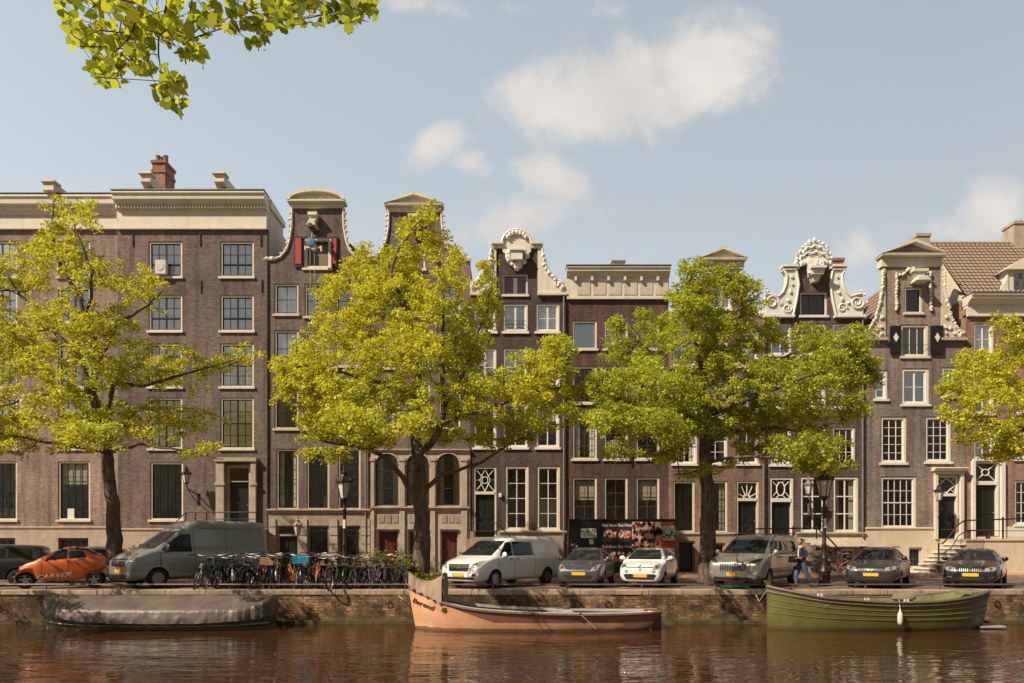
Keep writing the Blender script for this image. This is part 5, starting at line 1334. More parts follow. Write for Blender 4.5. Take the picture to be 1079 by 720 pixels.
def blobmask(cx,cy,rx,ry,rot=0,amp=1):
    u0=(cx-539.5)/F; v0=(573-cy)/F
    a = k.math('SUBTRACT',u,u0); b=k.math('SUBTRACT',v,v0); c_,s_=math.cos(rot),math.sin(rot)
    ar = k.math('ADD',k.math('MULTIPLY',a,c_),k.math('MULTIPLY',b,s_)); br=k.math('SUBTRACT',k.math('MULTIPLY',b,c_),k.math('MULTIPLY',a,s_))
    d = k.math('ADD',k.math('POWER',k.math('ABSOLUTE',k.math('DIVIDE',ar,rx/F)),2),k.math('POWER',k.math('ABSOLUTE',k.math('DIVIDE',br,ry/F)),2))
    return k.math('MULTIPLY',k.math('SUBTRACT',1,k.math('SQRT',d)),amp)
ms=None
for b_ in ((595,112,100,58,0,1.15),(655,92,125,72,.12,1.35),(735,72,110,70,.25,1.35),(775,50,70,50,.3,.95),(455,150,56,26,.35,.85),(497,172,24,18,0,.7),(588,190,58,36,-.3,.95),(545,232,110,36,.25,.8),(530,8,70,18,0,.62),(645,12,40,16,0,.5),(440,5,60,14,0,.45),(1055,228,80,50,.5,1.0),(985,240,70,28,0,.7),(900,268,60,30,0,.7),(1000,300,120,34,0,.5),(20,215,90,20,0,.2)):
    q = blobmask(*b_); ms = q if ms is None else k.math('MAXIMUM',ms,q)
nz = k.noise(uv,7.5,9,.62,.35); nz2 = k.noise(uv,2.6,5,.55,.2)
dens = k.math('ADD', ms, k.math('MULTIPLY', k.math('SUBTRACT', nz, .5), 2.6))
dens = k.math('ADD', dens, k.math('MULTIPLY', k.math('SUBTRACT', nz2, .5), 1.1))
cl = k.n('ShaderNodeMapRange'); cl.interpolation_type='SMOOTHERSTEP'; cl.inputs['From Min'].default_value=-.05; cl.inputs['From Max'].default_value=.95
k.l(dens, cl.inputs['Value']); cloud = k.math('MULTIPLY', cl.outputs[0], .92)
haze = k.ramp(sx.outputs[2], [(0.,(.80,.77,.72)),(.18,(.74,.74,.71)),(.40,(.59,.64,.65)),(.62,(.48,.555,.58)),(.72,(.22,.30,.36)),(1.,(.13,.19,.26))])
# whiter to the left, deeper to the right as in the photo (towards / away from the sun)
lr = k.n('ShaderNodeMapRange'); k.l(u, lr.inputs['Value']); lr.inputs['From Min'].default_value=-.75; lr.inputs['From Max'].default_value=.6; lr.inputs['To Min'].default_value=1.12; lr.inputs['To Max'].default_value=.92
nish = k.n('ShaderNodeMix', data_type='RGBA', blend_type='MULTIPLY'); nish.inputs[0].default_value=1; k.l(sky.outputs[0], nish.inputs[6]); nish.inputs[7].default_value=(.15,.15,.14,1)
skyc = k.mix(.72, nish.outputs[2], haze)
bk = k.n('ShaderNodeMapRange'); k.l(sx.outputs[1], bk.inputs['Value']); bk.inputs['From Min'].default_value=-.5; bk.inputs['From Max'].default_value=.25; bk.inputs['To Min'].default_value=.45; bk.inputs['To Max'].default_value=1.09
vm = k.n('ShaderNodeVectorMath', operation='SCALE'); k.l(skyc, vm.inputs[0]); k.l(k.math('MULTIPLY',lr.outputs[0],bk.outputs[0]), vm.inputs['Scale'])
shade = k.mix(k.ramp(k.noise(uv,5,6,.6),[(.3,0.),(.7,1.)]), (.66,.62,.60), (.88,.82,.77))
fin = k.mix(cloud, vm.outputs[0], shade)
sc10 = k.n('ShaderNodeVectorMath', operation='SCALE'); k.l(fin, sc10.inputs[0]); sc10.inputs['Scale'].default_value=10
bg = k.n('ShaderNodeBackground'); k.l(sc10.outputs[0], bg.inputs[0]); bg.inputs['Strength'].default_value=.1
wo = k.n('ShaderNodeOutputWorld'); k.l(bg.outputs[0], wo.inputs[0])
sl = bpy.data.lights.new('sun','SUN'); sl.energy=6.6; sl.angle=R(.53); sl.color=(1.0,.86,.68)
so = bpy.data.objects.new('sun', sl); so.rotation_mode='QUATERNION'; so.rotation_quaternion=sund.to_track_quat('-Z','Y'); so.location=(-20,-20,40); C.objects.link(so)
cd = bpy.data.cameras.new('camera'); co = bpy.data.objects.new('camera', cd); C.objects.link(co)
co.location=(0,0,EYE); co.rotation_euler=(R(90),0,0); cd.lens=36*F/1079; cd.sensor_width=36; cd.shift_y=213/1079; cd.clip_end=3000
sc = bpy.context.scene; sc.camera=co
sc.view_settings.view_transform='Standard'; sc.view_settings.look='None'; sc.view_settings.exposure=0
sc.cycles.use_denoising=True; sc.cycles.max_bounces=8; sc.cycles.transparent_max_bounces=12
# ================================================================== VEHICLES
def carpaint(name, col, metal=.35, rough=.32, coat=1.0):
    t = NT(name); v = t.pos()
    n = t.noise(v,1.8,5,.6); c = t.mix(t.ramp(n,[(.35,0.),(.7,1.)]), tuple(x*.86 for x in col), col)
    r = t.ramp(t.noise(v,5,5,.7),[(.3,rough*.8),(.7,min(1,rough*1.5))])
    return t.out(t.principled(Base_Color=c, Roughness=r, Metallic=metal, Coat_Weight=coat, Coat_Roughness=.04))
def simple(name, **k): t=NT(name); return t.out(t.principled(**k))
M['autoglass'] = simple('tinted_car_glass', Base_Color=(.012,.016,.016), Roughness=.03, Specular_IOR_Level=.38, IOR=1.45)
M['tyre'] = paint('tyre_rubber',(.014,.013,.012),.85,var=.2,nscale=9)
M['alloy'] = simple('alloy_rim', Base_Color=(.45,.43,.40), Roughness=.35, Metallic=.9)
M['hubcap'] = simple('grey_hubcap', Base_Color=(.28,.27,.26), Roughness=.45, Metallic=.5)
M['trim'] = simple('black_plastic_trim', Base_Color=(.014,.014,.015), Roughness=.5)
M['chrome'] = simple('chrome_trim', Base_Color=(.62,.60,.56), Roughness=.18, Metallic=1.0)
M['lampclear'] = simple('headlight_lens', Base_Color=(.50,.50,.48), Roughness=.12, Metallic=.55, Coat_Weight=1.0, Coat_Roughness=.03)
M['plate'] = simple('yellow_number_plate', Base_Color=(.80,.42,.02), Roughness=.45)
M['platedirt'] = simple('blue_plate_band', Base_Color=(.02,.06,.35), Roughness=.45)
M['taillight'] = simple('red_tail_light', Base_Color=(.45,.02,.015), Roughness=.2, Coat_Weight=1.0)

def section(x, zb, belt, top, wb, w, wt, crown=.02, tuck=.0):
    """half cross section, bottom centre -> top centre"""
    m = zb+(belt-zb)*.42
    return [(x,0,zb),(x,wb*.8,zb),(x,wb,zb+.03),(x,w-.02,zb+.16),(x,w,m),(x,w-.005,belt-.10),(x,w-.045,belt-.005),(x,w-.10,belt+.03) if top-belt>.25 else (x,wt+(w-wt)*.45,belt+(top-belt)*.6),
            (x,wt,top-.045 if top-belt>.25 else top-.012),(x,wt*.82,top),(x,wt*.4,top+crown*.8),(x,0,top+crown)]
def body_mesh(name, stations, mat, dark, wheels, rw, parent, ww=.24, W=.9, subs=2):
    """loft, subdivide, cut wheel arches. returns object and BVH (local space)"""
    half=[section(*s) for s in stations]; k=len(half[0]); vs=[]; fs=[]
    ring=[]
    for hsec in half:
        full = hsec+[(x,-y,z) for x,y,z in hsec[-2:0:-1]]; ring.append(len(full)); vs+=full
    n=ring[0]
    for i in range(len(half)-1):
        for j in range(n):
            j2=(j+1)%n; fs.append((i*n+j,i*n+j2,(i+1)*n+j2,(i+1)*n+j))
    # end caps as strips between mirrored points
    for base in (0,(len(half)-1)*n):
        for j in range(k-1):
            a=base+j; b=base+j+1; a2=base+((n-j)%n); b2=base+((n-j-1)%n)
            f=[a,b,b2,a2]; f=[q for i_,q in enumerate(f) if q not in f[:i_]]
            if len(f)>=3: fs.append(tuple(f))
    me=bpy.data.meshes.new(name); me.from_pydata(vs,[],fs); me.materials.append(mat); me.materials.append(dark)
    bm=bmesh.new(); bm.from_mesh(me); bmesh.ops.recalc_face_normals(bm,faces=bm.faces[:]); bm.to_mesh(me); bm.free()
    o=bpy.data.objects.new(name,me); C.objects.link(o)
    md=o.modifiers.new('s','SUBSURF'); md.levels=subs; md.render_levels=subs
    cut=[]
    for (wx,wz) in wheels:
        for sg in (-1,1):
            m=MB(); rr=rw*1.13; m.lathe([(rr,W-ww-.05),(rr,W+.3)],28,(wx,0,wz),'y')
            m.v=[(x,y*sg,z) for x,y,z in m.v]; c=m.build('cut',dark); cut.append(c)
            b=o.modifiers.new('b','BOOLEAN'); b.object=c; b.operation='DIFFERENCE'; b.solver='EXACT'
    dg=bpy.context.evaluated_depsgraph_get(); ev=o.evaluated_get(dg); me2=bpy.data.meshes.new_from_object(ev)
    o.modifiers.clear(); o.data=me2
    for c in cut: bpy.data.objects.remove(c)
    if len(me2.materials)<2:
        me2.materials.clear(); me2.materials.append(mat); me2.materials.append(dark)
    mi=[]
    for p in me2.polygons:
        c=p.center; inn=False
        for (wx,wz) in wheels:
            d=math.hypot(c.x-wx,c.z-wz)
            if d<rw*1.135 and abs(c.y)>W-ww-.12 and (d>rw*1.1 and abs(p.normal.y)<.3 or d<rw*1.1): inn=True
        mi.append(1 if inn else 0)
    me2.polygons.foreach_set('material_index',mi)
    me2.polygons.foreach_set('use_smooth',[True]*len(me2.polygons)); me2.set_sharp_from_angle(angle=R(32)); me2.update()
    o.parent=parent
    bv=BVHTree.FromPolygons([v.co.copy() for v in me2.vertices],[tuple(p.vertices) for p in me2.polygons])
    return o,bv
def decal(bv, poly, axis, off=.008, name=None, mat=None, parent=None, res=.06, sgn=1, smooth=True, thick=0, verts=None, faces=None):
    """poly: (y,z) for axis 'x' (seen from +x), (x,z) for axis 'y'. projected on the body along the axis"""
    if verts is None:
        bm=bmesh.new(); vs=[bm.verts.new((a,b,0)) for a,b in poly]; bm.faces.new(vs)
        bmesh.ops.triangulate(bm,faces=bm.faces[:])
        for _ in range(5):
            le=[e for e in bm.edges if e.calc_length()>res]
            if not le: break
            bmesh.ops.subdivide_edges(bm,edges=le,cuts=1); bmesh.ops.triangulate(bm,faces=bm.faces[:])
        bm.verts.index_update(); verts=[(v.co.x,v.co.y) for v in bm.verts]; faces=[tuple(v.index for v in f.verts) for f in bm.faces]; bm.free()
    out=[]; last=None
    for a,b in verts:
        if axis=='x': o=Vector((12*sgn,a,b)); d=Vector((-sgn,0,0))
        else: o=Vector((a,12*sgn,b)); d=Vector((0,-sgn,0))
        h=bv.ray_cast(o,d)
        if h[0] is None: out.append(None)
        else: out.append(h[0]-d*off)
    fb=[p for p in out if p is not None]
    if not fb: return None
    mean = sum((p.x if axis=='x' else p.y) for p in fb)/len(fb)
    for i,(a,b) in enumerate(verts):
        if out[i] is None: out[i]=Vector((mean,a,b)) if axis=='x' else Vector((a,mean,b))
    m=MB(); m.add(out,faces)
    return m.build(name,mat,parent,smooth=smooth,sharp=60)
def mirror_y(poly): return [(-a,b) for a,b in poly][::-1]
def make_wheel(parent, x, y, r, w=.21, style='alloy', sgn=1):
    m=MB(); ro=r
    m.lathe([(ro*.62,-w/2),(ro*.88,-w/2),(ro*.97,-w*.42),(ro,-w*.25),(ro,w*.25),(ro*.97,w*.42),(ro*.88,w/2),(ro*.62,w/2),(ro*.58,0)],26,(x,y,r),'y',True)
    wh=m.build('wheel',M['tyre'],parent,smooth=True)
    m=MB(); ys=y+sgn*w*.40; rr=ro*.64; Y=lambda t: y+sgn*w*t
    m.lathe([(rr,Y(.49)),(rr*.93,Y(.50)),(rr*.90,Y(.34)),(rr*.9,Y(.30)),(rr,Y(.2))],24,(x,0,r),'y',True)
    n={'alloy':5,'steel':10,'cap':9}[style]
    for i in range(n):
        a=2*math.pi*i/n+.2; da=.20 if style=='alloy' else .26
        if style=='cap': da=.22
        vs=[]
        for (q,ww) in ((.14,da*1.6),(.9,da*.55)):
            for s_ in (-1,1):
                for yy in (.40,.47 if q<.5 else .44): vs.append((x+rr*(q*math.cos(a)-s_*ww*math.sin(a)),Y(yy),r+rr*(q*math.sin(a)+s_*ww*math.cos(a))))
        m.add(vs,[(0,1,3,2),(4,6,7,5),(0,2,6,4),(1,5,7,3),(0,4,5,1),(2,3,7,6)])
    m.lathe([(rr*.22,Y(.40)),(rr*.2,Y(.49)),(.001,Y(.50))],12,(x,0,r),'y')
    m.build('rim',M['alloy' if style!='steel' else 'hubcap'],wh,smooth=True,sharp=40)
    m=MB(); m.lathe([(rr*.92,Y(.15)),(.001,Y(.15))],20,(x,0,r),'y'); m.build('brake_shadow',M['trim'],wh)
    return wh
def ringmesh(verts,c,r0,r1,n=20,sx=1.0):
    o=len(verts[0])
    for i in range(n):
        t=2*math.pi*i/n; verts[0]+= [(c[0]+sx*r0*math.cos(t),c[1]+r0*math.sin(t)),(c[0]+sx*r1*math.cos(t),c[1]+r1*math.sin(t))]
    for i in range(n):
        j=(i+1)%n; verts[1].append((o+2*i,o+2*i+1,o+2*j+1,o+2*j))

def vehicle(name, label, cat, spec, front, heading, paintm):
    """front = photo px of the nose centre and its distance; heading in degrees from facing the camera, + = towards left"""
    L,W,H=spec['L'],spec['W'],spec['H']; th=R(heading)
    root=empty(name,(0,0,0),label=label,cat=cat)
    hd=Vector((-math.sin(th),-math.cos(th),0))
    st=[(L/2-s[0],)+tuple(s[1:]) for s in spec['st']]
    rw=spec['rw']; wf,wr=L/2-spec['wf'],L/2-spec['wr']; hw=W/2
    body,bv=body_mesh('body',st,paintm,M['trim'],[(wf,rw),(wr,rw)],rw,root,W=hw)
    f=lambda pts:[(L/2-a,b) for a,b in pts]
    for poly,nm in spec['side']:
        for sg in (1,-1): decal(bv,f(poly),'y',.008,nm,M['autoglass'] if 'window' in nm else M[spec.get('trimmat','trim')],root,sgn=sg)
    decal(bv,spec['ws'],'x',.010,'windscreen',M['autoglass'],root)
    for poly,nm,mt in spec['front']:
        decal(bv,poly,'x',.012 if mt!='trim' else .008,nm,M[mt],root,res=.05)
    for poly,nm,mt in spec['pair']:
        for q in (poly,mirror_y(poly)): 
            o=decal(bv,q,'x',.014,nm,M[mt],root,res=.05)
            if nm=='headlight':
                cy=sum(a for a,b in q)/len(q); cz=sum(b for a,b in q)/len(q)
                vf=[[],[]]; rr=spec.get('bulb',.055); ringmesh(vf,(cy,cz),rr*.6,rr,14); ringmesh(vf,(cy,cz),.0,rr*.45,14)
                decal(bv,None,'x',.02,'bulb',M['chrome'],o,verts=vf[0],faces=vf[1])
    # number plate with blue band
    pz=spec['pz']; hit=bv.ray_cast(Vector((12,0,pz)),Vector((-1,0,0)))[0]; px_=(hit.x if hit else L/2)+.02
    m=MB(); m.box(px_-.06,px_,-.26,.26,pz-.055,pz+.055); pl=m.build('number_plate',M['plate'],root)
    m=MB(); m.box(px_+.0005,px_+.004,-.26,-.225,pz-.05,pz+.05); m.build('plate_band',M['platedirt'],pl)
    # door gaps, sill, handles
    for gx in spec['gaps']:
        for sg in (1,-1):
            z0_,z1_=gx[1],gx[2]; decal(bv,[(L/2-gx[0]-.008,z0_),(L/2-gx[0]+.008,z0_),(L/2-gx[0]+.008,z1_),(L/2-gx[0]-.008,z1_)],'y',.006,'door_gap',M['trim'],root,sgn=sg,res=.12)
    for hx in spec['handles']:
        for sg in (1,-1):
            hit=bv.ray_cast(Vector((L/2-hx[0],12*sg,hx[1])),Vector((0,-sg,0)))[0]
            if hit: m=MB(); m.box(hit.x-.09,hit.x+.09,hit.y-.01*sg,hit.y+.035*sg,hit.z-.018,hit.z+.018); m.build('door_handle',M[spec.get('handle','trim')],root,bevel=.008)
    # mirrors
    mx,mz=spec['mirror']
    for sg in (1,-1):
        hit=bv.ray_cast(Vector((L/2-mx,12*sg,mz)),Vector((0,-sg,0)))[0]; y0=hit.y if hit else hw*sg
        m=MB(); ms_=spec.get('ms',1.0); m.blob((L/2-mx+.02,y0+sg*.15,mz+.04*ms_),(.07,.11,.085*ms_),10,7); m.tube([(L/2-mx,y0,mz-.03),(L/2-mx,y0+sg*.12,mz)],.025,6)
        mm=m.build('mirror',M[spec['mirmat']] if spec.get('mirmat') else paintm,root,smooth=True)
        m=MB(); m.box(L/2-mx-.055,L/2-mx-.045,y0+sg*.07,y0+sg*.23,mz-.02,mz+.10); m.build('mirror_glass',M['autoglass'],mm)
    for wx in (wf,wr):
        for sg in (1,-1): make_wheel(root,wx,sg*(hw-.125),rw,.22,spec.get('rim','alloy'),sg)
    if 'extra' in spec: spec['extra'](root,bv,L,W,H,paintm)
    nose=P(front[0],573,front[1]); ctr=Vector((nose.x,nose.y,0))-hd*(L/2)
    root.location=(ctr.x,ctr.y,.004); root.rotation_euler=(0,0,math.atan2(hd.y,hd.x))
    return root
def mir(l): return l+[(-a,b) for a,b in l[::-1]]
# emblems --------------------------------------------------------
def emblem(kind):
    def fn(root,bv,L,W,H,pm,z=.72,s=.09):
        vf=[[],[]]
        if kind=='star':
            ringmesh(vf,(0,z),s*.86,s,20)
            for i in range(3):
                a=math.pi/2+i*2*math.pi/3; o=len(vf[0]); vf[0]+=[(s*.9*math.cos(a),z+s*.9*math.sin(a)),(s*.14*math.cos(a+1.05),z+s*.14*math.sin(a+1.05)),(0,z),(s*.14*math.cos(a-1.05),z+s*.14*math.sin(a-1.05))]; vf[1].append((o,o+1,o+2,o+3))
        elif kind=='diamond':
            for (r0,r1) in ((.55,1.),):
                for i in range(4):
                    a=i*math.pi/2; b=a+math.pi/2; k=lambda r_,t:(r_*s*.75*math.cos(t),z+r_*s*1.15*math.sin(t)); o=len(vf[0]); vf[0]+=[k(r0,a),k(r1,a),k(r1,b),k(r0,b)]; vf[1].append((o,o+1,o+2,o+3))
        elif kind=='roundel':
            ringmesh(vf,(0,z),s*.78,s,20)
            for (a0,ok) in ((0,1),(2,1)):
                o=len(vf[0]); vf[0]+=[(0,z)]+[(s*.7*math.cos(a0*math.pi/2+t*math.pi/8),z+s*.7*math.sin(a0*math.pi/2+t*math.pi/8)) for t in range(5)]; vf[1].append(tuple(range(o,o+6)))
        elif kind=='circle':
            ringmesh(vf,(0,z),s*.84,s,20)
            for pts in (((-.42,.7),(-.12,-.05),(.12,-.05),(.42,.7),(.28,.7),(0,.12),(-.28,.7)),((-.72,.35),(-.42,-.68),(-.02,.0),(.02,.0),(.42,-.68),(.72,.35),(.58,.35),(.38,-.36),(0,.2),(-.38,-.36),(-.58,.35))):
                o=len(vf[0]); vf[0]+=[(a*s,z+b*s) for a,b in pts]; vf[1].append(tuple(range(o,o+len(pts))))
        elif kind=='oval':
            ringmesh(vf,(0,z),s*.5,s*.62,20,1.9); ringmesh(vf,(0,z),0,s*.42,20,1.9)
        decal(bv,None,'x',.028,'emblem',M['chrome'],root,verts=vf[0],faces=vf[1],smooth=False)
    return fn
def bars(root,bv,y0,y1,zs,t=.008,mat='chrome',name='grille_bar'):
    for z in zs: decal(bv,[(-y1,z-t),(y1,z-t),(y1,z+t),(-y1,z+t)],'x',.020,name,M[mat],root,res=.08)
# ---- bodies:  s, zb, belt, top, wb, w, wt
def hatch(L,W,H,hood=.92,cowl=1.0,ws0=1.05,ws1=1.95,tail=.55,nose=.62,zb=.2,rr=None):
    h=W/2; b=.62*H
    return [(0.0,zb+.10,nose-.12,nose-.08,h*.55,h*.70,h*.50,.01),(0.03,zb+.02,nose-.03,nose+.02,h*.70,h*.84,h*.60,.015),(.14,zb,nose+.05,nose+.10,h*.80,h*.93,h*.66,.02),
            (.38,zb,hood-.13,hood-.09,h*.85,h*.975,h*.70,.025),(.80,zb,hood-.05,hood-.01,h*.86,h,h*.72,.03),(ws0-.08,zb,hood+.0,hood+.05,h*.86,h,h*.74,.03),
            (ws0+.05,zb,hood+.01,hood+.12,h*.86,h,h*.73,.02),((ws0+ws1)/2,zb,hood+.02,(hood+H)/2+.02,h*.86,h,h*.69,.02),(ws1,zb,hood+.03,H-.06,h*.86,h,h*.64,.02),(ws1+.35,zb,hood+.03,H-.015,h*.86,h,h*.63,.015),
            (L*.66,zb,hood+.04,H-.02,h*.86,h,h*.63,.015),(L-tail-.25,zb,hood+.05,H-.08,h*.86,h*.99,h*.61,.015),(L-tail+.05,zb,hood+.04,H-.22,h*.85,h*.98,h*.60,.01),(L-.22,zb+.02,hood+.02,hood+.14,h*.84,h*.96,h*.62,.01),
            (L-.06,zb+.05,hood-.08,hood-.04,h*.80,h*.92,h*.62,.01),(L,zb+.12,hood-.18,hood-.15,h*.68,h*.80,h*.5,.01)]
def van(L,W,H,hood,ws0,ws1,wst,nose=.85,zb=.22,hw=.80):
    h=W/2; mid=hood+.03
    return [(0.0,zb+.12,nose-.14,nose-.10,h*.60,h*.72,h*.52,.01),(.03,zb+.02,nose-.05,nose,h*.74,h*.87,h*.62,.015),(.13,zb,nose+.04,nose+.09,h*.82,h*.94,h*.68,.02),
            (.40,zb,hood-.14,hood-.09,h*.88,h*.985,h*.74,.03),(ws0-.06,zb,hood-.02,hood+.04,h*.88,h,h*.78,.03),(ws0+.06,zb,hood+.0,hood+.14,h*.88,h,h*.80,.02),
            ((ws0+ws1)/2,zb,mid,(hood+wst)/2+.04,h*.88,h,h*.80,.03),(ws1,zb,mid,wst,h*.88,h,h*hw,.03),(ws1+.30,zb,mid,H-.06,h*.88,h,h*hw,.03),(ws1+.75,zb,mid,H-.01,h*.88,h,h*hw,.025),
            (L*.62,zb,mid,H,h*.88,h,h*hw,.02),(L-.5,zb,mid,H-.01,h*.88,h,h*hw,.02),(L-.14,zb,mid,H-.04,h*.88,h*.99,h*hw*.99,.02),(L-.04,zb+.03,mid-.02,H-.12,h*.86,h*.97,h*hw*.96,.01),(L,zb+.1,mid-.08,H-.3,h*.78,h*.90,h*.68,.01)]
def combine(*fns):
    def fn(*a):
        for f in fns: f(*a)
    return fn
white=carpaint('white_car_paint',(.80,.79,.76),0,.3); grey=carpaint('slate_grey_paint',(.29,.30,.285),.35); silver=carpaint('warm_silver_paint',(.40,.375,.33),.7)
dark=carpaint('anthracite_paint',(.045,.045,.047),.5); black=carpaint('black_car_paint',(.010,.011,.014),.2); dgrey=carpaint('dark_grey_paint',(.11,.115,.118),.6); orange=carpaint('orange_car_paint',(.68,.13,.02),.1)
silver2=carpaint('light_silver_paint',(.42,.42,.42),.6)

vehicle('panel_van','white mid-size panel van with dark side windows parked beside the tallest tree','van',dict(
    L=5.14,W=1.93,H=1.89,rw=.33,wf=.93,wr=4.12,rim='cap',st=van(5.14,1.93,1.88,1.12,.98,1.88,1.74,nose=.84,zb=.24),
    ws=mir([(-.74,1.18),(-.66,1.70)])[:0]+[(-.76,1.17),(.76,1.17),(.64,1.70),(-.64,1.70)],
    side=[([(1.20,1.14),(1.98,1.16),(1.98,1.66),(1.78,1.66)],'side_window'),([(2.06,1.16),(3.25,1.18),(3.22,1.66),(2.06,1.67)],'side_window')],
    front=[([(-.44,.62),(.44,.62),(.50,.88),(-.50,.88)],'grille','trim'),([(-.75,.33),(.75,.33),(.70,.42),(-.70,.42)],'bumper_intake','trim')],
    pair=[([(.54,.72),(.86,.80),(.89,1.00),(.80,.99),(.58,.86)],'headlight','lampclear'),([(.62,.44),(.78,.46),(.78,.54),(.64,.54)],'fog_light','trim')],
    pz=.50,gaps=[(1.12,.45,1.12),(2.02,.32,1.68),(3.30,.40,1.70)],handles=[(1.85,1.04),(2.2,1.04)],mirror=(1.33,1.14),ms=1.3,
    extra=combine(lambda r,b,L,W,H,p:bars(r,b,0,.44,(.68,.76,.83)),lambda *a:emblem('star')(*a,z=.755,s=.10))),(483,26.0),38,white)
vehicle('panel_van','long slate grey high-roof cargo van facing left behind the bicycles','van',dict(
    L=5.42,W=2.03,H=2.52,rw=.36,wf=.98,wr=4.25,rim='steel',st=van(5.42,2.03,2.48,1.36,.95,1.90,2.12,nose=.98,zb=.28,hw=.80),
    ws=[(-.80,1.42),(.80,1.42),(.68,2.06),(-.68,2.06)],
    side=[([(1.10,1.38),(1.42,1.30),(2.22,1.30),(2.22,1.94),(1.85,1.94)],'side_window')],
    front=[([(-.52,.78),(.52,.78),(.58,1.06),(-.58,1.06)],'grille','trim'),([(-.60,.34),(.60,.34),(.66,.50),(-.66,.50)],'bumper_intake','trim')],
    pair=[([(.60,.90),(.90,.96),(.95,1.22),(.84,1.22),(.64,1.06)],'headlight','lampclear'),([(.68,.46),(.88,.48),(.88,.60),(.70,.60)],'fog_light','lampclear')],
    pz=.62,gaps=[(1.05,.5,1.3),(2.32,.4,2.1),(3.60,.4,2.2)],handles=[(2.15,1.18),(2.5,1.18)],mirror=(1.30,1.36),ms=1.9,mirmat='trim',
    extra=combine(lambda r,b,L,W,H,p:bars(r,b,0,.50,(.84,.92,1.0)),lambda *a:emblem('oval')(*a,z=.93,s=.10),
      lambda r,b,L,W,H,p:[decal(b,[(L/2-2.6,zz),(-L/2+.35,zz),(-L/2+.35,zz+.016),(L/2-2.6,zz+.016)],'y',.006,'body_crease',M['trim'],r,sgn=s_) for s_ in (1,-1) for zz in (.62,2.16)])),(124,26.1),40,grey)
vehicle('small_car','dark grey hatchback parked between the white van and the white hatchback','car',dict(
    L=3.95,W=1.72,H=1.47,rw=.30,wf=.80,wr=3.29,st=hatch(3.95,1.72,1.46,hood=.93,ws0=.98,ws1=1.78,nose=.66),
    ws=[(-.66,.99),(.66,.99),(.53,1.36),(-.53,1.36)],
    side=[([(1.35,1.0),(2.15,1.03),(2.15,1.36),(1.85,1.36)],'side_window'),([(2.22,1.03),(3.15,1.08),(2.95,1.33),(2.22,1.36)],'side_window')],
    front=[([(-.42,.32),(.42,.32),(.55,.46),(-.55,.46)],'bumper_intake','trim'),([(-.40,.66),(.40,.66),(.43,.71),(-.43,.71)],'grille','trim')],
    pair=[([(.44,.60),(.70,.66),(.76,.86),(.66,.84),(.48,.72)],'headlight','lampclear')],pz=.52,gaps=[(1.30,.4,.98),(2.20,.4,1.0)],handles=[(2.05,.92)],mirror=(1.32,1.0),
    extra=lambda *a:emblem('oval')(*a,z=.74,s=.07)),(609,26.3),16,dgrey)
vehicle('small_car','white hatchback with small round fog lamps parked in front of the poster hoarding','car',dict(
    L=3.65,W=1.66,H=1.48,rw=.29,wf=.62,wr=3.11,st=hatch(3.65,1.66,1.47,hood=.97,ws0=.86,ws1=1.60,nose=.72),
    ws=[(-.64,1.02),(.64,1.02),(.51,1.37),(-.51,1.37)],
    side=[([(1.18,1.03),(2.0,1.05),(2.0,1.37),(1.70,1.37)],'side_window'),([(2.07,1.05),(2.85,1.10),(2.7,1.34),(2.07,1.37)],'side_window')],
    front=[([(-.50,.30),(.50,.30),(.60,.46),(.52,.50),(-.52,.50),(-.60,.46)],'bumper_intake','trim'),([(-.50,.72),(.50,.72),(.48,.755),(-.48,.755)],'grille','trim')],
    pair=[([(.46,.68),(.56,.66),(.70,.72),(.73,.84),(.64,.88),(.50,.80)],'headlight','lampclear'),([(.44,.57),(.50,.54),(.55,.57),(.55,.62),(.50,.65),(.44,.62)],'fog_light','lampclear')],
    pz=.44,gaps=[(1.12,.4,1.0),(2.04,.4,1.0)],handles=[(1.9,.95)],mirror=(1.16,1.02),bulb=.06,
    extra=lambda *a:emblem('diamond')(*a,z=.735,s=.10)),(674,26.5),22,white)
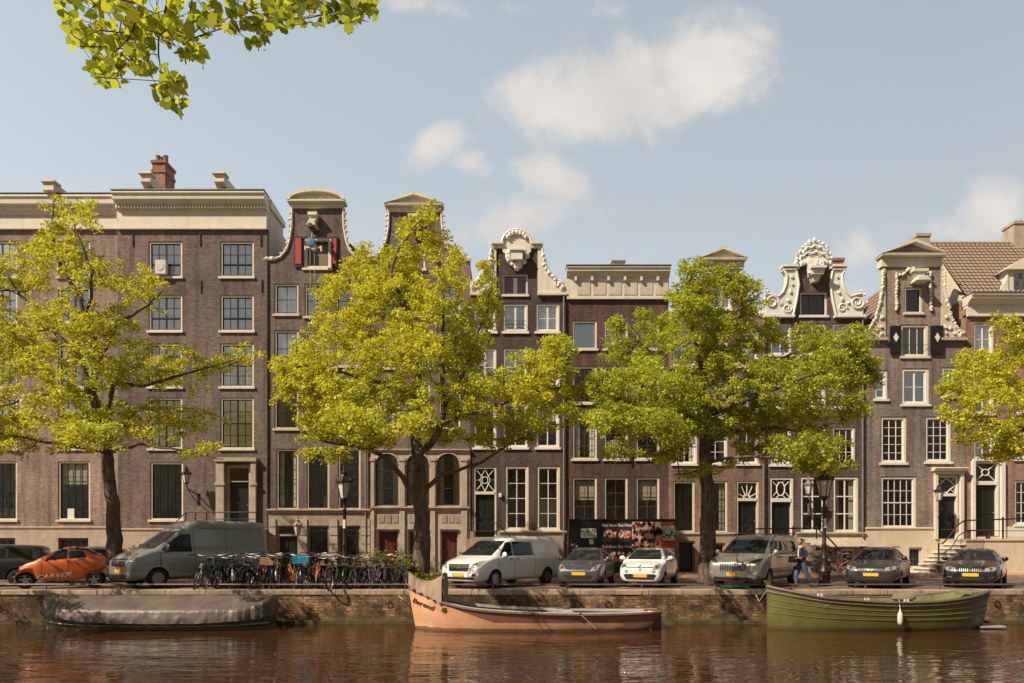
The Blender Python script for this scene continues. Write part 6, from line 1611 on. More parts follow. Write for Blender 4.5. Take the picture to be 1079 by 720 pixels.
vehicle('passenger_van','warm silver van with a large dotted grille beside the walking man','van',dict(
    L=5.05,W=2.03,H=1.97,rw=.34,wf=1.0,wr=4.05,rim='alloy',st=van(5.05,2.03,1.95,1.18,1.08,1.98,1.78,nose=.90,zb=.24),
    ws=[(-.80,1.24),(.80,1.24),(.68,1.74),(-.68,1.74)],
    side=[([(1.32,1.20),(2.05,1.20),(2.05,1.72),(1.86,1.72)],'side_window'),([(2.12,1.20),(3.3,1.20),(3.3,1.72),(2.12,1.72)],'side_window'),([(3.38,1.20),(4.6,1.20),(4.5,1.70),(3.38,1.72)],'side_window')],
    front=[([(-.52,.66),(-.40,.60),(.40,.60),(.52,.66),(.56,.84),(.46,.92),(-.46,.92),(-.56,.84)],'grille','hubcap'),([(-.74,.30),(.74,.30),(.70,.40),(-.70,.40)],'bumper_intake','trim')],
    pair=[([(.58,.90),(.92,1.00),(.93,1.08),(.80,1.06),(.60,.96)],'headlight','trim'),([(.70,.48),(.86,.52),(.86,.62),(.74,.58)],'fog_light','lampclear')],
    pz=.50,gaps=[(1.2,.45,1.18),(2.08,.35,1.74),(3.34,.35,1.74)],handles=[(1.95,1.10),(2.25,1.10)],mirror=(1.42,1.22),ms=1.4,
    extra=combine(lambda r,b,L,W,H,p:bars(r,b,0,.47,(.65,.70,.75,.80,.85),.012,'trim'),
      lambda r,b,L,W,H,p:[decal(b,[(q-.012,.62),(q+.012,.62),(q+.012,.90),(q-.012,.90)],'x',.022,'grille_bar',M['trim'],r,res=.1) for q in [i*.09 for i in range(-5,6)]],
      lambda r,b,L,W,H,p:[MB().tube([(1.0,s_*.70,H-.03),(-2.0,s_*.70,H+.03)],.022,5).build('roof_rail',M['trim'],r) for s_ in (1,-1)])),(772,26.3),37,silver)
vehicle('estate_car','anthracite hatchback parked behind the green boat next to the lamp post','car',dict(
    L=4.28,W=1.80,H=1.49,rw=.32,wf=.88,wr=3.50,st=hatch(4.28,1.80,1.48,hood=.96,ws0=1.06,ws1=1.90,nose=.68),
    ws=[(-.69,1.02),(.69,1.02),(.56,1.37),(-.56,1.37)],
    side=[([(1.45,1.03),(2.2,1.05),(2.2,1.38),(1.92,1.38)],'side_window'),([(2.27,1.05),(3.3,1.10),(3.1,1.36),(2.27,1.38)],'side_window')],
    front=[([(-.60,.26),(.60,.26),(.70,.42),(-.70,.42)],'bumper_intake','trim'),([(-.46,.66),(.46,.66),(.46,.72),(-.46,.72)],'grille','trim')],
    pair=[([(.46,.64),(.78,.68),(.83,.80),(.70,.80),(.47,.75)],'headlight','lampclear')],pz=.50,gaps=[(1.38,.4,1.0),(2.24,.4,1.0),(3.2,.6,1.0)],handles=[(2.1,.94),(3.0,.96)],mirror=(1.40,1.03),
    extra=combine(lambda r,b,L,W,H,p:bars(r,b,0,.60,(.425,),.009),lambda r,b,L,W,H,p:bars(r,b,0,.45,(.69,),.008),lambda *a:emblem('circle')(*a,z=.70,s=.08),
      lambda r,b,L,W,H,p:[MB().tube([(.6,s_*.56,H-.01),(-1.4,s_*.56,H-.03)],.02,5).build('roof_rail',M['trim'],r) for s_ in (1,-1)])),(917,26.1),34,dark)
vehicle('estate_car','black car with paired round headlights parked in front of the stone stoop','car',dict(
    L=4.63,W=1.81,H=1.43,rw=.32,wf=.78,wr=3.59,st=hatch(4.63,1.81,1.42,hood=.92,ws0=1.28,ws1=2.12,nose=.66,tail=.62),
    ws=[(-.70,.99),(.70,.99),(.57,1.32),(-.57,1.32)],
    side=[([(1.68,.99),(2.4,1.01),(2.4,1.33),(2.15,1.33)],'side_window'),([(2.47,1.01),(3.6,1.06),(3.35,1.31),(2.47,1.33)],'side_window')],
    front=[([(-.30,.28),(.30,.28),(.40,.40),(-.40,.40)],'bumper_intake','trim'),([(-.36,.60),(-.03,.58),(-.03,.72),(-.38,.72)],'grille','trim'),([(.03,.58),(.36,.60),(.38,.72),(.03,.72)],'grille','trim')],
    pair=[([(.44,.62),(.74,.63),(.80,.75),(.68,.78),(.45,.73)],'headlight','lampclear'),([(.55,.38),(.74,.40),(.74,.44),(.55,.42)],'fog_light','chrome')],pz=.49,gaps=[(1.62,.4,.98),(2.44,.4,1.0),(3.4,.6,1.0)],handles=[(2.3,.92),(3.2,.94)],mirror=(1.66,1.0),bulb=.05,
    extra=combine(lambda r,b,L,W,H,p:[decal(b,[(q-.005,.60),(q+.005,.60),(q+.005,.71),(q-.005,.71)],'x',.02,'grille_bar',M['chrome'],r,res=.2) for q in (-.32,-.26,-.20,-.14,-.08,.08,.14,.20,.26,.32)],
       lambda r,b,L,W,H,p:bars(r,b,0,.34,(.735,),.007),lambda *a:emblem('roundel')(*a,z=.78,s=.045))),(1022,26.1),37,black)
vehicle('dark_car','black boxy car partly cut off by the left edge of the picture','car',dict(
    L=4.3,W=1.80,H=1.56,rw=.33,wf=.85,wr=3.5,st=van(4.3,1.80,1.55,.98,1.1,1.85,1.45,nose=.74,zb=.24,hw=.70),
    ws=[(-.68,1.03),(.68,1.03),(.56,1.42),(-.56,1.42)],
    side=[([(1.4,1.03),(2.15,1.04),(2.15,1.42),(1.85,1.42)],'side_window'),([(2.22,1.04),(3.1,1.05),(3.1,1.42),(2.22,1.42)],'side_window'),([(3.17,1.05),(4.0,1.08),(3.9,1.40),(3.17,1.42)],'side_window')],
    front=[([(-.5,.6),(.5,.6),(.5,.75),(-.5,.75)],'grille','trim')],pair=[([(.55,.62),(.8,.64),(.82,.80),(.58,.78)],'headlight','lampclear')],pz=.45,gaps=[(1.3,.4,1.0),(2.2,.4,1.02),(3.1,.6,1.02)],handles=[(2.0,.94)],mirror=(1.42,1.0)),(-92,27.0),70,black)
vehicle('silver_car','light silver hatchback mostly hidden behind the orange microcar','car',dict(
    L=4.0,W=1.75,H=1.50,rw=.31,wf=.82,wr=3.35,st=hatch(4.0,1.75,1.50,hood=.96,ws0=1.0,ws1=1.85,nose=.68),
    ws=[(-.66,1.02),(.66,1.02),(.53,1.38),(-.53,1.38)],
    side=[([(1.3,1.02),(2.1,1.04),(2.1,1.38),(1.85,1.38)],'side_window'),([(2.17,1.04),(3.3,1.08),(3.05,1.36),(2.17,1.38)],'side_window')],
    front=[],pair=[([(.44,.60),(.70,.66),(.76,.86),(.66,.84),(.48,.72)],'headlight','lampclear')],pz=.5,gaps=[(2.14,.4,1.0)],handles=[(2.0,.94)],mirror=(1.32,1.0)),(38,30.5),80,silver2)

# ---- narrow orange three-wheeler
def text_poly(body, size, shear=0, bold=0):
    cu=bpy.data.curves.new('t','FONT'); cu.body=body; cu.size=size; cu.align_x='CENTER'; cu.align_y='CENTER'; cu.shear=shear; cu.offset=bold; cu.resolution_u=3
    o=bpy.data.objects.new('t',cu); C.objects.link(o); dg=bpy.context.evaluated_depsgraph_get(); dg.update(); me=bpy.data.meshes.new_from_object(o.evaluated_get(dg))
    v=[(a.co.x,a.co.y) for a in me.vertices]; f=[tuple(p.vertices) for p in me.polygons]; bpy.data.objects.remove(o); return v,f
def microcar():
    L,W,H=2.89,.98,1.50; root=empty('microcar',(0,0,0),label='narrow orange microcar with black roof and exposed front wheel, CARVER lettered on its door',cat='microcar'); h=W/2
    st=[(.10,.62,.70,.74,.12,.18,.12,.01),(.16,.60,.76,.80,.2,.28,.18,.01),(.34,.60,.86,.90,.26,.36,.24,.02),(.58,.57,.92,.98,.32,.42,.29,.02),(.66,.30,.94,1.03,.34,.45,.31,.02),(.84,.26,.96,1.14,.36,.47,.34,.02),(1.10,.26,.97,1.27,.38,.49,.33,.02),(1.45,.26,1.0,1.44,.38,.49,.31,.02),(1.80,.28,1.03,1.49,.38,.49,.30,.02),(2.15,.32,1.06,1.44,.36,.48,.29,.02),(2.45,.45,1.10,1.30,.32,.45,.27,.02),(2.72,.62,1.08,1.16,.26,.38,.22,.01),(2.80,.72,1.02,1.06,.2,.3,.18,.01)]
    st=[(L/2-s[0],)+s[1:] for s in st]
    body,bv=body_mesh('body',st,orange,M['trim'],[],.3,root,W=h)
    f=lambda pts:[(L/2-a,b) for a,b in pts]
    for sg in (1,-1):
        decal(bv,f([(.88,1.0),(1.60,1.08),(1.60,1.39),(1.36,1.36)]),'y',.010,'side_window',M['autoglass'],root,sgn=sg); decal(bv,f([(1.66,1.07),(2.20,1.12),(2.06,1.34),(1.66,1.37)]),'y',.010,'side_window',M['autoglass'],root,sgn=sg)
        decal(bv,f([(.80,1.0),(1.38,1.375),(1.75,1.405),(2.15,1.37),(2.50,1.20),(2.50,1.26),(2.2,1.43),(1.8,1.475),(1.40,1.43)]),'y',.007,'roof_frame',M['trim'],root,sgn=sg)
        decal(bv,f([(.82,.40),(.835,.40),(.835,.95),(.82,.95)]),'y',.006,'door_gap',M['trim'],root,sgn=sg); decal(bv,f([(1.63,.32),(1.645,.32),(1.645,1.04),(1.63,1.04)]),'y',.006,'door_gap',M['trim'],root,sgn=sg)
        v,fc=text_poly('CARVER',.22,.35,.004); c_,s_=math.cos(.10),math.sin(.10)
        # reads left to right on each flank
        v=[((-a if sg>0 else a),b) for a,b in v]; v=[(L/2-1.18+a*1.35*c_ + b*0, .45+b-(a*s_)*1.35) for a,b in v]
        decal(bv,None,'y',.012,'lettering',M['white'],root,sgn=sg,verts=v,faces=fc,smooth=False)
    # roof skin
    vf=[(L/2-s,y) for s in (1.22,1.6,1.9,2.2,2.55) for y in (-.33,-.17,0,.17,.33)]; pts=[]
    for a,b in vf: hit=bv.ray_cast(Vector((a,b,9)),Vector((0,0,-1)))[0]; pts.append(hit+Vector((0,0,.009)))
    m=MB(); m.add(pts,[(i*5+j,i*5+j+1,i*5+j+6,i*5+j+5) for i in range(4) for j in range(4)]); m.build('roof_panel',M['trim'],root,smooth=True)
    decal(bv,[(-.30,1.0),(.30,1.0),(.26,1.36),(-.26,1.36)],'x',.01,'windscreen',M['autoglass'],root)
    for q in ([(.08,.70),(.22,.72),(.24,.80),(.12,.78)],): 
        for z in (q,mirror_y(q)): decal(bv,z,'x',.012,'headlight',M['lampclear'],root)
    make_wheel(root,L/2-.30,.10,.30,.17,'alloy',1)
    wl=root.children[-1]
    for sg in (1,-1):
        make_wheel(root,L/2-2.45,sg*.48,.29,.17,'alloy',sg)
        m=MB(); m.tube([(L/2-2.3,sg*.2,.45),(L/2-2.45,sg*.34,.28)],.05,6); m.build('swing_arm',M['trim'],root)
        m=MB(); m.blob((L/2-1.0,sg*.58,1.02),(.06,.08,.06),8,6); m.tube([(L/2-1.0,sg*.44,.98),(L/2-1.0,sg*.55,1.0)],.015,5); m.build('mirror',M['trim'],root,smooth=True)
    m=MB(); m.prism_y([(L/2-.30+.36*math.cos(t),.29+.36*math.sin(t)) for t in [math.pi*(.05+.9*i/10) for i in range(11)]]+[(L/2-.30+.32*math.cos(t),.29+.32*math.sin(t)) for t in [math.pi*(.95-.9*i/10) for i in range(11)]],-.02,.22); m.build('mudguard',orange,root,smooth=True)
    th=R(66); hd=Vector((-math.sin(th),-math.cos(th),0)); n=P(17,573,25.9); c=Vector((n.x,n.y,0))-hd*(L/2); root.location=(c.x,c.y,.004); root.rotation_euler=(0,0,math.atan2(hd.y,hd.x))
microcar()
# ================================================================== BOATS
def hull(sections, ns=36, nr=12):
    """sections: list of (x, half beam at gunwale, z gunwale, half beam at waterline, z keel). returns ring fn grid pts (outer, both sides)"""
    xs=[s[0] for s in sections]; rows=[]
    for i in range(ns+1):
        x=xs[0]+(xs[-1]-xs[0])*i/ns
        for k in range(len(xs)-1):
            if xs[k]<=x<=xs[k+1]+1e-9: break
        t=(x-xs[k])/(xs[k+1]-xs[k]); 
        # catmull interpolation
        def cm(j):
            p=[sections[max(0,min(len(xs)-1,k+d))][j] for d in (-1,0,1,2)]
            return .5*((2*p[1])+(-p[0]+p[2])*t+(2*p[0]-5*p[1]+4*p[2]-p[3])*t*t+(-p[0]+3*p[1]-3*p[2]+p[3])*t**3)
        rows.append((x,max(.0,cm(1)),cm(2),max(0,cm(3)),cm(4)))
    return rows
def hull_point(r, u):
    """u 0 keel ..1 gunwale"""
    x,b,zg,bw,zk=r; zw=WZ+.02
    if u<.4:
        t=u/.4; y=bw*math.sin(t*math.pi/2); z=zk+(zw-zk)*(1-math.cos(t*math.pi/2))
    else:
        t=(u-.4)/.6; y=bw+(b-bw)*(t**.8); z=zw+(zg-zw)*t
    return x,y,z
def hull_mesh(rows, us, inset=0.0):
    vs=[];fs=[]; full=[(-1,u) for u in us[::-1]]+[(1,u) for u in us if u>1e-9]
    for r in rows:
        for sg,u in full:
            x,y,z=hull_point(r,u); vs.append((x,sg*max(0,y-inset),z+(inset if inset else 0)*.6))
    n=len(full)
    for i in range(len(rows)-1):
        for j in range(n-1): fs.append((i*n+j,i*n+j+1,(i+1)*n+j+1,(i+1)*n+j))
    fs.append(tuple(range(n))); fs.append(tuple((len(rows)-1)*n+j for j in range(n)))
    return vs,fs
def boat_paint(name, col, band=None, scum=(.10,.09,.02), var=.25, rust=None, strake=False):
    t=NT(name); v=t.pos(); sx=t.n('ShaderNodeSeparateXYZ'); t.l(v,sx.inputs[0])
    c=t.mix(t.ramp(t.noise(v,2.2,7,.7),[(.3,0.),(.7,1.)]), tuple(a*(1-var) for a in col), tuple(min(1,a*(1+var*.5)) for a in col))
    if rust: c=t.mix(t.ramp(t.noise(t.mapping(v,(1.6,1.6,.8)),1.5,7,.75),[(.48,0.),(.68,.75)]), c, rust)
    if strake:
        so=t.n('ShaderNodeSeparateXYZ'); t.l(t.obj(),so.inputs[0])
        zb=t.math('ADD',-.83,t.math('MULTIPLY',t.math('MAXIMUM',t.math('SUBTRACT',-1.2,so.outputs[0]),0),.34))
        zb=t.math('ADD',zb,t.math('MULTIPLY',t.noise(v,6,3),.02))
        c=t.mix(t.math('MULTIPLY',t.math('GREATER_THAN',so.outputs[2],zb),.88),c,t.mix(t.noise(v,4,5),(.11,.045,.04),(.26,.10,.07)))
    g=t.math('LESS_THAN', t.math('ADD',sx.outputs[2],t.math('MULTIPLY',t.noise(v,3,3),.08)), WZ+.13)
    c=t.mix(t.math('MULTIPLY',g,.8),c,scum)
    return t.out(t.principled(Base_Color=c,Roughness=.42,Coat_Weight=.25,Coat_Roughness=.2,Normal=t.bump(t.noise(v,12,4),.15,.01)))
tan=paint('tan_canvas',(.30,.215,.145),.9,var=.2,nscale=3,bump=.3)
def rope(pts, r=.015, name='mooring_rope', label=None):
    m=MB(); m.tube(pts,r,5); o=m.build(name, paint(name+'_fibre',(.45,.38,.26),.9)); tag(o,label,'rope'); return o
def tube_along(rows, sg, u, r, dz=0, n=6, extra=0):
    m=MB(); pts=[]
    for q in rows: x,y,z=hull_point(q,u); pts.append((x,sg*(y+extra),z+dz))
    m.tube(pts,r,n); return m

def rake(v, rows, L, fr, bk):
    out=[]
    for x,y,z in v:
        row=min(rows,key=lambda q:abs(q[0]-x)); t=max(0,min(1,(row[2]-z)/(row[2]-WZ)))
        a=max(0,min(1,(-L+.9-x)/.9)); b=max(0,min(1,(x-L+.7)/.7)); out.append((x+fr*a*t-bk*b*t,y,z))
    return out
def placed(root, px0, px1, Y, rz=0):
    a=P(px0,573,Y).x; b=P(px1,573,Y).x; root.location=((a+b)/2,Y,0); root.rotation_euler=(0,0,rz); return b-a
# ---- orange sloop -----------------------------------------------
def orange_boat():
    root=empty('open_boat',(0,0,0),label='long weathered orange open boat named Berend with canvas over its high bow',cat='boat')
    Lh=4.0; S=[(-Lh,.03,.27,.01,-1.0),(-3.85,.22,.20,.08,-1.5),(-3.3,.60,-.04,.36,-1.6),(-2.7,.86,-.28,.62,-1.65),(-2.0,.98,-.43,.78,-1.65),(-1.2,1.04,-.51,.86,-1.65),(0,1.06,-.57,.88,-1.65),(1.4,1.03,-.60,.84,-1.65),(2.7,.88,-.60,.70,-1.6),(3.5,.68,-.58,.45,-1.45),(Lh,.42,-.55,.12,-1.05)]
    S=[(a,b,c_+.02,d,e) for a,b,c_,d,e in S]
    rows=hull(S); us=[0,.15,.3,.4,.5,.6,.7,.8,.9,1.0]
    v,f=hull_mesh(rows,us); v=rake(v,rows,Lh,.25,.35); m=MB(); m.add(v,f); pm=boat_paint('faded_orange_paint',(.74,.38,.21),rust=(.66,.50,.36),scum=(.10,.05,.02),strake=True)
    hb=m.build('hull',pm,root,smooth=True,sharp=50); bm_=hb.data
    # cut: remove deck cap? build interior floor and inner lining
    bv=BVHTree.FromPolygons([q.co.copy() for q in bm_.vertices],[tuple(p.vertices) for p in bm_.polygons])
    m=MB(); inner=[]
    for q in rows[2:-4]:
        x,y,z=hull_point(q,1.0); inner.append((x,max(.02,y-.12),z))
    vs=[];fs=[]
    for x,y,z in inner: vs+=[(x,-y,z-.01),(x,-y*.88,z-.30),(x,y*.88,z-.30),(x,y,z-.01)]
    for i in range(len(inner)-1):
        for j in range(3): fs.append((4*i+j,4*i+j+1,4*i+j+5,4*i+j+4))
    m.add(vs,fs); greyp=paint('pale_grey_deck',(.42,.40,.37),.6,var=.2,nscale=2,dirt=(.25,.22,.19)); m.build('inner_lining',greyp,root,smooth=True)
    # gunwale
    wood=paint('weathered_rail_wood',(.16,.085,.055),.6,var=.3)
    for sg in (-1,1):
        t=tube_along(rows,sg,1.0,.045,.01); t.build('gunwale',wood,root,smooth=True)
        side=MB(); pts=[hull_point(q,1.0) for q in rows[4:-2]]; vs=[]
        for x,y,z in pts: vs+=[(x,sg*(y-.04),z+.035),(x,sg*(y-.34),z+.055),(x,sg*(y-.34),z-.02)]
        n=len(pts); side.add(vs,[(3*i+j,3*i+j+1,3*i+j+4,3*i+j+3) for i in range(n-1) for j in range(2)]); side.build('side_deck',greyp,root)
    for x in (-1.4,.2,1.7):
        m=MB(); m.box(x-.14,x+.14,-.9,.9,-.70,-.655); m.build('thwart',wood,root,bevel=.01)
    m=MB(); m.box(.5,1.2,-.35,.35,-1.0,-.56); m.box(.45,1.25,-.40,.40,-.559,-.52); m.build('engine_box',greyp,root,bevel=.02)
    # stern rub block + rudder
    m=MB(); m.box(3.75,4.05,-.04,.04,-1.4,-.60); m.build('rudder',wood,root)
    # draped canvas over the bow hoops
    m=MB(); nx,ny=22,14; vs=[]
    for i in range(nx+1):
        t=i/nx; x=-3.97+1.15*t
        row=min(rows,key=lambda r:abs(r[0]-x)); b=row[1]+.06; zg=row[2]
        top=.72-.30*math.sin(math.pi*min(1,t*1.0))*.9-.06*t
        for j in range(ny+1):
            s=-1+2*j/ny; a=abs(s); z=top-(top-zg+.02)*(a**2.2); fold=.030*math.sin(x*26+s*3)*(a**.7)+.02*math.sin(x*43)
            vs.append((x+fold*.3, s*(b+.01)*(1.0)+math.copysign(fold,s)*.8, z+fold*.4))
    fs=[(i*(ny+1)+j,i*(ny+1)+j+1,(i+1)*(ny+1)+j+1,(i+1)*(ny+1)+j) for i in range(nx) for j in range(ny)]
    m.add(vs,fs); cv=m.build('bow_canvas',tan,root,smooth=True,sharp=180)
    m=MB(); vs=[]
    for j in range(25):
        s=-1+2*j/24; x=-2.82+.05*math.sin(s*19); row=min(rows,key=lambda r:abs(r[0]-x)); b=row[1]; z=.86-.0*abs(s)
        zz=.66-(.66-row[2])*(abs(s)**4.0); vs+=[(x,s*b*.98,zz),(x+.03+.05*math.sin(s*23),s*b*.95,row[2]-.16)]
    m.add(vs,[(2*i,2*i+1,2*i+3,2*i+2) for i in range(24)]); m.build('canvas_end',tan,root,smooth=True,sharp=180)
    m=MB(); m.tube([(-2.82,-.84,-.2) for s in (-1,)]+[(-2.82,-.78,.45),(-2.82,-.4,.64),(-2.82,0,.67),(-2.82,.4,.64),(-2.82,.78,.45),(-2.82,.84,-.2)],.02,5); m.build('canvas_hoop',M['black'],cv)
    # name on the bow, port and starboard
    v,fc=text_poly('Berend',.23,.15,.003)
    for sg in (-1,1):
        c_,s_=math.cos(-.30),math.sin(-.30); vv=[]
        for a,b in v:
            a2,b2=(a*1.15*c_-b*s_),(a*1.15*s_+b*c_)
            vv.append((-3.46+a2,-.30+b2) )
        if sg>0: vv=[(-3.46-(a+3.46),b+(a+3.46)*.62) for a,b in vv]
        decal(bv,None,'y',.025,'lettering',M['black'],root,sgn=sg,verts=vv,faces=fc,smooth=False)
    m_=[(-2.85,-.48),(-2.72,-.56),(-2.66,-.50),(-2.74,-.44),(-2.68,-.36),(-2.82,-.38)]
    decal(bv,m_,'y',.012,'sticker',M['leafs'],root,sgn=-1)
    # registration marks amidships
    rt_=MB()
    for k,(a,b) in enumerate(((1.35,-.60),(1.42,-.52))): rt_.blob((a,-1.06,b),(.04,.02,.03),6,4)
    rt_.build('cleat',M['black'],root)
    Y=23.35; placed(root,424,700,Y,R(-1.0)); return root
ob=orange_boat()
def fender(name,label,loc,mat,r=.08,h=.42):
    rt=empty(name,tuple(loc),label=label,cat='fender'); m=MB(); x,y,z=loc; m.lathe([(.02,z+h+.08),(.03,z+h),(r*.8,z+h-.04),(r,z+h-.12),(r,z+.10),(r*.8,z+.04),(.02,z)],12,(x,y,0)); m.build('buoy',mat,rt,smooth=True)
    m=MB(); m.tube([(x,y,z+h+.06),(x,y+.06,z+h+.36)],.01,4); m.build('line',M['curtain'],rt)
fpale=paint('pale_fender_rubber',(.62,.60,.55),.5)
# ---- green boat right --------------------------------------------
def green_boat():
    root=empty('open_boat',(0,0,0),label='olive green clinker open boat with high bow moored at the right',cat='boat')
    Lh=3.45; S=[(-Lh,.02,.24,.01,-1.1),(-3.3,.20,.19,.06,-1.45),(-2.8,.55,.08,.30,-1.6),(-1.9,.88,-.08,.62,-1.65),(-.8,1.04,-.17,.80,-1.65),(.4,1.08,-.21,.84,-1.65),(1.6,1.02,-.17,.78,-1.65),(2.6,.86,-.06,.60,-1.55),(3.2,.62,.05,.30,-1.35),(Lh,.45,.10,.08,-1.05)]
    rows=hull(S); us=[0,.2,.4,.46,.52,.58,.64,.70,.76,.82,.88,.94,1.0]
    # clinker steps
    vs=[];fs=[]; full=[(-1,u) for u in us[::-1]]+[(1,u) for u in us[1:]]
    for r in rows:
        for sg,u in full:
            x,y,z=hull_point(r,u); vs.append((x,sg*y,z))
    n=len(full)
    fs=[(i*n+j,i*n+j+1,(i+1)*n+j+1,(i+1)*n+j) for i in range(len(rows)-1) for j in range(n-1)]+[tuple(range(n)),tuple((len(rows)-1)*n+j for j in range(n))]
    gp=boat_paint('olive_boat_paint',(.125,.115,.03),scum=(.09,.075,.025)); m=MB(); m.add(vs,fs); hb=m.build('hull',gp,root,smooth=True,sharp=60)
    for u in (.62,.72,.82,.91):
        for sg in (-1,1): tube_along(rows,sg,u,.014,0,4,.004).build('plank_edge',gp,root)
    m=MB(); inner=[]
    for q in rows[1:-1]: x,y,z=hull_point(q,1.0); inner.append((x,max(.02,y-.07),z))
    vs=[];fs=[]
    for x,y,z in inner: vs+=[(x,-y,z-.01),(x,-y*.92,z-.45),(x,y*.92,z-.45),(x,y,z-.01)]
    for i in range(len(inner)-1):
        for j in range(3): fs.append((4*i+j,4*i+j+1,4*i+j+5,4*i+j+4))
    lg=paint('light_green_lining',(.20,.21,.09),.6,var=.3); m.add(vs,fs); m.build('inner_lining',lg,root,smooth=True)
    rub=paint('brown_rubbing_strake',(.13,.10,.075),.6,var=.3)
    for sg in (-1,1): tube_along(rows,sg,1.0,.05,.0).build('gunwale',rub,root,smooth=True); tube_along(rows,sg,.93,.03,.0,6,.01).build('rubbing_strake',rub,root,smooth=True)
    m=MB(); m.prism_y([(-Lh-.02,.27),(-Lh-.12,.42),(-Lh+.08,.45),(-Lh+.14,.2),(-Lh+.32,-1.2),(-Lh+.16,-1.25)],-.05,.05); m.build('stem',gp,root,bevel=.01)
    for x in (-1.8,-.5,.9,2.2): m=MB(); m.box(x-.13,x+.13,-.85,.85,-.34,-.30); m.build('thwart',lg,root,bevel=.01)
    m=MB(); m.blob((1.1,.25,-.15),(.40,.25,.16),12,7,.2); m.build('folded_cover',paint('brown_cover',(.25,.19,.13),.9,var=.3,bump=.4),root,smooth=True)
    m=MB(); m.box(2.85,3.4,-.42,.42,-.02,.08); m.build('stern_deck',lg,root,bevel=.015)
    m=MB(); m.box(Lh-.3,Lh+.55,-.45,.45,WZ+.02,WZ+.10); m.build('swim_step',paint('grey_step',(.30,.28,.25),.6),root,bevel=.02)
    for x in (-2.1,-.75,.45):
        m=MB(); row=min(rows,key=lambda r:abs(r[0]-x)); m.box(x-.09,x+.09,-row[1]-.02,-row[1]+.06,row[2]+.02,row[2]+.05); m.box(x-.07,x-.03,-row[1]-.01,-row[1]+.04,row[2]+.05,row[2]+.11); m.box(x+.03,x+.07,-row[1]-.01,-row[1]+.04,row[2]+.05,row[2]+.11); m.build('cleat',fpale,root)
    placed(root,808,1034,23.55,R(1.0))
green_boat()
fender('boat_fender','white fender hanging on the side of the olive green boat',P(948.5,659,22.42),fpale)
# ---- covered boat left --------------------------------------------
def covered_boat():
    root=empty('covered_boat',(0,0,0),label='dark green boat under a grey brown tarpaulin at the left',cat='boat')
    Lh=3.62; S=[(-Lh,.05,-.44,.02,-1.2),(-3.45,.32,-.50,.18,-1.5),(-2.8,.75,-.60,.55,-1.6),(-1.6,.98,-.70,.80,-1.65),(0,1.03,-.74,.86,-1.65),(1.6,1.0,-.73,.84,-1.65),(2.8,.86,-.68,.68,-1.6),(3.4,.62,-.60,.45,-1.5),(Lh,.50,-.56,.35,-1.3)]
    rows=hull(S); us=[0,.2,.4,.55,.7,.85,1.0]; v,f=hull_mesh(rows,us); m=MB(); m.add(v,f); gp=boat_paint('bottle_green_paint',(.035,.065,.028),scum=(.22,.17,.06),var=.4); m.build('hull',gp,root,smooth=True,sharp=50)
    pale=paint('worn_cream_stripe',(.40,.36,.24),.6,var=.4)
    for sg in (-1,1): tube_along(rows,sg,.62,.022,0,5,.01).build('stripe',pale,root); tube_along(rows,sg,1.0,.04).build('gunwale',gp,root,smooth=True)
    # tarpaulin
    def topz(x):
        t=(x+Lh)/(2*Lh); return .05-.16*math.sin(math.pi*t)**.6*0+ (.16 if t<.02 else 0) + .02*math.sin(x*2.1) - .04*t
    nx,ny=110,26; vs=[]; R2=random.Random(4)
    for i in range(nx+1):
        x=-Lh-.03+(2*Lh+.06)*i/nx; row=min(rows,key=lambda r:abs(r[0]-x)); k=min(1,(x+Lh+.06)/.9,(Lh+.06-x)/.7); k=max(0,k)**.5
        b=row[1]+.05; zt=-.05-.05*(1-k)+.10*max(0,1-(x+Lh)/.8)+.05*max(0,1-(Lh-x)/.5)
        for j in range(ny+1):
            s=-1+2*j/ny; a=abs(s)
            if a<.60: yy=s/.60*b*.96; z=zt-.40*k*(a/.6)**1.15+.010*math.sin(x*5+s*4)
            else:
                t=(a-.60)/.40; yy=math.copysign(b*(.96+.05*min(1,t*1.6)),s); z=zt-.40*k-(zt-.40*k-(row[2]-.12))*t
                nn=mnoise.noise(Vector((x*2.4+s*.6,s*1.5,3)))*.07+mnoise.noise(Vector((x*7+t*3,s*2,7)))*.035+mnoise.noise(Vector((x*16,t*3,1)))*.012; wr=nn*(.25+t); yy+=math.copysign(wr,s); z+=.03*mnoise.noise(Vector((x*1.7,0,5)))*t
            vs.append((x,yy*(k*.25+.75)*(1.06 if x>2.6 else 1),z))
    fs=[(i*(ny+1)+j,i*(ny+1)+j+1,(i+1)*(ny+1)+j+1,(i+1)*(ny+1)+j) for i in range(nx) for j in range(ny)]
    fs+= [tuple(range(ny+1)),tuple(nx*(ny+1)+j for j in range(ny+1))]
    t=NT('grey_tarpaulin'); v=t.pos(); c=t.mix(t.ramp(t.noise(v,1.6,7,.7),[(.3,0.),(.7,1.)]),(.075,.058,.048),(.15,.115,.092))
    tp=t.out(t.principled(Base_Color=c,Roughness=.46,Specular_IOR_Level=.5,Normal=t.bump(t.noise(t.mapping(v,(9,2,6)),1,5,.6),.5,.03)))
    m=MB(); m.add(vs,fs); tr=m.build('tarpaulin',tp,root,smooth=True,sharp=180)
    m=MB(); pts=[]
    for i in range(15):
        x=-3.2+6.4*i/14; row=min(rows,key=lambda r:abs(r[0]-x)); 
        for sg in (-1,):
            m.tube([(x,sg*(row[1]+.08),row[2]-.12),(x+.12,sg*(row[1]+.04),row[2]-.32),(x+.24,sg*(row[1]+.08),row[2]-.13)],.012,4)
    m.build('lacing',M['black'],tr)
    placed(root,50,287,23.6,R(.3))
covered_boat()
rope([P(428,612,23.3),P(425,632,24.1),P(420,628,24.75)],.015,'mooring_rope','pale rope tying the orange boat bow to the quay')
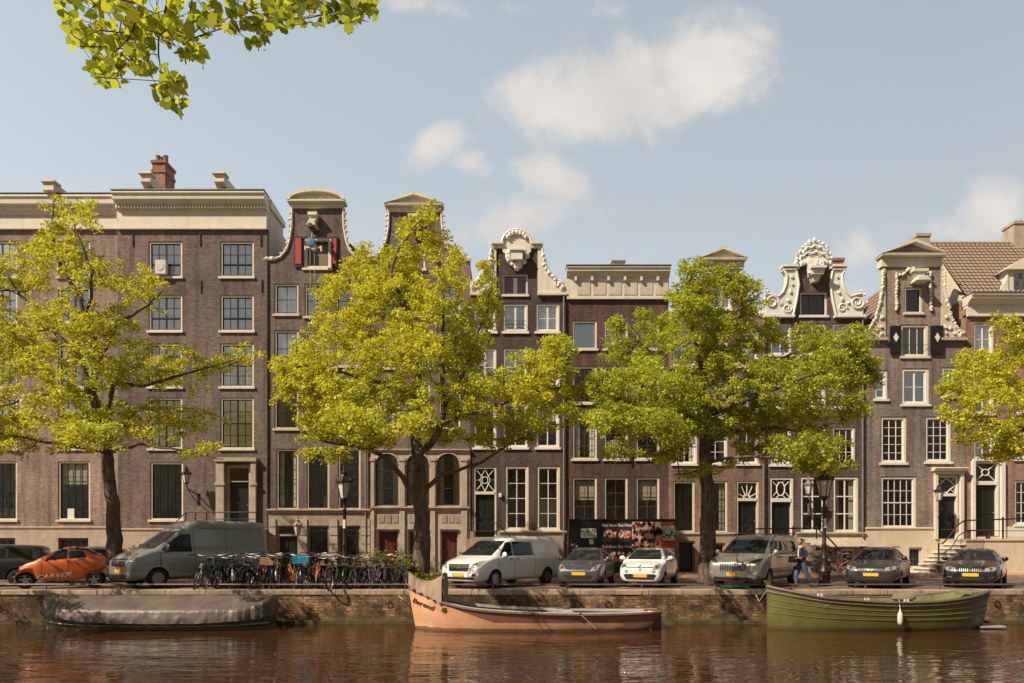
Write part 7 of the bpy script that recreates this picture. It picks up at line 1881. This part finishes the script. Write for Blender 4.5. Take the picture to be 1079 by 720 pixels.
rope([P(808,622,23.5),P(800,634,24.2),P(796,626,24.75)],.015,'mooring_rope','rope tying the olive green boat bow to the quay')
rope([P(612,648,22.2),P(620,655,22.25),P(628,663,22.28)],.013,'loose_rope','short pale rope hanging over the side of the orange boat')

# ================================================================== BICYCLES
def make_bike(frame_mat, rackbag=None, crate=None, name='bicycle', seat=M['black'], basket=None):
    root=empty(name); r=.34
    tyre=M['tyre']; rimm=M['bikerim']
    for x in (-.52,.56):
        m=MB(); m.lathe([(r-.024,-.024),(r,-.018),(r+.010,0),(r,.018),(r-.024,.024)],26,(x,0,r),'y',True); w=m.build('wheel',tyre,root,smooth=True)
        m=MB(); m.lathe([(r-.035,-.012),(r-.016,-.012),(r-.016,.012),(r-.035,.012)],26,(x,0,r),'y',True)
        for i in range(14):
            a=2*math.pi*i/14; m.tube([(x,.02*(-1)**i,r),(x+(r-.03)*math.cos(a),0,r+(r-.03)*math.sin(a))],.0028,3,False)
        m.lathe([(.025,-.04),(.025,.04)],8,(x,0,r),'y'); m.build('rim',rimm,w)
        m=MB(); n=11; a0,a1=(R(20),R(190)) if x<0 else (R(-5),R(150)); rr=r+.035
        vs=[];
        for i in range(n+1):
            a=a0+(a1-a0)*i/n; 
            for yy,q in ((-.028,rr-.01),(0,rr),(.028,rr-.01)): vs.append((x+q*math.cos(a),yy,r+q*math.sin(a)))
        m.add(vs,[(3*i+j,3*i+j+1,3*i+j+4,3*i+j+3) for i in range(n) for j in range(2)]); m.build('mudguard',frame_mat if x>0 else M['black'],root,smooth=True)
    m=MB(); bb=(-.04,0,.29); st=(-.20,0,.78); hd=(.36,0,.84); hl=(.40,0,.66); ra=(-.52,0,r)
    m.tube([bb,st],.018,6); m.tube([st,(-.215,0,.90)],.013,6); m.tube([hl,bb],.020,6); m.tube([(hd[0],0,.80),(-.14,0,.52)],.017,6)
    for y in (-.05,.05): m.tube([(bb[0],y*.5,bb[2]),(ra[0],y,ra[2])],.010,5); m.tube([(st[0],y*.5,.72),(ra[0],y,ra[2])],.009,5)
    m.tube([(.345,0,.90),(.41,0,.62)],.022,6)
    m.build('frame',frame_mat,root,smooth=True)
    m=MB()
    for y in (-.05,.05): m.tube([(.405,y*.6,.64),(.47,y,.48),(.56,y,r)],.012,5)
    m.build('fork',frame_mat,root,smooth=True)
    m=MB(); m.tube([(.345,0,.88),(.33,0,1.05)],.013,6); m.tube([(.12,-.29,1.10),(.22,-.30,1.12),(.34,-.16,1.08),(.36,0,1.06),(.34,.16,1.08),(.22,.30,1.12),(.12,.29,1.10)],.012,6); hb=m.build('handlebar',rimm,root,smooth=True)
    m=MB(); 
    for s_ in (-1,1): m.tube([(.06,s_*.29,1.095),(.18,s_*.295,1.112)],.019,6)
    m.build('grip',M['black'],hb)
    m=MB(); m.blob((-.24,0,.93),(.14,.085,.035),10,6); m.blob((-.12,0,.935),(.10,.035,.028),8,5); m.build('saddle',seat,root,smooth=True)
    m=MB(); m.tube([(-.22,.055,.70),(-.80,.055,.72)],.007,4); m.tube([(-.22,-.055,.70),(-.80,-.055,.72)],.007,4); m.box(-.80,-.30,-.07,.07,.715,.725)
    for y in (-.06,.06): m.tube([(-.72,y,.71),(-.54,y,r)],.006,4)
    m.build('luggage_rack',M['black'],root)
    m=MB(); m.lathe([(.09,-.065),(.09,-.055)],16,(bb[0],0,bb[2]),'y'); 
    for s_ in (-1,1): m.tube([(bb[0],s_*.07,bb[2]),(bb[0]+.12*s_,s_*.09,bb[2]-.11*s_)],.009,5); m.box(bb[0]+.12*s_-.04,bb[0]+.12*s_+.04,s_*.10,s_*.18,bb[2]-.11*s_-.012,bb[2]-.11*s_+.012)
    m.tube([(bb[0],-.06,bb[2]+.085),(-.52,-.05,r+.03)],.006,4); m.tube([(bb[0],-.06,bb[2]-.085),(-.52,-.05,r-.03)],.006,4); m.build('crank',rimm,root)
    m=MB(); m.lathe([(.03,0),(.045,.05),(.04,.06)],10,(.44,0,.80),'x'); m.build('headlamp',rimm,root,smooth=True)
    if crate:
        m=MB(); x0,x1,y0,y1,z0,z1=.40,.78,-.24,.24,.84,1.10; th=.015
        m.box(x0,x1,y0,y1,z0,z0+th)
        for i in range(4): z=z0+th+.002+i*.062; m.box(x0,x1,y0,y0+th,z,z+.045); m.box(x0,x1,y1-th,y1,z,z+.045); m.box(x0,x0+th,y0+th,y1-th,z,z+.045); m.box(x1-th,x1,y0+th,y1-th,z,z+.045)
        for (a,b) in ((x0,y0),(x1,y0),(x0,y1),(x1,y1)): m.box(a-.005,a+.005,b-.01,b+.01,z0,z1)
        m.build('front_crate',crate,root)
    if rackbag:
        m=MB()
        for s_ in (-1,1): m.box(-.76,-.38,s_*.075,s_*.20,.36,.70)
        m.box(-.76,-.38,-.20,.20,.727,.75); m.build('pannier_bag',rackbag,root,bevel=.03)
    return root
M['bikerim']=simple('bike_alloy', Base_Color=(.20,.19,.17), Roughness=.45, Metallic=.6)
bm={k:simple(k+'_bike_paint', Base_Color=c, Roughness=.35, Coat_Weight=.5) for k,c in dict(black=(.012,.012,.013),orange=(.45,.13,.02),blue=(.015,.03,.09),green=(.02,.07,.04),red=(.35,.02,.02),white=(.32,.31,.29),purple=(.05,.03,.08),grey=(.16,.16,.16)).items()}
bluecrate=simple('cyan_crate', Base_Color=(.02,.30,.50), Roughness=.5); greencrate=simple('dark_green_crate', Base_Color=(.02,.05,.025), Roughness=.6); browncrate=simple('wicker_basket', Base_Color=(.24,.14,.07), Roughness=.8); pinkbag=simple('pink_bag', Base_Color=(.6,.16,.22), Roughness=.8); redbag=simple('red_orange_bag', Base_Color=(.55,.09,.03), Roughness=.8); blackbag=simple('black_pannier', Base_Color=(.02,.02,.02), Roughness=.8)
protos={'black':make_bike(bm['black']),'blackbag':make_bike(bm['black'],rackbag=blackbag),'green_crate':make_bike(bm['black'],crate=greencrate),'blue_crate':make_bike(bm['blue'],crate=bluecrate),
 'orange':make_bike(bm['orange']),'white':make_bike(bm['white']),'grey':make_bike(bm['grey']),'red':make_bike(bm['red']),'redbag':make_bike(bm['black'],rackbag=redbag),'purple':make_bike(bm['purple'],rackbag=blackbag),'basket':make_bike(bm['green'],crate=browncrate)}
desc={'black':'black city bicycle','blackbag':'black bicycle with black panniers','green_crate':'black bicycle carrying a dark green front crate','blue_crate':'blue bicycle carrying a bright cyan crate','orange':'orange framed bicycle','white':'white framed bicycle','grey':'grey bicycle','red':'red framed bicycle','redbag':'black bicycle with red orange panniers','purple':'purple bicycle with black panniers','basket':'green bicycle with a brown basket'}
row0=[('white',206,26.1,72,12),('black',221,26.9,80,4),('green_crate',229,26.6,60,-2),('black',240,27.1,100,3),('grey',247,26.6,70,5),('white',254,27.2,95,-4),('black',262,26.7,75,3),('blackbag',269,27.2,100,-3),('red',277,27.0,85,2),('black',284,26.6,70,5),('green2',291,27.2,100,-3),('grey',296,26.7,80,4),('orange',306,26.4,58,6),('blue_crate',318,26.6,75,2),('black',327,27.1,100,-3),('redbag',333,26.8,62,4),('white',341,27.2,80,-5),('grey',348,26.6,105,3),('black',354,25.9,95,2),('blackbag',362,27.0,80,-4),('black',370,26.6,65,3),('redbag',378,27.0,95,3),('purple',385,26.7,60,-3),('black',392,27.1,105,4),('grey',400,26.7,50,6),('black',408,27.0,75,-3),('purple',416,26.6,120,4),('black',424,26.9,70,3)]
row=row0+[(('black','blackbag','grey')[i%3],235+11.5*i,27.9+.3*(i%2),60+(i*37)%60,(-1)**i*4) for i in range(16)]
row[1:]=sorted(row[1:],key=lambda q:q[1])
used=set(); ordn=['first','second','third','fourth','fifth','sixth','seventh','eighth','ninth','tenth','eleventh','twelfth','thirteenth','fourteenth','fifteenth','sixteenth','seventeenth','eighteenth','nineteenth','twentieth','twenty-first','twenty-second','twenty-third','twenty-fourth','twenty-fifth','twenty-sixth','twenty-seventh','twenty-eighth']+['thirt'+x for x in ('ieth','y-first','y-second','y-third','y-fourth','y-fifth','y-sixth','y-seventh','y-eighth','y-ninth')]+['fort'+x for x in ('ieth','y-first','y-second','y-third','y-fourth','y-fifth','y-sixth')]
R4=random.Random(12)
def put_bike(kind,px,Y,hd,lean,label,group):
    kind={'green2':'basket'}.get(kind,kind)
    if kind in used: o=copy_tree(protos[kind])
    else: o=protos[kind]; used.add(kind)
    Y=Y if Y>30 else Y-.55; p=P(px,573,Y); q_=R4.uniform(1.0,1.16); o.scale=(q_,q_,q_) if Y<30 else (1,1,1); o.location=(p.x,p.y,.004+abs(math.sin(R(lean)))*.01); o.rotation_euler=(R(lean),0,R(-hd if R4.random()<.65 else 180-hd)); o['label']=label; o['category']='bicycle'; o['group']=group
for i,(kind,px,Y,hd,lean) in enumerate(row):
    kk={'green2':'basket'}.get(kind,kind)
    put_bike(kind,px,Y,hd,lean,'%s, %s from the left in the canal row'%(desc[kk],ordn[i]) if i else 'white framed bicycle leaning alone at the left end of the row','bicycles parked in the row by the canal')
for i,(kind,px,Y,hd,lean) in enumerate((('black',856,36.6,10,3),('grey',866,37.0,25,-4),('black',880,36.8,5,3),('red',888,36.5,30,2))):
    put_bike(kind,px,Y,hd,lean,('%s against the umber house wall, %s of four'%(desc[kind],ordn[i])),'bicycles against the house wall')
for k_,o in protos.items():
    if k_ not in used:
        for c_ in list(o.children_recursive): bpy.data.objects.remove(c_)
        bpy.data.objects.remove(o)
# bicycle stands
for i in range(16):
    x=P(231+12.2*i,573,26.7).x
    m=MB(); m.tube([(x,26.45,.004),(x,26.45,.62),(x,26.52,.72),(x,26.88,.72),(x,26.95,.62),(x,26.95,.004)],.024,6)
    rt=empty('bicycle_stand',(x,26.7,0),label='steel hoop of the bicycle stand, %s from the left'%ordn[i],cat='bicycle stand',group='steel hoops of the bicycle stand'); m.build('hoop',M['bikerim'],rt,smooth=True)
    m=MB(); m.box(x-.05,x+.05,26.40,27.0,.004,.02); m.build('foot_plate',M['bikerim'],rt)

# ================================================================== STREET FURNITURE
def street_lamp(px,Y,label):
    p=P(px,573,Y); rt=empty('street_lamp',(p.x,p.y,0),label=label,cat='street lamp',group='cast iron street lamps')
    iron=M['iron']; m=MB()
    m.lathe([(.26,0),(.27,.06),(.22,.12),(.20,.5),(.22,.55),(.16,.65),(.12,1.0),(.135,1.04),(.10,1.10),(.085,1.5),(.10,1.54),(.075,1.6),(.065,2.9),(.09,2.95),(.06,3.0),(.055,3.22),(.10,3.27),(.08,3.34)],14,(p.x,p.y,0)); post=m.build('post',iron,rt,smooth=True,sharp=50)
    m=MB(); m.tube([(p.x-.32,p.y,2.82),(p.x+.32,p.y,2.82)],.018,5); m.blob((p.x-.33,p.y,2.82),.03); m.blob((p.x+.33,p.y,2.82),.03); m.build('ladder_bar',iron,rt)
    m=MB(); g=MB(); lantern_body(m,g,p.x,p.y,3.40,1.42); ln=m.build('lantern',iron,rt); g.build('lantern_pane',M['lampglass'],ln)
    m=MB(); m.lathe([(.25,0),(.2,.03)],4,(p.x,p.y,0)) if 0 else m.box(p.x-.05,p.x+.05,p.y-.085,p.y-.075,2.2,2.55); m.build('sticker',M['curtain'],rt)
M['iron']=paint('dark_maroon_iron',(.030,.014,.012),.45,var=.25)
street_lamp(868.5,28.0,'cast iron street lamp with crowned lantern beside the walking man')
street_lamp(363,29.0,'cast iron street lamp with crowned lantern rising behind the bicycles')

# hoarding with posters
def hoarding():
    Y=37.4; k=Y/F; X=lambda a:(a-539.5)*k; Z=lambda b:EYE+(573-b)*k
    rt=empty('hoarding',(X(655),Y,0),label='dark timber hoarding covered in rows of posters in front of the oxblood house',cat='hoarding')
    m=MB(); m.box(X(599.5),X(711.5),Y,Y+.8,.11,Z(548.5)); m.box(X(599),X(712),Y-.05,Y+.85,Z(548.5)+.001,Z(547)); m.build('panel',M['black'],rt)
    paper=paint('white_paper',(.6,.58,.52),.8,var=.1); pk=paint('salmon_poster_paper',(.62,.36,.26),.8,var=.15); dk=paint('black_poster_paper',(.025,.02,.02),.6,var=.3); teal=paint('pale_teal_paper',(.42,.47,.45),.8,var=.2); redp=paint('red_print',(.50,.04,.03),.7); skin=paint('skin_print',(.55,.30,.2),.8)
    rr=random.Random(3)
    def poster(x0,y0,x1,y1,mat,off=.012,label=None):
        m=MB(); m.box(X(x0),X(x1),Y-off,Y-.001,Z(y1),Z(y0)); o=m.build('poster',mat,rt)
        if label: o['label']=label
        return o
    def txt(parent,s,px,py,size,mat,off=.016):
        v,f=text_poly(s,size,0,.006); m=MB(); m.add([(X(px)+a,Y-off,Z(py)+b) for a,b in v],f); m.build('printed_text',mat,parent)
    def figs(parent,x0,y0,x1,y1,n,mats,off=.015,s=.1):
        for q,mt in enumerate(mats):
            m=MB()
            for i in range(n):
                x=X(x0)+(X(x1)-X(x0))*(i+.5)/n+rr.uniform(-.05,.05); z=Z(y1)+(Z(y0)-Z(y1))*rr.uniform(.2,.8); a=s*rr.uniform(.6,1.3)
                m.prism_y([(x+a*math.cos(t)*rr.uniform(.6,1),z+a*1.3*math.sin(t)*rr.uniform(.6,1)) for t in [k*math.pi/4 for k in range(8)]],Y-off-.003*(q+1),Y-off+.001)
            m.build('printed_picture',mt,parent)
    p=poster(612,557,628.5,567,paper,label='white notice with small dark print'); 
    figs(p,613,558,628,561,5,[dk],s=.05); figs(p,613,562,628,566,7,[teal],s=.05)
    p=poster(621,568.5,625.5,573.5,paper,.014); figs(p,621,569,625,573,2,[teal],s=.04)
    for (yy,hh) in ((550.5,572),(573,598)):
        p=poster(635.5,yy,665.3,hh-.5,dk); txt(p,'But Now But Now',650.5,yy+3.2,.20,paper)
        for a in (637,652): figs(p,a,yy+7,a+12,hh-4,6,[skin,redp,paper],s=.10)
    for i in range(3):
        for j in range(4):
            a=666+7.6*i+ (0); b=550+7.6*j; c_=[pk,paper,teal][(i*2+j)%3] if (i+j)%2 else pk
            if a+7.4>697.5: continue
            p=poster(a,b,a+7.4,b+7.3,c_); figs(p,a+.5,b+.5,a+7,b+7,3,[redp,skin,dk],s=.10)
    for i in range(1): pass
    p=poster(690,550,697.2,580.4,pk); figs(p,690,551,697,580,6,[redp,skin,dk],s=.12)
    p=poster(697.8,550,711,553.5,redp); p=poster(697.8,554,711,570,teal); figs(p,698,556,710,569,14,[paper,dk],s=.05)
    p=poster(697.8,571,711,577,redp); p=poster(697.8,577.5,711,590,teal); figs(p,698,579,710,589,10,[paper,dk],s=.05)
    p=poster(601,563,611,592,dk); figs(p,601,564,611,590,6,[skin,teal],s=.06)
hoarding()
# hoisting machine hanging in front of attic opening
def hoist():
    x,y,z=(333-539.5)*.05,37.85,0; Z=lambda b:EYE+(573-b)*.0489
    rt=empty('hoist_winch',(x,y,Z(252)),label='blue and white electric hoist hanging before the open attic window',cat='hoist')
    bl=simple('hoist_blue',Base_Color=(.08,.20,.34),Roughness=.4); 
    m=MB(); m.lathe([(.02,-.22),(.20,-.20),(.22,-.12),(.22,.12),(.20,.20),(.02,.22)],14,(x-.02,y,Z(256)),'y'); m.build('motor',bl,rt,smooth=True)
    m=MB(); m.box(x-.30,x+.50,y-.05,y+.05,Z(262),Z(260)); m.box(x-.36,x-.28,y-.06,y+.06,Z(264),Z(259.5)); m.box(x+.46,x+.54,y-.06,y+.06,Z(265.5),Z(259.5)); m.box(x+.02,x+.2,y-.12,y+.12,Z(264),Z(257)); m.build('bracket',M['plasterw'],rt,bevel=.01)
    m=MB(); m.tube([(x,y,Z(252)),(x+.02,y,Z(244.5))],.014,5); m.tube([(x-.08,y,Z(262)),(x-.08,y,Z(300))],.008,4); m.tube([(x+.14,y,Z(262)),(x+.14,y,Z(296))],.008,4); m.build('rope',M['curtain'],rt)
    m=MB(); m.lathe([(.05,Z(267)),(.03,Z(265))],8,(x+.14,y,0)); m.build('hook',M['black'],rt)
hoist()
# green plastic bottle crate / bin bag bits on the quay by the silver van
m=MB(); p=P(775,573,25.6); m.box(p.x-.5,p.x+.45,25.45,25.8,.036,.13); o=m.build('green_box',simple('green_plastic',Base_Color=(.02,.16,.09),Roughness=.5),bevel=.02); tag(o,'flat green plastic box lying on the quay edge by the silver van','box')

# ================================================================== PERSON
def person():
    rt=empty('person',(0,0,0),label='man in navy jacket and blue jeans walking left past the silver van',cat='person')
    # faces -X locally ; z up; height 1.78
    skin=paint('skin',(.36,.17,.11),.6,var=.08,bump=0); 
    def skinned(name,verts,edges,radii,mat,sub=2,root_i=0,parent=rt):
        me=bpy.data.meshes.new(name); me.from_pydata(verts,edges,[]); o=bpy.data.objects.new(name,me); C.objects.link(o)
        o.modifiers.new('k','SKIN'); o.modifiers.new('s','SUBSURF').levels=sub; o.modifiers['s'].render_levels=sub
        sv=me.skin_vertices[0].data if me.skin_vertices else None
        if sv is None:
            bm_=bmesh.new(); bm_.from_mesh(me); bm_.verts.layers.skin.verify(); bm_.to_mesh(me); bm_.free(); sv=me.skin_vertices[0].data
        for i,r in enumerate(radii): sv[i].radius=(r,r) if not isinstance(r,tuple) else r; sv[i].use_root=(i==root_i)
        dg=bpy.context.evaluated_depsgraph_get(); dg.update(); m2=bpy.data.meshes.new_from_object(o.evaluated_get(dg)); o.modifiers.clear(); o.data=m2; m2.materials.clear(); m2.materials.append(mat)
        m2.polygons.foreach_set('use_smooth',[True]*len(m2.polygons)); o.parent=parent; return o
    # joints
    J=[(0,0,.95),(-.01,0,1.10),(-.02,0,1.28),(-.03,0,1.44),(-.04,0,1.52),(-.05,0,1.57),          #0-5 spine, neck
       (.0,.095,.90),(-.17,.10,.50),(-.16,.10,.09),(-.20,.10,.05),(-.34,.11,.035),                #6-10 left leg forward
       (.0,-.095,.90),(.10,-.10,.52),(.34,-.10,.16),(.36,-.10,.10),(.27,-.10,.03),                 #11-15 right leg back
       (-.03,.19,1.42),(.04,.24,1.14),(-.16,.23,1.02),(-.24,.20,1.03),                           #16-19 left arm
       (-.03,-.19,1.42),(.02,-.25,1.14),(-.20,-.20,1.06),(-.28,-.16,1.08)]                        #20-23
    E=[(0,1),(1,2),(2,3),(3,4),(4,5),(0,6),(6,7),(7,8),(8,9),(9,10),(0,11),(11,12),(12,13),(13,14),(14,15),(3,16),(16,17),(17,18),(18,19),(3,20),(20,21),(21,22),(22,23)]
    Rr=[(.12,.15),.12,(.12,.15),(.10,.15),.055,.052,.085,.058,.042,.045,.035,.085,.058,.042,.045,.035,.06,.045,.035,.028,.06,.045,.035,.028]
    V=list(J); Ed=list(E); RR=list(Rr)
    for base,sg in ((19,1),(23,-1)):      # fingers and thumb
        bx,by,bz=V[base]
        for i,l in enumerate((.075,.085,.080,.065)):
            n=len(V); y=by+(i-1.5)*.018; V+=[(bx-.04,y,bz-.01),(bx-.04-l*.5,y,bz-.02),(bx-.035-l*.7,y,bz-.05)]; RR+=[.011,.009,.008]; Ed+=[(base,n),(n,n+1),(n+1,n+2)]
        n=len(V); V+=[(bx-.01,by-sg*.03,bz+.01),(bx-.05,by-sg*.045,bz-.01)]; RR+=[.012,.009]; Ed+=[(base,n),(n,n+1)]
    skinned('body',V,Ed,RR,skin,1)
    # head
    m=MB(); hc=Vector((-.065,0,1.665)); m.blob(hc,(.098,.076,.122),20,14)
    vv=[]
    for (x,y,z) in m.v:
        dx,dz=x-hc.x,z-hc.z
        if dz<-.03: y*=1-.28*min(1,(-dz-.03)/.09); x+= -.012*min(1,(-dz-.03)/.09) if dx<0 else .03*min(1,(-dz-.03)/.09)*-1
        if dx<-.03 and -.01<dz<.03: x+=.008
        vv.append((x,y,z))
    m.v=vv; hd=m.build('head',skin,rt,smooth=True,sharp=180)
    m=MB(); m.tube([(-.155,0,1.69),(-.182,0,1.655),(-.165,0,1.645)],[.012,.018,.012],8); m.build('nose',skin,hd,smooth=True)
    for s_ in (-1,1):
        m=MB(); m.blob((-.050,s_*.078,1.665),(.022,.012,.032),8,6); m.build('ear',skin,hd,smooth=True)
        m=MB(); m.blob((-.148,s_*.030,1.682),(.012,.014,.009),8,6); m.build('eye',M['white'],hd,smooth=True)
    m=MB(); m.blob((-.152,0,1.617),(.010,.024,.006),8,5); m.build('mouth',simple('lips',Base_Color=(.30,.10,.08),Roughness=.5),hd,smooth=True)
    m=MB(); m.blob((-.045,0,1.705),(.098,.082,.095),16,10); m.v=[(max(x,-.115+max(0,1.74-z)*1.1),y,max(z,1.66 if x<-.02 else 1.62)) for x,y,z in m.v]; m.build('hair',simple('grey_brown_hair',Base_Color=(.045,.030,.022),Roughness=.9),hd,smooth=True,sharp=180)
    navy=paint('navy_wool',(.012,.016,.032),.85,var=.2,bump=.2,nscale=8); jean=paint('blue_denim',(.06,.11,.20),.85,var=.3,nscale=7,bump=.2); shirt=paint('white_shirt',(.62,.60,.57),.8)
    jk=skinned('jacket',[(0,0,.90),(0,0,1.02),(-.01,0,1.16),(-.02,0,1.32),(-.025,0,1.45),(-.03,.19,1.43),(.04,.245,1.14),(-.14,.235,1.03),(-.03,-.19,1.43),(.02,-.255,1.14),(-.18,-.205,1.065)],
       [(0,1),(1,2),(2,3),(3,4),(4,5),(5,6),(6,7),(4,8),(8,9),(9,10)],[(.15,.17),(.145,.165),(.14,.165),(.14,.175),(.10,.14),.075,.062,.048,.075,.062,.048],navy,2)
    tr=skinned('trousers',[(0,0,.98),(0,0,.90),(0,.10,.84),(-.17,.105,.50),(-.155,.105,.12),(0,-.10,.84),(.10,-.105,.52),(.33,-.105,.19)],[(0,1),(1,2),(2,3),(3,4),(1,5),(5,6),(6,7)],[(.13,.16),(.135,.16),.105,.082,.072,.105,.082,.072],jean,2)
    m=MB(); m.prism_y([(-.155,1.40),(-.165,1.25),(-.162,.95),(-.12,.95),(-.10,1.40)],-.028,.028); m.tube([(-.06,0,1.44),(-.07,0,1.52)],.065,10); m.build('shirt',shirt,jk,smooth=True,bevel=.01)
    for (x,y,z,tilt) in ((-.24,.105,.045,0),(.30,-.10,.055,.5)):
        m=MB(); m.blob((0,0,0),(.145,.052,.050),12,8); c_,s_=math.cos(tilt),math.sin(tilt); m.v=[(x+a*c_+c*s_,y+b,z+max(-.038,c)*c_-a*s_*-1*(-1)) for a,b,c in m.v]; m.build('shoe',M['wood'],rt,smooth=True)
    p=P(845,573,27.0); rt.location=(p.x,p.y,.006); rt.rotation_euler=(0,0,R(12))
    # bag he carries (a thing of its own)
    b=MB(); q=Matrix.Rotation(R(12),4,'Z'); 
    b.box(-.46,-.20,-.14,.16,.90,1.10); b.box(-.44,-.22,-.10,.12,1.101,1.14); b.tube([(-.40,-.02,1.13),(-.36,-.02,1.22),(-.28,-.02,1.22),(-.24,-.02,1.13)],.012,5)
    b.v=[tuple(q@Vector(v_)+rt.location) for v_ in b.v]; o=b.build('carried_bag',M['black'],bevel=.02); tag(o,'black bag held in front of the walking man','bag')
person()
